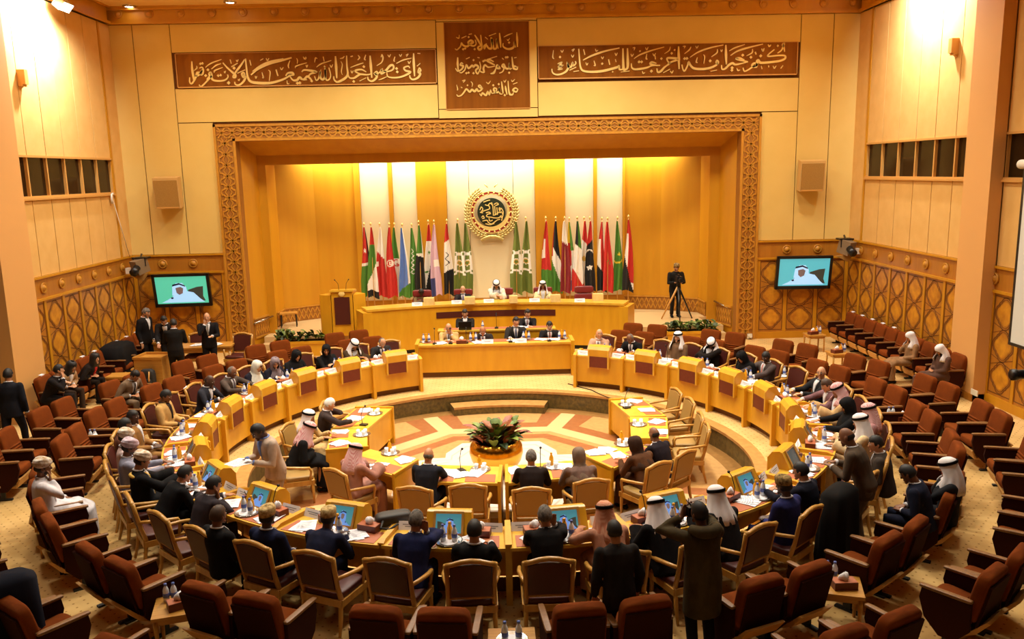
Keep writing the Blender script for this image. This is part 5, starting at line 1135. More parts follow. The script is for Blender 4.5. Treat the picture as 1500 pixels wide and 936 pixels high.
# reserved slips on the seats along the walls
q = MB(); q.box(-.07, .07, -.003, .003, -.1, .03); q.box(-.07, .07, -.06, .003, .03, .036); SL0 = family(q.build('seat_slip', M_paper))
for k in range(9):
    if k not in (2,): put(SL0, (XL + .85 - .25, 17.55 + .605 * k, .935), -PI / 2, f'white paper slip over the left wall seat, {ORD[k + 1]} from the pier', 'paper slips on the wall seats', 'paper slip')
    if k < 5: put(SL0, (XR - .6 + .25, 22.72 - .6 * k, .935), PI / 2, f'white paper slip over the right wall seat, {ORD[k + 1]} from the corner', 'paper slips on the wall seats', 'paper slip')
# work corner at the left of the stage: desk, chest, chairs, laptop
p = at(300, 505, .75); t = thing('writing_desk', (p.x, p.y, 0), .1, 'plain wooden desk by the carved wall left of the stage', 'desk')
q = MB(); q.box(-.75, .75, -.32, .32, .71, .75); q.build('desk_top', M_tablew, t)
q = MB(); q.box(-.7, .7, -.28, .28, .6, .71); q.build('apron', M_tablew, t)
for x in (-.68, .68):
    for y in (-.26, .26): q = MB(); q.tube([(x, y, .6), (x, y, 0)], [.035, .025], 8); q.build('leg', M_tablew, t, True)
for dx in (-.2, .3): put(PA1, Vector((p.x + dx, p.y - .05, .757)), dx, f'white papers on the plain wooden desk, {"left" if dx < 0 else "right"} stack', 'white papers on the desks', 'papers')
c = at(329, 512, .3); put(ARM0, (-6.75, 21.3, 0), PI * .95, 'wooden armchair with dark red back behind the plain wooden desk, right', 'armchairs by the plain desk', 'chair')
put(ARM0, (-7.9, 21.5, 0), PI * 1.02, 'wooden armchair with dark red back behind the plain wooden desk, left', 'armchairs by the plain desk', 'chair')
p = at(238, 500, .8); t = thing('wooden_stand', (p.x, p.y, 0), -.1, 'wooden stand with a black laptop beside the standing men', 'stand')
q = MB(); q.box(-.32, .32, -.25, .25, 0, .78); q.build('body', M_tablew, t)
q = MB(); q.box(-.36, .36, -.29, .29, .78, .82); q.build('top', M_tablew, t)
t2 = thing('laptop', (p.x - .05, p.y, .82), .2, 'open black laptop on the wooden stand beside the standing men', 'laptop')
q = MB(); q.box(-.17, .17, -.12, .12, 0, .018); q.build('keyboard_base', M_plastic, t2)
q = MB(); q.box(-.17, .17, 0, .012, 0, .23, 0, Matrix.Translation((0, .12, .015)) @ Matrix.Rotation(-.25, 4, 'X')); q.build('lid', M_plastic, t2)
p = at(222, 568, 0); t = thing('wooden_chest', (p.x, p.y + .3, 0), -.12, 'low wooden chest with open top behind the left seats', 'chest')
q = MB(); q.box(-.36, .36, -.3, .3, 0, .72); q.build('body', M_tablew, t)
q = MB(); 
for a in ((-.38, .38, -.32, -.28), (-.38, .38, .28, .32), (-.38, -.34, -.28, .28), (.34, .38, -.28, .28)): q.box(*a, .72, .78)
q.build('rim', M_tablew, t)
M_bag = mat('black_bag_cloth', (30, 26, 24), .7)
t = thing('backpack', (p.x + .02, p.y - .18, 0), -.1, 'black backpack leaning against the low wooden chest', 'bag')
q = MB(); q.rbox(.36, .2, .52, Matrix.Translation((0, 0, .27)), 0, .5); q.build('body', M_bag, t, True)
q = MB(); q.rbox(.26, .08, .24, Matrix.Translation((0, -.11, .18)), 0, .5); q.build('pocket', M_bag, t, True)
for x in (-.09, .09): q = MB(); q.tube([(x, -.1, .48), (x, -.14, .3), (x, -.11, .1)], .018, 6); q.build('strap', M_trimwood, t, True)
p = at(577, 768, DZ); t = thing('satchel', (p.x, p.y, DZ + .007), .3, 'dark brown satchel lying on the desk beside the blue suited man', 'bag')
q = MB(); q.rbox(.46, .22, .16, Matrix.Translation((0, 0, .08)), 0, .5); q.build('body', mat('dark_bag', (44, 36, 28), .6), t, True)
q = MB(); q.tube([(-.15, -.1, .1), (-.2, -.2, .06), (-.1, -.24, .04), (.02, -.2, .08)], .015, 6); q.build('strap', M_bag, t, True)
# sheet spread over a seat back, and draped black cloth on two seats
def drape(name, loc, rz, wd, dp, h, m_, label, cat):
    q = MB(); rings = []; n = 28
    for j, (f, z) in enumerate(((.04, h), (.7, h - .02), (1, h - .09), (1.06, h * .62), (1.12, h * .3), (1.2, h * .04))):
        rings.append([(wd / 2 * f * math.copysign(abs(math.cos(a)) ** .5, math.cos(a)) * (1 + .05 * (j > 2) * math.sin(a * 7)), dp / 2 * f * math.copysign(abs(math.sin(a)) ** .5, math.sin(a)) * (1 + .12 * (j > 2) * math.sin(a * 6 + 1)), z + .02 * (j > 4) * math.sin(a * 5)) for a in [2 * PI * k / n for k in range(n)]])
    q.loft(rings); o = q.build(name, m_, None, True); o.location = loc; o.rotation_euler.z = rz; return tag(o, label, cat)
M_blackcloth = mat('black_wool', (24, 21, 20), .85)
a = 138.8; p = ring(a, 6.45); drape('draped_coat', (p.x, p.y, .04), yaw_in(a), .6, .32, 1.06, M_blackcloth, 'long black coat hung over an armchair beside the standing brown grey suit', 'coat')
drape('draped_coat', (XL + .78, 20.75, .12), -PI / 2, .9, .62, .9, M_blackcloth, 'black coats piled over seats along the left wall', 'coat')
p = at(12, 870, .9); drape('draped_coat', (p.x - .05, p.y, .0), .7, .62, .34, 1.12, mat('navy_wool', (26, 28, 40), .85), 'dark navy coat over a seat in the bottom left corner', 'coat')
# video camera at the right edge of the picture and the cameraman's tripod are built with the people
c = at_x(1482, 549, 7.6); t = thing('video_camera', c, 0, 'black camera lens poking in at the right edge', 'camera')
q = MB(); q.tube([(-.0, 0, 0), (.06, 0, 0), (.06, 0, .0), (.3, .02, 0)], [.085, .085, .07, .07], 18); q.build('lens_barrel', M_plastic, t, True)
q = MB(); q.box(.3, .75, -.12, .14, -.13, .16); q.build('camera_body', M_plastic, t)
q = MB(); q.tube([(.5, 0, -.13), (.5, 0, -c.z)], .035, 8); 
for k in range(3): q.tube([(.5, 0, -c.z + .9), (.5 + .45 * math.cos(k * 2.09), .45 * math.sin(k * 2.09), -c.z + .01)], .02, 6)
q.build('tripod', M_plastic, t)

q = MB(); P_ = [at_x(163, 285, XL + .1), at_x(178, 335, XL + .1), at_x(190, 376, XL + .1)]; q.tube(P_, .012, 5); q.tube([P_[0] + Vector((0, .1, .02)), P_[0], P_[0] - Vector((0, 0, .25))], .035, 6)
tag(q.build('cable', M_bw, None, True, origin=P_[0]), 'thin pale cable hanging below the left booth windows', 'cable')
q = MB(); q.tube([at(x, y, .012) for x, y in ((832, 562), (850, 567), (866, 571), (880, 578), (893, 583), (902, 586))], .012, 5); tag(q.build('cable', M_plastic, None, True, origin=at(866, 571, 0)), 'thin dark cable lying on the carpet before the first right desks', 'cable')
p = at(282, 568, .665); put(PA1, p, 1.2, 'white papers lying on an armrest of the inner left seats', 'white papers on the desks', 'papers')
# ================================================================== PEOPLE
SKIN = {'light': mat('light_skin', (206, 150, 112), .55), 'mid': mat('tan_skin', (180, 122, 82), .55), 'brown': mat('brown_skin', (126, 80, 52), .55), 'dark': mat('dark_skin', (74, 46, 32), .5)}
CL = {}
def cloth(rgb):
    if rgb not in CL: CL[rgb] = mat('cloth_%d_%d_%d' % rgb, rgb, .85, noise=(tuple(int(v * .82) for v in rgb), 9, (1, 1, .5)), bump=.9)
    return CL[rgb]
BLACK, CHAR, NAVY, GREY, BROWN, TAN = (24, 22, 24), (48, 44, 44), (30, 34, 62), (92, 80, 70), (88, 66, 48), (196, 152, 96)
M_hairb = mat('black_hair', (26, 20, 18), .6); M_hairg = mat('grey_hair', (132, 122, 112), .8, noise=((78, 72, 68), 28, (1, 1, 1))); M_hairw = mat('white_hair', (222, 216, 208), .7); M_hairbr = mat('brown_hair', (70, 46, 28), .6)
HAIRM = {'black': M_hairb, 'grey': M_hairg, 'white': M_hairw, 'brown': M_hairbr}
M_eyew = mat('eye_white', (225, 215, 205), .3); M_lip = mat('lips', (140, 72, 60), .5)
M_gold = mat('gold_braid', (222, 178, 78), .5, .2); M_agal = M_blackcloth
def check_cloth(nm, c1, c2, sc):
    m = mat(nm, c1, .9); N = m.node_tree.nodes; L = m.node_tree.links; b = N['Principled BSDF']
    tc = N.new('ShaderNodeTexCoord'); ck = N.new('ShaderNodeTexChecker'); ck.inputs['Scale'].default_value = sc
    ck.inputs['Color1'].default_value = lin(c1); ck.inputs['Color2'].default_value = lin(c2)
    L.new(tc.outputs['Object'], ck.inputs[0]); L.new(ck.outputs[0], b.inputs['Base Color']); return m
M_ghutra = mat('white_head_cloth', (240, 234, 232), .9, noise=((224, 214, 214), 8, (1, 1, .4)), bump=.6)
M_shem = check_cloth('red_check_head_cloth', (232, 206, 204), (186, 96, 96), 90)
M_shem2 = check_cloth('orange_check_head_cloth', (226, 180, 150), (176, 84, 52), 90)
M_turb = mat('patterned_turban', (226, 214, 200), .9, noise=((176, 140, 100), 22, (1, 1, 1)))
M_turb2 = mat('lilac_turban', (206, 190, 200), .9, noise=((170, 140, 150), 20, (1, 1, 1)))
M_kofia = mat('beige_cap', (212, 184, 128), .85, noise=((150, 116, 66), 30, (1, 1, 1)))
M_kofia2 = mat('patterned_cap', (170, 140, 88), .85, noise=((70, 54, 36), 26, (1, 1, 1)))
BAKE = []
def remesh(ob, vx, sm=4):
    r = ob.modifiers.new('r', 'REMESH'); r.mode = 'VOXEL'; r.voxel_size = vx; r.use_smooth_shade = True
    s = ob.modifiers.new('s', 'SMOOTH'); s.factor = .5; s.iterations = sm
    BAKE.append(ob); return ob
def thick(ob, t):
    s = ob.modifiers.new('t', 'SOLIDIFY'); s.thickness = t; s.offset = 1; BAKE.append(ob); return ob
def headpt(d):                                           # shapes a unit direction into a head surface, face towards +Y
    x, y, z = d; X, Y, Z = x * .077, y * .098, z * .12
    if z < -.15: f = (-z - .15); X *= 1 - .38 * f; Y *= 1 - .18 * f if y > 0 else 1 - .5 * f
    if y > 0: Y *= .94 + .0 * z
    if y < 0 and z > -.3: Y *= 1.06
    if y > .55 and 0 < z < .3: Y -= .009 * math.exp(-((abs(x) - .42) / .16) ** 2)
    return Vector((X, Y, Z))
def headgrid(n=24, k=14):
    return [[Vector((math.cos(-PI / 2 + PI * (i + .02) / (k + .04)) * math.sin(2 * PI * q / n), math.cos(-PI / 2 + PI * (i + .02) / (k + .04)) * math.cos(2 * PI * q / n), math.sin(-PI / 2 + PI * (i + .02) / (k + .04)))) for q in range(n)] for i in range(k + 1)]
def shell(mask, off, M, name, m_, par, rough=.0):        # hair or beard: the part of the head where mask > 0, lifted off by off
    q = MB(); g = headgrid(28, 18); n = 28; idx = {}
    for i, r in enumerate(g):
        for j, d in enumerate(r):
            w_ = max(0, min(1, mask(d) * 5)); p = headpt(d); nn = Vector((d.x / .8, d.y, d.z)).normalized()
            p = p + nn * (off * w_ - .004 + (rough * math.sin(i * 2.1 + j * 3.7) if w_ > .5 else 0)); q.v.append(M @ p); idx[i, j] = mask(d)
    for i in range(18):
        for j in range(n):
            c = ((i, j), (i, (j + 1) % n), (i + 1, (j + 1) % n), (i + 1, j))
            if max(idx[a] for a in c) > 0: q.f.append([a * n + b for a, b in c]); q.m.append(0)
    return q.build(name, m_, par, True)
def ik(S, W, l1, l2, hint):
    d = W - S; L_ = min(d.length, (l1 + l2) * .995); u = d.normalized(); W = S + u * L_
    a = (l1 * l1 - l2 * l2 + L_ * L_) / (2 * L_); h = math.sqrt(max(0, l1 * l1 - a * a)); hv = hint - u * hint.dot(u); hv.normalize()
    return S + u * a + hv * h, W
def etube(q, path, rx, rn, lat=Vector((1, 0, 0)), n=16, m=0):
    P = [Vector(p) for p in path]; rings = []
    for i, p in enumerate(P):
        d = (P[min(i + 1, len(P) - 1)] - P[max(i - 1, 0)]).normalized(); a = (lat - d * lat.dot(d)).normalized(); b = d.cross(a)
        rings.append([p + a * math.cos(t) * rx[i] + b * math.sin(t) * rn[i] for t in [2 * PI * k / n for k in range(n)]])
    q.loft(rings, m)
def person(label, pos, yaw, fz=0, sit=True, lean=10, hy=0, hp=8, hands='table', reach=.55, skin='mid', jacket=CHAR, shirt=(232, 228, 230), tie=None, trousers=None, hair='black', style='short', head=None, robe=None, trim=False, beard=None, sc=1.0, near=False, stride=0, long_coat=False, glasses=False, hood=False, shoe=BLACK, grp=None, spread=0, legy=.44, name='person', inner=None):
    rt = math.radians; th = rt(lean)
    H = Vector((0, 0, .54 if sit else .94)); d = Vector((0, math.sin(th), math.cos(th))); fwd = Vector((0, math.cos(th), -math.sin(th)))
    if not sit: H = H + Vector((0, -.12 * math.sin(th) * 1.5, 0))
    N = H + d * .5; th2 = th * .6 + rt(6); NK = N + Vector((0, math.sin(th2), math.cos(th2))) * .045
    HM = Matrix.Translation(NK) @ Matrix.Rotation(rt(hy), 4, 'Z') @ Matrix.Rotation(-rt(hp), 4, 'X') @ Matrix.Translation((0, .025, .108))
    NM = Matrix.Translation(NK) @ Matrix.Rotation(rt(hy) * .4, 4, 'Z') @ Matrix.Rotation(-th * .7, 4, 'X') @ Matrix.Translation((0, .02, .108))
    body = MB(); vx = .0085 if near else .011
    etube(body, [H - d * .05, H + d * .2, H + d * .4, N], [.12, .11, .12, .06], [.09, .08, .085, .055])
    body.tube([N - d * .03, NK, HM @ Vector((0, -.015, -.03))], [.062, .056, .056], 12)
    body.loft([[HM @ headpt(v) for v in r] for r in headgrid()])
    body.tube([HM @ Vector((0, .086, .022)), HM @ Vector((0, .104, -.016)), HM @ Vector((0, .108, -.03))], [.009, .013, .014], 8); body.ball(HM @ Vector((0, .078, -.093)), (.03, .024, .024), 8, 5)
    for s in (-1, 1): body.ball(HM @ Vector((s * .078, -.008, -.005)), (.012, .02, .032), 8, 5)
    body.ball(HM @ Vector((0, .086, -.058)), (.024, .012, .009), 8, 5)
    # arms
    if isinstance(hands, str): hands = (hands, hands)
    J = {}
    for s, hk in ((-1, hands[0]), (1, hands[1])):
        S = N - d * .05 + Vector((s * .192, 0, 0)); hint = Vector((s * .5, -.3, -1)); pdir = Vector((-s * .25, 1, -.12))
        if hk == 'table': W = Vector((s * .15, reach, .845))
        elif hk == 'far': W = Vector((s * .2, reach + .08, .85)); hint = Vector((s, 0, -.6))
        elif hk == 'cross': W = Vector((-s * .02, reach, .85 + .03 * (s > 0))); pdir = Vector((-s, .35, -.1)); hint = Vector((s, -.2, -.8))
        elif hk == 'lap': W = Vector((s * .1, .27, .66)); pdir = Vector((-s * .6, .8, -.1))
        elif hk == 'lapc': W = Vector((s * .04, .3, .68 + .02 * s)); pdir = Vector((-s, .4, 0))
        elif hk == 'face': W = HM @ Vector((s * .07, .09, -.17)); pdir = Vector((-s * .25, -.1, 1)); hint = Vector((s * .6, .5, -1))
        elif hk == 'ear': W = HM @ Vector((s * .11, .03, -.13)); pdir = Vector((-s * .1, -.05, 1)); hint = Vector((s * .9, .5, -.8))
        elif hk == 'hold': W = Vector((s * .1, .34, H.z + .2)); pdir = Vector((-s * .5, 1, .1))
        elif hk == 'cam': W = HM @ Vector((s * .1, .16, -.06)); pdir = Vector((-s * .6, .3, .8)); hint = Vector((s, .1, -.7))
        elif hk == 'down': W = Vector((s * .25, .05 + N.y * .5, H.z - .1)); pdir = Vector((-s * .1, .15, -1)); hint = Vector((s * .4, -1, 0))
        elif hk == 'arm': W = Vector((s * .31, .24, .72)); pdir = Vector((0, 1, -.15)); hint = Vector((s, -.6, -.4))
        else: W = Vector(hk); pdir = (W - S).normalized() + Vector((0, .2, 0))
        E_, W = ik(S, W, .3, .27, hint); J[s] = (S, E_, W)
        pdir.normalize()
        body.tube([S, S.lerp(E_, .5), E_, E_.lerp(W, .4), W], [.05, .046, .042, .042, .028], 10)
        up = Vector((0, 0, 1)) if abs(pdir.z) < .7 else Vector((0, 1, 0)); lt = pdir.cross(up).normalized() * (1); nn = lt.cross(pdir).normalized()
        pc = W + pdir * .05; etube(body, [W - pdir * .005, W + pdir * .03, W + pdir * .075, W + pdir * .095], [.026, .038, .042, .036], [.02, .016, .015, .012], lt, 10)
        for f, (o, ln) in enumerate(((-.033, .06), (-.011, .075), (.011, .072), (.032, .055))):
            b = W + pdir * .088 + lt * o; c1 = b + (pdir + lt * o * 3).normalized() * ln * .5 - nn * .006; c2 = c1 + (pdir * .75 - nn * .65).normalized() * ln * .5
            body.tube([b - pdir * .015, b, c1, c2], [.0105, .0105, .0095, .008], 7)
        th_ = -s * (1 if lt.x * 1 > 0 else -1); b = W + pdir * .03 + lt * (th_ * .03); body.tube([b, b + (pdir * .6 + lt * th_ * .7).normalized() * .035, b + (pdir + lt * th_ * .4).normalized() * .06], [.013, .012, .0095], 7)
    # legs
    LG = {}
    for s in (-1, 1):
        hip = H + Vector((s * .09, 0, -.03))
        if sit: kn = Vector((s * (.13 + spread), legy, .53)); an = Vector((s * (.13 + spread), legy - .02, .1)); to = an + Vector((s * .02, .15, -.06))
        else:
            kn = Vector((s * .1, .05 + s * stride * .22, .5)); an = Vector((s * .1, -.02 + s * stride * .4, .09)); to = an + Vector((s * .02, .15, -.055))
        LG[s] = (hip, kn, an, to); body.tube([hip, hip.lerp(kn, .5), kn, kn.lerp(an, .35), an, an + Vector((0, .02, -.05))], [.075, .068, .05, .05, .034, .036], 10)
    R = Matrix.Translation((pos[0], pos[1], fz)) @ Matrix.Rotation(yaw, 4, 'Z') @ Matrix.Scale(sc, 4)
    ob = body.build(name, SKIN[skin]); ob.matrix_world = R; remesh(ob, vx, 3); tag(ob, label, 'person', grp)
    # face
    q = MB()
    for s in (-1, 1):
        q.ball(HM @ Vector((s * .03, .0825, .012)), (.012, .008, .0075), 8, 5, 0); q.ball(HM @ Vector((s * .03, .089, .012)), .0055, 6, 4, 1)
        q.tube([HM @ Vector((s * .014, .091, .03)), HM @ Vector((s * .03, .09, .036)), HM @ Vector((s * .046, .081, .031))], .0045, 5, 1)
    q.tube([HM @ Vector((-.022, .09, -.058)), HM @ Vector((0, .097, -.057)), HM @ Vector((.022, .09, -.058))], [.003, .005, .003], 5, 2)
    q.build('facial_features', [M_eyew, M_hairb, M_lip], ob, True)
    if glasses:
        q = MB()
        for s in (-1, 1): q.tube([HM @ Vector((s * .031 + .02 * math.cos(a), .1, .01 + .017 * math.sin(a))) for a in [2 * PI * k / 12 for k in range(13)]], .002, 4); q.tube([HM @ Vector((s * .05, .1, .014)), HM @ Vector((s * .08, .02, .014))], .002, 4)
        q.build('glasses', M_plastic, ob, True)
    # hair, beard, head dress
    if style == 'short' and head not in ('ghutra', 'shem', 'shem2', 'hijab', 'band'): shell(lambda v: min(1, v.z - (.34 if v.y > .35 else -.12 if v.y > -.05 else -.5)), .014, HM, 'hair', HAIRM[hair], ob, .003)
    elif style == 'receding': shell(lambda v: min(v.z - (-.1 if v.y > -.05 else -.5), (.75 if v.y < .1 else .3) - v.z + (.5 if v.y < -.3 else 0), .35 - v.y), .011, HM, 'hair', HAIRM[hair], ob, .001)
    elif style == 'bald': shell(lambda v: min(v.z - (-.1 if v.y > -.05 else -.5), .28 - v.z, .3 - v.y), .007, HM, 'hair', HAIRM[hair], ob)
    elif style == 'long':
        q = MB(); ring_ = []
        for z, rx, ry, op in ((.13, .03, .035, .05), (.115, .06, .075, .05), (.08, .083, .1, .05), (.04, .09, .108, .85), (-.03, .094, .112, 1.0), (-.1, .1, .118, 1.05), (-.18, .11, .12, 1.1), (-.24, .1, .11, 1.2)):
            ring_.append([(HM if z > -.08 else NM) @ Vector((rx * math.sin(a), ry * math.cos(a), z)) for a in [op + (2 * PI - 2 * op) * k / 23 for k in range(24)]])
        q.loft(ring_[::-1], 0, False); o = q.build('hair', HAIRM[hair], ob, True); thick(o, .012)
    if beard: shell(lambda v: min(v.y - .05, -.3 - v.z + (0 if abs(v.x) > .3 else .02)), .007, HM, 'beard', HAIRM[beard], ob, .001)
    if head in ('ghutra', 'shem', 'shem2', 'bare_ghutra', 'veil'):
        mt = {'shem': M_shem, 'shem2': M_shem2}.get(head, M_ghutra)
        q = MB(); n = 40; rows = []
        for z, rx, ry, op in ((.142, .008, .008, .02), (.136, .05, .06, .02), (.112, .079, .098, .02), (.08, .089, .11, .02), (.05, .092, .113, .03), (.02, .099, .116, .75), (-.03, .11, .124, .95), (-.08, .124, .132, .95), (-.14, .145, .148, .85), (-.18, .165, .165, .72), (-.22, .18, .178, .64), (-.27, .185, .18, .6)):
            row = []
            for k in range(n):
                a = op + (2 * PI - 2 * op) * k / (n - 1); low = max(0, .02 - z); f_ = 1 + .28 * min(low, .25) * math.sin(a * 11 + 1) ; back = .5 - .5 * math.cos(a)
                v = Vector((rx * f_ * math.sin(a), ry * f_ * math.cos(a), z - (.05 * back * max(0, -z - .14) / .12)))
                t_ = min(1, max(0, (-z - .02) / .14)); row.append((HM @ v).lerp(NM @ v, t_))
            rows.append(row)
        vs = [p for r in rows for p in r]; fs = [(i * n + k, i * n + k + 1, (i + 1) * n + k + 1, (i + 1) * n + k) for i in range(len(rows) - 1) for k in range(n - 1)]
        fs += [(i * n + n - 1, i * n, (i + 1) * n, (i + 1) * n + n - 1) for i in range(4)]
        q.add(vs, fs); o = q.build('head_cloth', mt, ob, True); thick(o, .007)
        if head != 'bare_ghutra':
            q = MB()
            for dz in (0, .018): q.tube([HM @ Vector((.096 * math.sin(a), .117 * math.cos(a), .074 + dz - .012 * math.cos(a))) for a in [2 * PI * k / 26 for k in range(27)]], .0115, 7)
            q.build('head_cord', M_agal, ob, True)
    if head == 'hijab':
        q = MB(); n = 36; zs = ((.138, .01, .01), (.13, .05, .06), (.108, .078, .096), (.075, .092, .112), (.04, .097, .117), (0, .099, .117), (-.04, .098, .114), (-.08, .092, .108), (-.12, .088, .1), (-.16, .105, .11), (-.21, .15, .135), (-.27, .2, .165), (-.33, .225, .185), (-.4, .235, .2))
        for i, (z, rx, ry) in enumerate(zs):
            for k in range(n):
                a = 2 * PI * (k + .5) / n; f_ = 1 + (.05 * math.sin(a * 7 + i) if z < -.13 else .022 * math.sin(a * 5 + i * .9)); v = Vector((rx * f_ * math.sin(a), ry * f_ * math.cos(a), z)); t_ = min(1, max(0, (-z - .08) / .1)); q.v.append((HM @ v).lerp(NM @ v, t_))
        for i in range(len(zs) - 1):
            for k in range(n):
                a = 2 * PI * (k + 1) / n; zm = (zs[i][0] + zs[i + 1][0]) / 2
                if min(a, 2 * PI - a) < .72 * math.sqrt(max(0, 1 - ((zm + .012) / .085) ** 2)) and -.095 < zm < .07: continue
                q.f.append([i * n + k, i * n + (k + 1) % n, (i + 1) * n + (k + 1) % n, (i + 1) * n + k]); q.m.append(0)
        o = q.build('head_scarf', cloth(inner or BLACK), ob, True); thick(o, .006)
    if head in ('turban', 'turban2'):
        q = MB(); n = 24
        q.loft([[HM @ Vector((rx * (1 + .025 * math.sin(3 * a + z * 70)) * math.sin(a), ry * math.cos(a) - .008, z + .012 * math.sin(a * 2 + z * 40) - (.014 * math.cos(a)) * 0)) for a in [2 * PI * k / n for k in range(n)]] for z, rx, ry in ((.028, .084, .103), (.035, .1, .118), (.05, .108, .126), (.066, .102, .12), (.078, .112, .128), (.096, .11, .125), (.108, .1, .116), (.12, .104, .116), (.138, .085, .095), (.15, .05, .06), (.152, .01, .01))])
        q.build('turban', M_turb if head == 'turban' else M_turb2, ob, True)
    if head in ('cap', 'cap2'):
        q = MB(); n = 24
        q.loft([[HM @ Vector((rx * math.sin(a), ry * math.cos(a) - .004, z + .01 * math.cos(a))) for a in [2 * PI * k / n for k in range(n)]] for z, rx, ry in ((.03, .082, .102), (.032, .088, .109), (.075, .09, .111), (.12, .086, .106), (.135, .072, .09), (.142, .04, .05), (.143, .005, .005))])
        q.build('cap', M_kofia if head == 'cap' else M_kofia2, ob, True)
    # clothing
    jc = cloth(jacket); dn = .12 if not long_coat else .4
    hem = H - d * (.1 if sit else dn)
    if not sit: hem = Vector((0, H.y * .5, H.z - (.16 if not long_coat else .42)))
    CEN = [(hem, .195, .14), (H + d * .0, .19, .14), (H + d * .16, .172, .13), (H + d * .32, .198, .142), (H + d * .43, .215, .125), (H + d * .478, .165, .1), (N + d * .005, .095, .08), (N + d * .03, .07, .068)]
    if robe or long_coat: CEN[0] = (hem, .215, .16); CEN[1] = (H, .21, .158); CEN[2] = (H + d * .16, .195, .15)
    q = MB(); etube(q, [c[0] for c in CEN], [c[1] for c in CEN], [c[2] for c in CEN], n=20)
    wide = 1.35 if (robe == 'cloak') else 1.0
    for s in (-1, 1):
        S, E_, W = J[s]; wr = W + (E_ - W).normalized() * .012
        q.ball(S - d * .012, .07, 10, 6); q.tube([S - d * .01, S.lerp(E_, .5), E_, E_.lerp(wr, .5), wr], [.07, .066, .062 * wide, .055 * wide * wide, .046 * wide * wide * wide], 12)
    nm = {None: 'jacket', 'robe': 'robe', 'cloak': 'cloak', 'dress': 'dress'}[robe]
    if robe and sit:
        km = Vector((0, legy, .56)); etube(q, [H + Vector((0, -.1, .0)), H + Vector((0, .1, .01)), km - Vector((0, .03, 0)), km + Vector((0, .07, -.06)), Vector((0, legy + .07, .3)), Vector((0, legy + .05, .1))], [.2, .215, .23 + spread, .235 + spread, .23 + spread, .24 + spread], [.13, .125, .11, .12, .13, .15], n=20)
    if robe and not sit: etube(q, [Vector((0, H.y, H.z)), Vector((0, 0, .6)), Vector((0, 0, .1))], [.2, .22, .26], [.15, .17, .2], n=20)
    o = q.build(nm, jc, ob); remesh(o, .014 if near else .017, 8)
    def front(s_, x, off):                               # a point on the chest: s_ along the spine, x across
        for a in range(len(CEN) - 1):
            sa, sb = (CEN[a][0] - H).dot(d), (CEN[a + 1][0] - H).dot(d)
            if sa <= s_ <= sb or a == len(CEN) - 2:
                f_ = (s_ - sa) / max(1e-6, sb - sa); c = CEN[a][0].lerp(CEN[a + 1][0], f_); rx = CEN[a][1] * (1 - f_) + CEN[a + 1][1] * f_; ry = CEN[a][2] * (1 - f_) + CEN[a + 1][2] * f_
                return c + Vector((x, 0, 0)) + fwd * (ry * math.sqrt(max(0, 1 - (x / rx) ** 2)) + off)
    def vpatch(top, bot, w0, w1, off, name, mt, dx=0, n=8):
        q = MB(); rows = []
        for i in range(n + 1):
            s_ = bot + (top - bot) * i / n; w_ = w1 + (w0 - w1) * i / n
            if i == n: w_ *= .8
            rows.append([front(s_, dx * (.3 + .7 * i / n) + w_ * x, off) for x in (-1, -.4, .4, 1)] + [front(s_, dx * (.3 + .7 * i / n) + w_ * x, off - .014) for x in (1, -1)])
        q.loft(rows); return q.build(name, mt, ob, True)
    if shirt and head != 'hijab':
        bt = .1 if robe else .2
        vpatch(.5, bt, .068 if not robe else .1, .006 if not robe else .06, .006, 'shirt_front', cloth(shirt))
        q = MB(); q.tube([N + d * .025 + Vector((.07 * math.sin(a), .066 * math.cos(a), -.012 * math.cos(a))) for a in [2 * PI * k / 16 for k in range(17)]], .011, 6); q.build('collar', cloth(shirt), ob, True)
    if tie: vpatch(.49, .2, .016, .022, .013, 'tie', cloth(tie))
    if trim:
        for s in (-1, 1): vpatch(.49, .02, .014, .014, .011, 'gold_trim', M_gold, s * .085)
        q = MB(); q.tube([N + d * .0 + Vector((.125 * math.sin(a), .108 * math.cos(a), .0)) - d * (.035 + .02 * abs(math.sin(a))) for a in [1.0 + (2 * PI - 2.0) * k / 18 for k in range(19)]], .03, 8, flat=.8); q.build('gold_collar', M_gold, ob, True)
    if shirt and not robe:
        for s in (-1, 1):
            S, E_, W = J[s]; u = (W - E_).normalized(); q = MB(); q.tube([W - u * .03, W + u * .006], [.04, .038], 10); q.build('cuff', cloth(shirt), ob, True)
    if hood:
        q = MB(); n = 20
        q.tube([N + d * (.01 - .05 * math.cos(a)) + Vector((.13 * math.sin(a), -.05 + .12 * math.cos(a), .02 - .05 * abs(math.cos(a)))) for a in [.5 + (2 * PI - 1) * k / 20 for k in range(21)]], [.03 + .035 * math.sin(PI * k / 20) for k in range(21)], 10); q.build('hood', jc, ob, True)
        q = MB(); q.ball(N + Vector((0, -.085, .02)), (.09, .07, .045), 12, 6); q.build('hood_lining', cloth(NAVY), ob, True)
    if not robe:
        tc = trousers or jacket; q = MB(); q.ball(H + Vector((0, .0, -.04)), (.175, .135, .115), 14, 8)
        for s in (-1, 1):
            hip, kn, an, to = LG[s]; q.tube([hip + Vector((0, -.02, 0)), hip.lerp(kn, .5), kn, kn.lerp(an, .5), an + Vector((0, -.005, -.01))], [.098, .088, .07, .064, .062], 12)
        o = q.build('trousers', cloth(tc), ob); remesh(o, .018, 4)
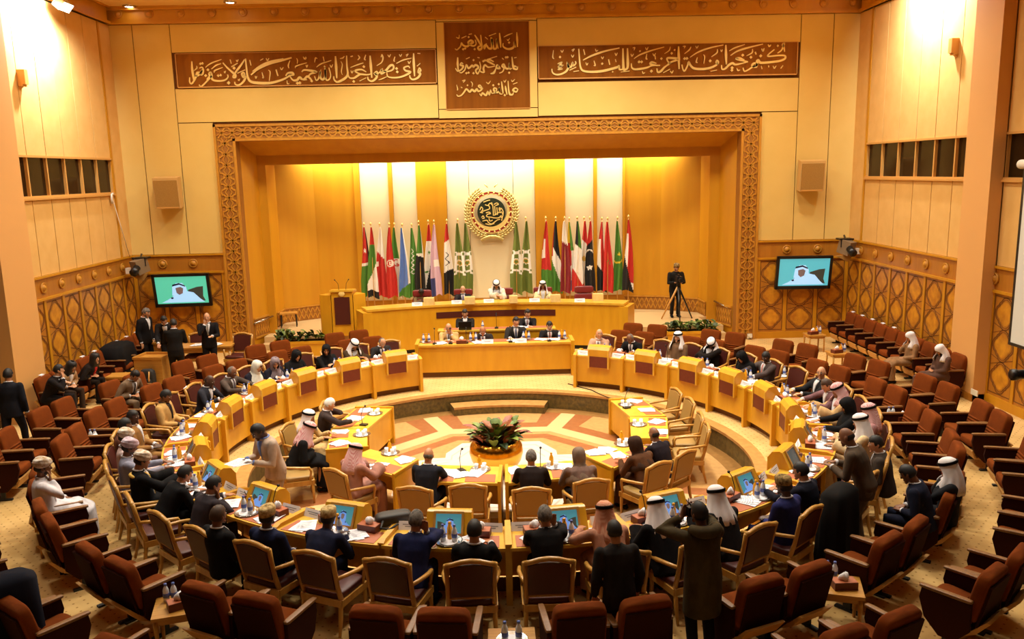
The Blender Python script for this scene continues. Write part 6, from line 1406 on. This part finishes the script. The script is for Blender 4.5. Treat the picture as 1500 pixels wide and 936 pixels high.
    for s in (-1, 1):
        hip, kn, an, to = LG[s]; q = MB(); etube(q, [an + Vector((0, -.06, -.06)), an + Vector((0, -.03, -.045)), an.lerp(to, .5) + Vector((0, 0, -.012)), to + Vector((0, 0, -.002)), to + Vector((0, .05, -.006))], [.03, .042, .046, .048, .02], [.03, .045, .042, .03, .018], n=12); q.build('shoe', cloth(shoe), ob, True)
    return ob
def head_off(lean, hp, hy=0, sit=True, sc=1):            # where a pose carries the head, measured from the person's spot on the floor
    th = math.radians(lean); th2 = th * .6 + math.radians(6); H = Vector((0, 0, .54 if sit else .94))
    if not sit: H += Vector((0, -.18 * math.sin(th), 0))
    NK = H + Vector((0, math.sin(th), math.cos(th))) * .5 + Vector((0, math.sin(th2), math.cos(th2))) * .045
    return (NK + (Matrix.Rotation(math.radians(hy), 4, 'Z') @ Matrix.Rotation(-math.radians(hp), 4, 'X') @ Vector((0, .025, .108)))) * sc
def seated(label, px, py, yaw, spot, fz=0, lean=None, hp=12, hy=0, **k):
    # picks the forward lean that puts the head where the photograph has it while the hips stay over the seat (spot)
    f = Vector((-math.sin(yaw), math.cos(yaw), 0)); best = None; sc = k.get('sc', 1)
    for L_ in ([lean] if lean is not None else range(-4, 43, 2)):
        o = head_off(L_, hp, hy, True, sc); hd = at(px, py, o.z + fz); h = hd - Matrix.Rotation(yaw, 3, 'Z') @ Vector((o.x, o.y, 0)); e = abs((h - Vector(spot)).dot(f))
        if best is None or e < best[0]: best = (e, L_, h)
    return person(label, (best[2].x, best[2].y), yaw, fz, True, best[1], hy, hp, **k)
def delegate(label, px, py, deg, hip_r=6.14, dy=0, **k):
    yw = yaw_in(deg) + math.radians(dy); sp = ring(deg, hip_r); k.setdefault('reach', .47)
    return seated(label, px, py, yw, sp, 0, **k)
def standing(label, px, py, yaw, fz=0, lean=4, hp=8, hy=0, **k):
    o = head_off(lean, hp, hy, False, k.get('sc', 1)); hd = at(px, py, o.z + fz); h = hd - Matrix.Rotation(yaw, 3, 'Z') @ Vector((o.x, o.y, 0))
    return person(label, (h.x, h.y), yaw, fz, False, lean, hy, hp, **k)
D_ = delegate
W_ = (232, 228, 230)
# far left arc of the ring, from the stage outwards
D_('grey haired man in a dark suit reading at the first left desk', 560, 502, -30.5, hp=35, jacket=CHAR, hair='grey', style='receding', tie=(60, 50, 60), skin='light')
D_('man in a white head cloth and brown gold-edged cloak, second left desk', 519, 505, -37.5, hp=28, jacket=(70, 52, 34), robe='cloak', trim=True, head='ghutra', hands=('table', 'cross'), skin='mid')
D_('woman in black veil turning right at the second left desk', 478, 513, -44.5, hp=14, hy=-35, jacket=BLACK, robe='dress', head='hijab', hands='cross', skin='light')
D_('woman in black veil looking down at the third left desk', 434, 521, -51.8, hp=26, jacket=BLACK, robe='dress', head='hijab', hands='table', skin='light')
D_('woman in a grey patterned head scarf and dark jacket', 403, 532, -58.8, hp=22, hy=-30, jacket=(36, 34, 46), head='hijab', inner=(136, 120, 126), hands='table', skin='light')
D_('woman in a white head scarf and dark jacket', 376, 537, -65, hp=20, jacket=(32, 30, 42), head='hijab', inner=(232, 226, 210), hands='table', skin='light')
D_('balding man in a grey brown suit reading papers, fourth left desk', 340, 545, -71.7, hp=30, jacket=(84, 70, 62), hair='grey', style='receding', tie=(90, 70, 76), hands='far', skin='brown')
D_('bald man in a dark suit resting his face on his hand', 307, 558, -78.5, hp=24, jacket=(46, 46, 54), hair='black', style='bald', hands=('face', 'table'), skin='dark')
D_('man in a tan suit with hands in his lap, left side', 243, 580, -87, hp=24, jacket=(206, 160, 96), tie=(40, 36, 34), shirt=(70, 56, 50), hair='black', hands='lap', skin='brown')
D_('man in a brown suit with head turned right, left side', 195, 611, -99.6, hp=2, hy=-20, jacket=(158, 112, 62), hair='black', hands='lap', skin='dark')
seated('dark haired man sitting behind the brown suited man', 183, 623, yaw_in(-104), ring(-104, 6.35), hp=10, jacket=(110, 70, 54), hair='black', hands='lap', skin='brown')
D_('man in a white and gold turban, farthest of the three turbans', 185, 641, -107.5, 6.1, hp=8, jacket=(206, 180, 176), robe='robe', head='turban', hands='lap', skin='brown')
D_('man in a lilac turban and grey robe, middle of three turbans', 190, 656, -115, 6.1, hp=14, jacket=(150, 148, 166), robe='robe', head='turban2', hands='table', skin='brown', beard='grey')
D_('man in a beige turban and black gold-edged cloak over white', 208, 675, -122.7, 6.1, hp=18, jacket=BLACK, robe='cloak', trim=True, head='turban', hands='table', skin='mid')
D_('black haired man in a black suit bending over papers, near left', 271, 694, -134, 6.1, hp=24, jacket=BLACK, hair='black', hands='table', skin='mid')
D_('man in a dark grey suit with his hand at his mouth', 313, 710, -141.5, 6.0, hp=18, hy=-15, jacket=(58, 50, 54), hair='black', hands=('far', 'face'), skin='mid', near=True)
D_('balding man in a black suit sitting in the near left chair', 320, 755, -148.6, 6.25, hp=4, jacket=BLACK, hair='brown', style='short', hands='lap', skin='brown', near=True)
D_('man in a tall beige cap and navy suit, near left', 392, 757, -154.6, 6.2, hp=2, jacket=NAVY, head='cap', hands='lap', skin='dark', near=True)
D_('man in a round beige cap and navy suit reading sheets', 481, 759, -161.6, 6.15, hp=10, jacket=(34, 36, 60), head='cap', hands='table', skin='dark', near=True)
D_('grey haired man in a blue suit with a hand to his ear', 610, 762, -169.7, 6.15, hp=6, hy=-8, jacket=(34, 38, 76), hair='grey', hands=('table', 'ear'), skin='mid', near=True)
D_('short haired man in a black suit, front desk left of middle', 695, 777, -176.5, 6.2, hp=8, jacket=BLACK, hair='black', hands='table', skin='mid', near=True)
D_('grey haired man in a black suit, front desk right of middle', 798, 755, 175.8, 6.15, hp=4, jacket=(28, 24, 24), hair='grey', hands=('cross', 'ear'), skin='mid', near=True)
D_('man in a red checked head cloth with black cord', 886, 752, 168.6, 6.05, hp=10, jacket=(198, 140, 112), robe='robe', head='shem2', hands=('far', 'table'), skin='mid', near=True)
D_('man in a white head cloth and black cloak with gold collar', 962, 745, 162.2, 6.1, hp=18, jacket=BLACK, robe='cloak', trim=True, head='ghutra', hands='table', skin='mid', near=True)
D_('man in a white head cloth and dark cloak beside the photographer', 1050, 728, 154.6, 6.1, hp=12, jacket=(30, 26, 26), robe='cloak', trim=True, head='ghutra', hands='table', skin='mid', near=True)
D_('man in a patterned cap and blue suit with hands folded', 1148, 712, 146.8, 6.2, hp=10, jacket=(40, 42, 92), head='cap2', hands='lapc', skin='dark', near=True)
D_('black haired man in a navy suit reaching across the desk', 1173, 690, 139.4, 6.1, hp=14, hy=10, jacket=(26, 26, 38), hair='black', hands=('far', 'cross'), skin='mid', near=True)
D_('dark haired man in a grey suit behind the standing man', 1283, 650, 124.5, 6.35, hp=14, hy=20, jacket=(70, 60, 54), hair='black', tie=(60, 60, 80), hands='lap', skin='light', lean=12)
D_('man in a white head cloth and cream cloak, right side', 1261, 619, 115.2, 6.12, hp=10, reach=.44, jacket=(226, 196, 150), robe='cloak', head='ghutra', hands='table', skin='mid')
D_('man in a pink checked head cloth half hidden, right side', 1273, 603, 108, 6.2, hp=10, jacket=(180, 130, 130), robe='robe', head='shem', hands='lap', skin='mid')
D_('person in a black veil reaching over the desk, right side', 1242, 594, 101.5, 6.0, hp=22, reach=.42, jacket=BLACK, robe='dress', head='hijab', hands='far', skin='mid')
D_('man in a white and pink head cloth and cream cloak edge', 1228, 572, 93.6, 6.05, hp=22, reach=.45, jacket=(206, 164, 112), robe='cloak', head='shem', hands='table', skin='mid')
D_('dark haired person in mauve leaning over papers, right side', 1211, 564, 88.8, 6.1, hp=30, reach=.42, jacket=(124, 88, 92), hair='brown', hands='far', skin='light')
D_('bald man with glasses in a black suit looking left', 1203, 546, 81.5, 6.2, hp=2, hy=40, jacket=(34, 32, 34), hair='grey', style='bald', hands='table', skin='light', glasses=True)
D_('dark skinned man in a grey suit turning left, right side', 1122, 523, 68.3, 6.14, hp=20, hy=25, jacket=(80, 68, 66), hair='black', tie=(200, 130, 120), hands='far', skin='dark')
D_('woman in a black veil looking at her hands, right side', 1087, 523, 62, 6.1, hp=36, jacket=BLACK, robe='dress', head='hijab', hands='lapc', skin='mid')
D_('man in a white head cloth bending low in a black cloak', 1042, 503, 51.8, 6.14, hp=40, hy=25, jacket=(28, 22, 20), robe='cloak', head='ghutra', hands='cross', skin='brown')
D_('man in a white head cloth and brown robe sitting upright', 993, 494, 45, 6.14, hp=-2, hy=8, jacket=(122, 92, 66), robe='robe', shirt=None, head='ghutra', hands='lap', skin='light', beard='black')
D_('grey haired man in a black suit writing, first right desks', 923, 496, 36, 6.14, hp=38, jacket=(26, 24, 26), hair='grey', style='receding', tie=(60, 56, 70), hands='table', skin='brown')
D_('bald man in a pinkish beige jacket at the first right desk', 878, 489, 27.3, 6.14, hp=6, hy=30, jacket=(206, 160, 134), hair='grey', style='bald', tie=(70, 60, 60), hands='cross', skin='light')
# secretariat
def sec(label, px, py, sp, fz, **k): return seated(label, px, py, PI, sp, fz, reach=.5, **k)
sec('bald man with glasses in a beige jacket, secretariat left', 657, 480, (0, 21.02, 0), 0, hp=22, jacket=(214, 172, 110), hair='grey', style='bald', hands=('face', 'cross'), skin='light', glasses=True, tie=(90, 80, 80))
sec('bald man in a dark suit bowing over papers, secretariat', 707, 484, (0, 21.02, 0), 0, hp=30, jacket=(52, 46, 46), hair='black', style='bald', hands='table', skin='mid', tie=(70, 60, 90))
sec('dark haired man with moustache in a dark suit, secretariat', 756, 471, (0, 21.1, 0), 0, hp=8, hy=15, jacket=(50, 46, 44), hair='black', hands='table', skin='light', tie=(70, 80, 110), sc=1.06)
sec('dark haired man in a black suit at the right secretariat end', 805, 477, (0, 21.02, 0), 0, hp=18, jacket=(38, 34, 36), hair='black', hands='table', skin='light', tie=(150, 60, 40))
sec('young man in a black suit behind the laptop', 681, 459, (0, 22.12, 0), .12, hp=14, jacket=(30, 26, 28), hair='black', hands='table', skin='light')
sec('dark haired man in a suit on the middle tier, right', 773, 459, (0, 22.12, 0), .12, hp=14, hy=20, jacket=(36, 32, 34), hair='black', hands='cross', skin='light', tie=(150, 110, 110))
# the dais
def dais_p(label, px, py, **k): k.setdefault('lean', 9); k.setdefault('sc', .95); return seated(label, px, py, PI, (0, 24.32, 0), k.pop('fz', SZ), **k)
dais_p('man in a grey brown robe with his head bowed, dais left', 617, 428, hp=45, lean=22, sc=.97, jacket=(126, 100, 66), hair='black', hands='cross', skin='dark', shirt=None)
dais_p('bald man in a dark suit at the dais, second from left', 678, 424, hp=4, jacket=(44, 38, 42), hair='grey', style='bald', tie=(110, 90, 130), hands='table', skin='light')
dais_p('man in white head cloth and white cloak, middle of the dais', 727, 417, hp=30, fz=SZ + .08, sc=1.02, jacket=(232, 222, 196), robe='cloak', head='ghutra', hands=('table', 'cross'), skin='mid')
dais_p('man in white head cloth and cream cloak, dais right', 795, 418, hp=6, sc=1.0, jacket=(230, 212, 160), robe='cloak', trim=True, head='ghutra', hands='table', skin='brown')
# inner tables
def inn(label, px, py, sp, q, **k):
    k.setdefault('reach', .5); return seated(label, px, py, toward(sp, q), (sp[0], sp[1], 0), PIT, **k)
inn('white haired man in a grey suit leaning on his left hand', 483, 592, (-3.3, 15.1), (-2.2, 15.3), hp=24, jacket=(60, 48, 46), hair='white', hands=('ear', 'far'), skin='light')
inn('man in a white head cloth behind the black cloaked man', 452, 611, (-3.55, 14.5), (-2.3, 14.3), hp=6, jacket=(204, 166, 110), robe='robe', head='ghutra', hands='table', skin='mid')
inn('man in a pink checked head cloth and long black cloak', 452, 629, (-3.45, 13.45), (-2.2, 13.8), hp=20, jacket=BLACK, robe='cloak', trim=True, head='shem', hands='lapc', skin='mid')
inn('man in a pink checked head cloth and pinkish brown cloak', 520, 662, (-2.3, 12.35), (-1.6, 13.2), hp=16, jacket=(176, 124, 108), robe='cloak', trim=True, head='shem', hands='table', skin='mid', near=True)
inn('bald man in a dark suit at the front inner table', 628, 667, (-1.12, 11.6), (-.8, 12.8), hp=12, jacket=(34, 34, 42), hair='grey', style='bald', hands=('table', 'cross'), skin='mid', near=True)
inn('grey haired man in a dark brown suit, right of the gap', 778, 670, (.52, 11.45), (.55, 12.7), hp=8, jacket=(38, 28, 26), hair='grey', hands='table', skin='mid', near=True)
inn('woman in a grey brown head scarf, right of the gap', 848, 668, (1.38, 11.7), (1.2, 12.8), hp=14, jacket=(120, 94, 84), head='hijab', inner=(126, 104, 88), hands='table', skin='mid', near=True, trousers=(40, 34, 34))
inn('woman in a long dark brown veil and brown dress', 931, 651, (2.38, 12.25), (1.75, 13.2), hp=16, hy=20, jacket=(92, 58, 36), robe='dress', head='hijab', inner=(66, 46, 36), hands='table', skin='mid', near=True)
inn('balding man in a dark suit turned away at the right inner tables', 958, 636, (2.9, 12.75), (2.2, 13.7), hp=16, jacket=(36, 28, 34), hair='black', style='bald', hands='table', skin='brown', near=True)
# standing people
HAND_OUT = standing('standing man in a pale grey suit handing out papers', 378, 632, toward((-3.3, 11), (-4.3, 10.1)), lean=16, hp=34, jacket=(196, 170, 150), shirt=(120, 140, 200), hair='black', hands='hold', skin='dark', near=True, trousers=(190, 164, 144))
standing('standing man in a brown grey suit bending to listen, right side', 1240, 640, toward((4.6, 10), (3.2, 11.0)), lean=22, hp=24, jacket=(92, 76, 62), hair='black', style='bald', hands='hold', skin='brown', near=True, trousers=(112, 96, 80), sc=1.02)
standing('man in a hooded olive coat photographing with a camera', 1024, 752, yaw_in(165), lean=6, hp=6, hy=12, jacket=(80, 68, 46), shirt=None, hair='black', hands='cam', skin='brown', near=True, trousers=(30, 28, 30), long_coat=True, hood=True, sc=1.0)
standing('man in a dark suit standing behind the red checked head cloth', 900, 778, yaw_in(171), lean=14, hp=14, jacket=(44, 40, 38), shirt=None, hair='black', hands='down', skin='mid', near=True, sc=.92)
standing('bearded man in a black suit by the left front corner', 214, 458, toward((-9, 21.5), (-7.8, 21.2)), lean=3, hp=22, jacket=(28, 24, 24), hair='grey', beard='grey', hands='down', skin='light', sc=1.05)
standing('man in a dark suit bending over the laptop stand', 240, 469, toward((-8.5, 21.5), (-8.2, 20.2)), lean=34, hp=30, jacket=(34, 30, 30), hair='black', hands=(( -.15, .5, .9), (.15, .5, .9)), skin='mid')
standing('man in a black suit seen from behind at the laptop stand', 254, 474, toward((-7.9, 20.1), (-8.3, 21.4)), lean=8, hp=16, jacket=(30, 26, 24), hair='black', hands='hold', skin='mid')
standing('man in a black suit touching his mouth by the wooden desk', 303, 465, toward((-7.2, 20.6), (-6.6, 18.5)), lean=3, hp=6, jacket=(28, 24, 26), hair='black', style='receding', hands=('hold', 'face'), tie=(150, 140, 130), skin='light')
standing('man in a dark suit walking out at the left edge', 12, 549, .12, lean=3, hp=4, jacket=(32, 32, 40), hair='black', hands='down', skin='mid', stride=.6, sc=.98)
cmn = standing('cameraman in black clothes and cap behind a tripod on stage', 991, 392, PI * 1.02, fz=SZ, lean=8, hp=16, jacket=(32, 28, 24), hair='black', head='cap2', hands='hold', skin='mid', shirt=None, beard='black')
# people in the auditorium seats
def aud(label, px, py, sp, yw, **k): return seated(label, px, py, yw, sp, 0, **k)
aud('man in a white robe and beige turban sitting alone, left', 63, 685, ring(-117, 7.2), yaw_in(-117), lean=0, hp=4, jacket=(232, 224, 228), robe='robe', shirt=(232, 224, 228), head='turban', hands=('lap', 'face'), skin='brown', near=True, beard='black', shoe=(60, 40, 30))
aud('man in a dark suit leaning to talk, seats along the left wall', 86, 542, (-9.57, 17.3, 0), -PI / 2, hp=8, hy=25, jacket=(32, 26, 26), hair='black', hands=('table', 'face'), reach=.3, skin='light', tie=(60, 56, 60))
aud('long haired woman in beige looking down, left wall seats', 104, 537, (-9.57, 18.0, 0), -PI / 2 - .2, hp=24, jacket=(186, 150, 112), hair='black', style='long', hands='lap', skin='light', trousers=(60, 44, 34))
aud('dark haired woman in black with a red scarf, left wall seats', 139, 525, (-9.57, 19.0, 0), -PI / 2, hp=8, hy=-20, jacket=(32, 24, 20), hair='black', style='long', shirt=(190, 50, 44), hands='lap', skin='light')
aud('man in a grey brown jacket bowing in the outer left seats', 198, 550, ring(-68.5, 8.4), yaw_in(-69), hp=40, jacket=(134, 108, 84), hair='black', tie=(50, 44, 50), hands='lap', skin='mid')
def wallp(px, py, X): p = at_x(px, py, X); return (p.x, p.y, 0)
aud('man in a white head cloth and brown robe hiding his face', 1334, 494, (10.05, 19.1, 0), PI / 2, hp=16, jacket=(150, 112, 76), robe='robe', shirt=None, head='bare_ghutra', hands=('lap', 'face'), skin='mid', sc=.92, lean=-2, legy=.5)
aud('man in a white head cloth and dark brown robe, right wall', 1378, 513, (10.05, 17.5, 0), PI / 2 + .15, hp=30, jacket=(96, 68, 56), robe='robe', shirt=None, head='bare_ghutra', hands='lapc', skin='mid', beard='black', sc=.92, lean=0, legy=.5)
aud('man in a navy suit bending forward in the right seats', 1330, 694, ring(129.3, 7.2), yaw_in(129), hp=34, jacket=(30, 32, 50), hair='black', hands='lap', skin='brown', near=True)
aud('man in a white head cloth and dark suit rubbing his face', 1390, 686, ring(124.1, 7.2), yaw_in(124), hp=14, jacket=(36, 36, 40), head='ghutra', hands=('face', 'face'), skin='mid', near=True)
# what they hold
o = Vector(cmn.matrix_world.translation); t = thing('camera_tripod', (o.x - .02, o.y - .5, SZ), 0, 'tripod with a black video camera in front of the cameraman', 'tripod')
q = MB(); q.box(-.08, .08, -.2, .18, 1.18, 1.36); q.tube([(0, -.2, 1.27), (0, -.38, 1.27)], .06, 12); q.box(-.02, .02, -.1, .1, 1.36, 1.42); q.build('video_camera', M_plastic, t)
q = MB(); q.tube([(0, 0, 1.05), (0, 0, 1.18)], .06, 10); q.build('head', M_plastic, t)
for k in range(3):
    a = k * 2.094 + .5; q = MB(); q.tube([(0, 0, 1.06), (.55 * math.cos(a), .34 * math.sin(a), .01)], [.035, .02], 8); q.build('leg', M_trimwood if k == 1 else M_plastic, t, True)
H_HOLD = 1.145
put(PA1, HAND_OUT.matrix_world @ Vector((.0, .47, H_HOLD)), 2.2, 'white papers held by the man in the pale grey suit', None, 'papers')
p = at(1016, 748, 1.58); t = thing('photo_camera', p, yaw_in(165), 'black photo camera held up by the man in the olive coat', 'camera')
q = MB(); q.box(-.07, .07, -.03, .03, -.05, .05); q.box(-.03, .03, -.025, .025, .05, .075); q.build('camera_body', M_plastic, t); q = MB(); q.tube([(0, .03, 0), (0, .12, 0)], .035, 12); q.build('lens_barrel', M_plastic, t, True)
# ------------------------------------------------------------------ settle the modelled shapes
def settle():
    dg = bpy.context.evaluated_depsgraph_get()
    for ob in dict.fromkeys(BAKE):
        me = bpy.data.meshes.new_from_object(ob.evaluated_get(dg)); me.name = ob.name
        ms = list(ob.data.materials); ob.modifiers.clear(); ob.data = me
        me.materials.clear()
        for m_ in ms: me.materials.append(m_)
        me.polygons.foreach_set('use_smooth', [True] * len(me.polygons)); me.update()
settle()
for pr in (SEAT0, ARM0, ARM1, LC0, ST0, TB0, WB0, JB0, TR0, PH0, NC0, MC0, PA0, PA1, GL0, SL0):
    assert pr.name in USED, pr.name
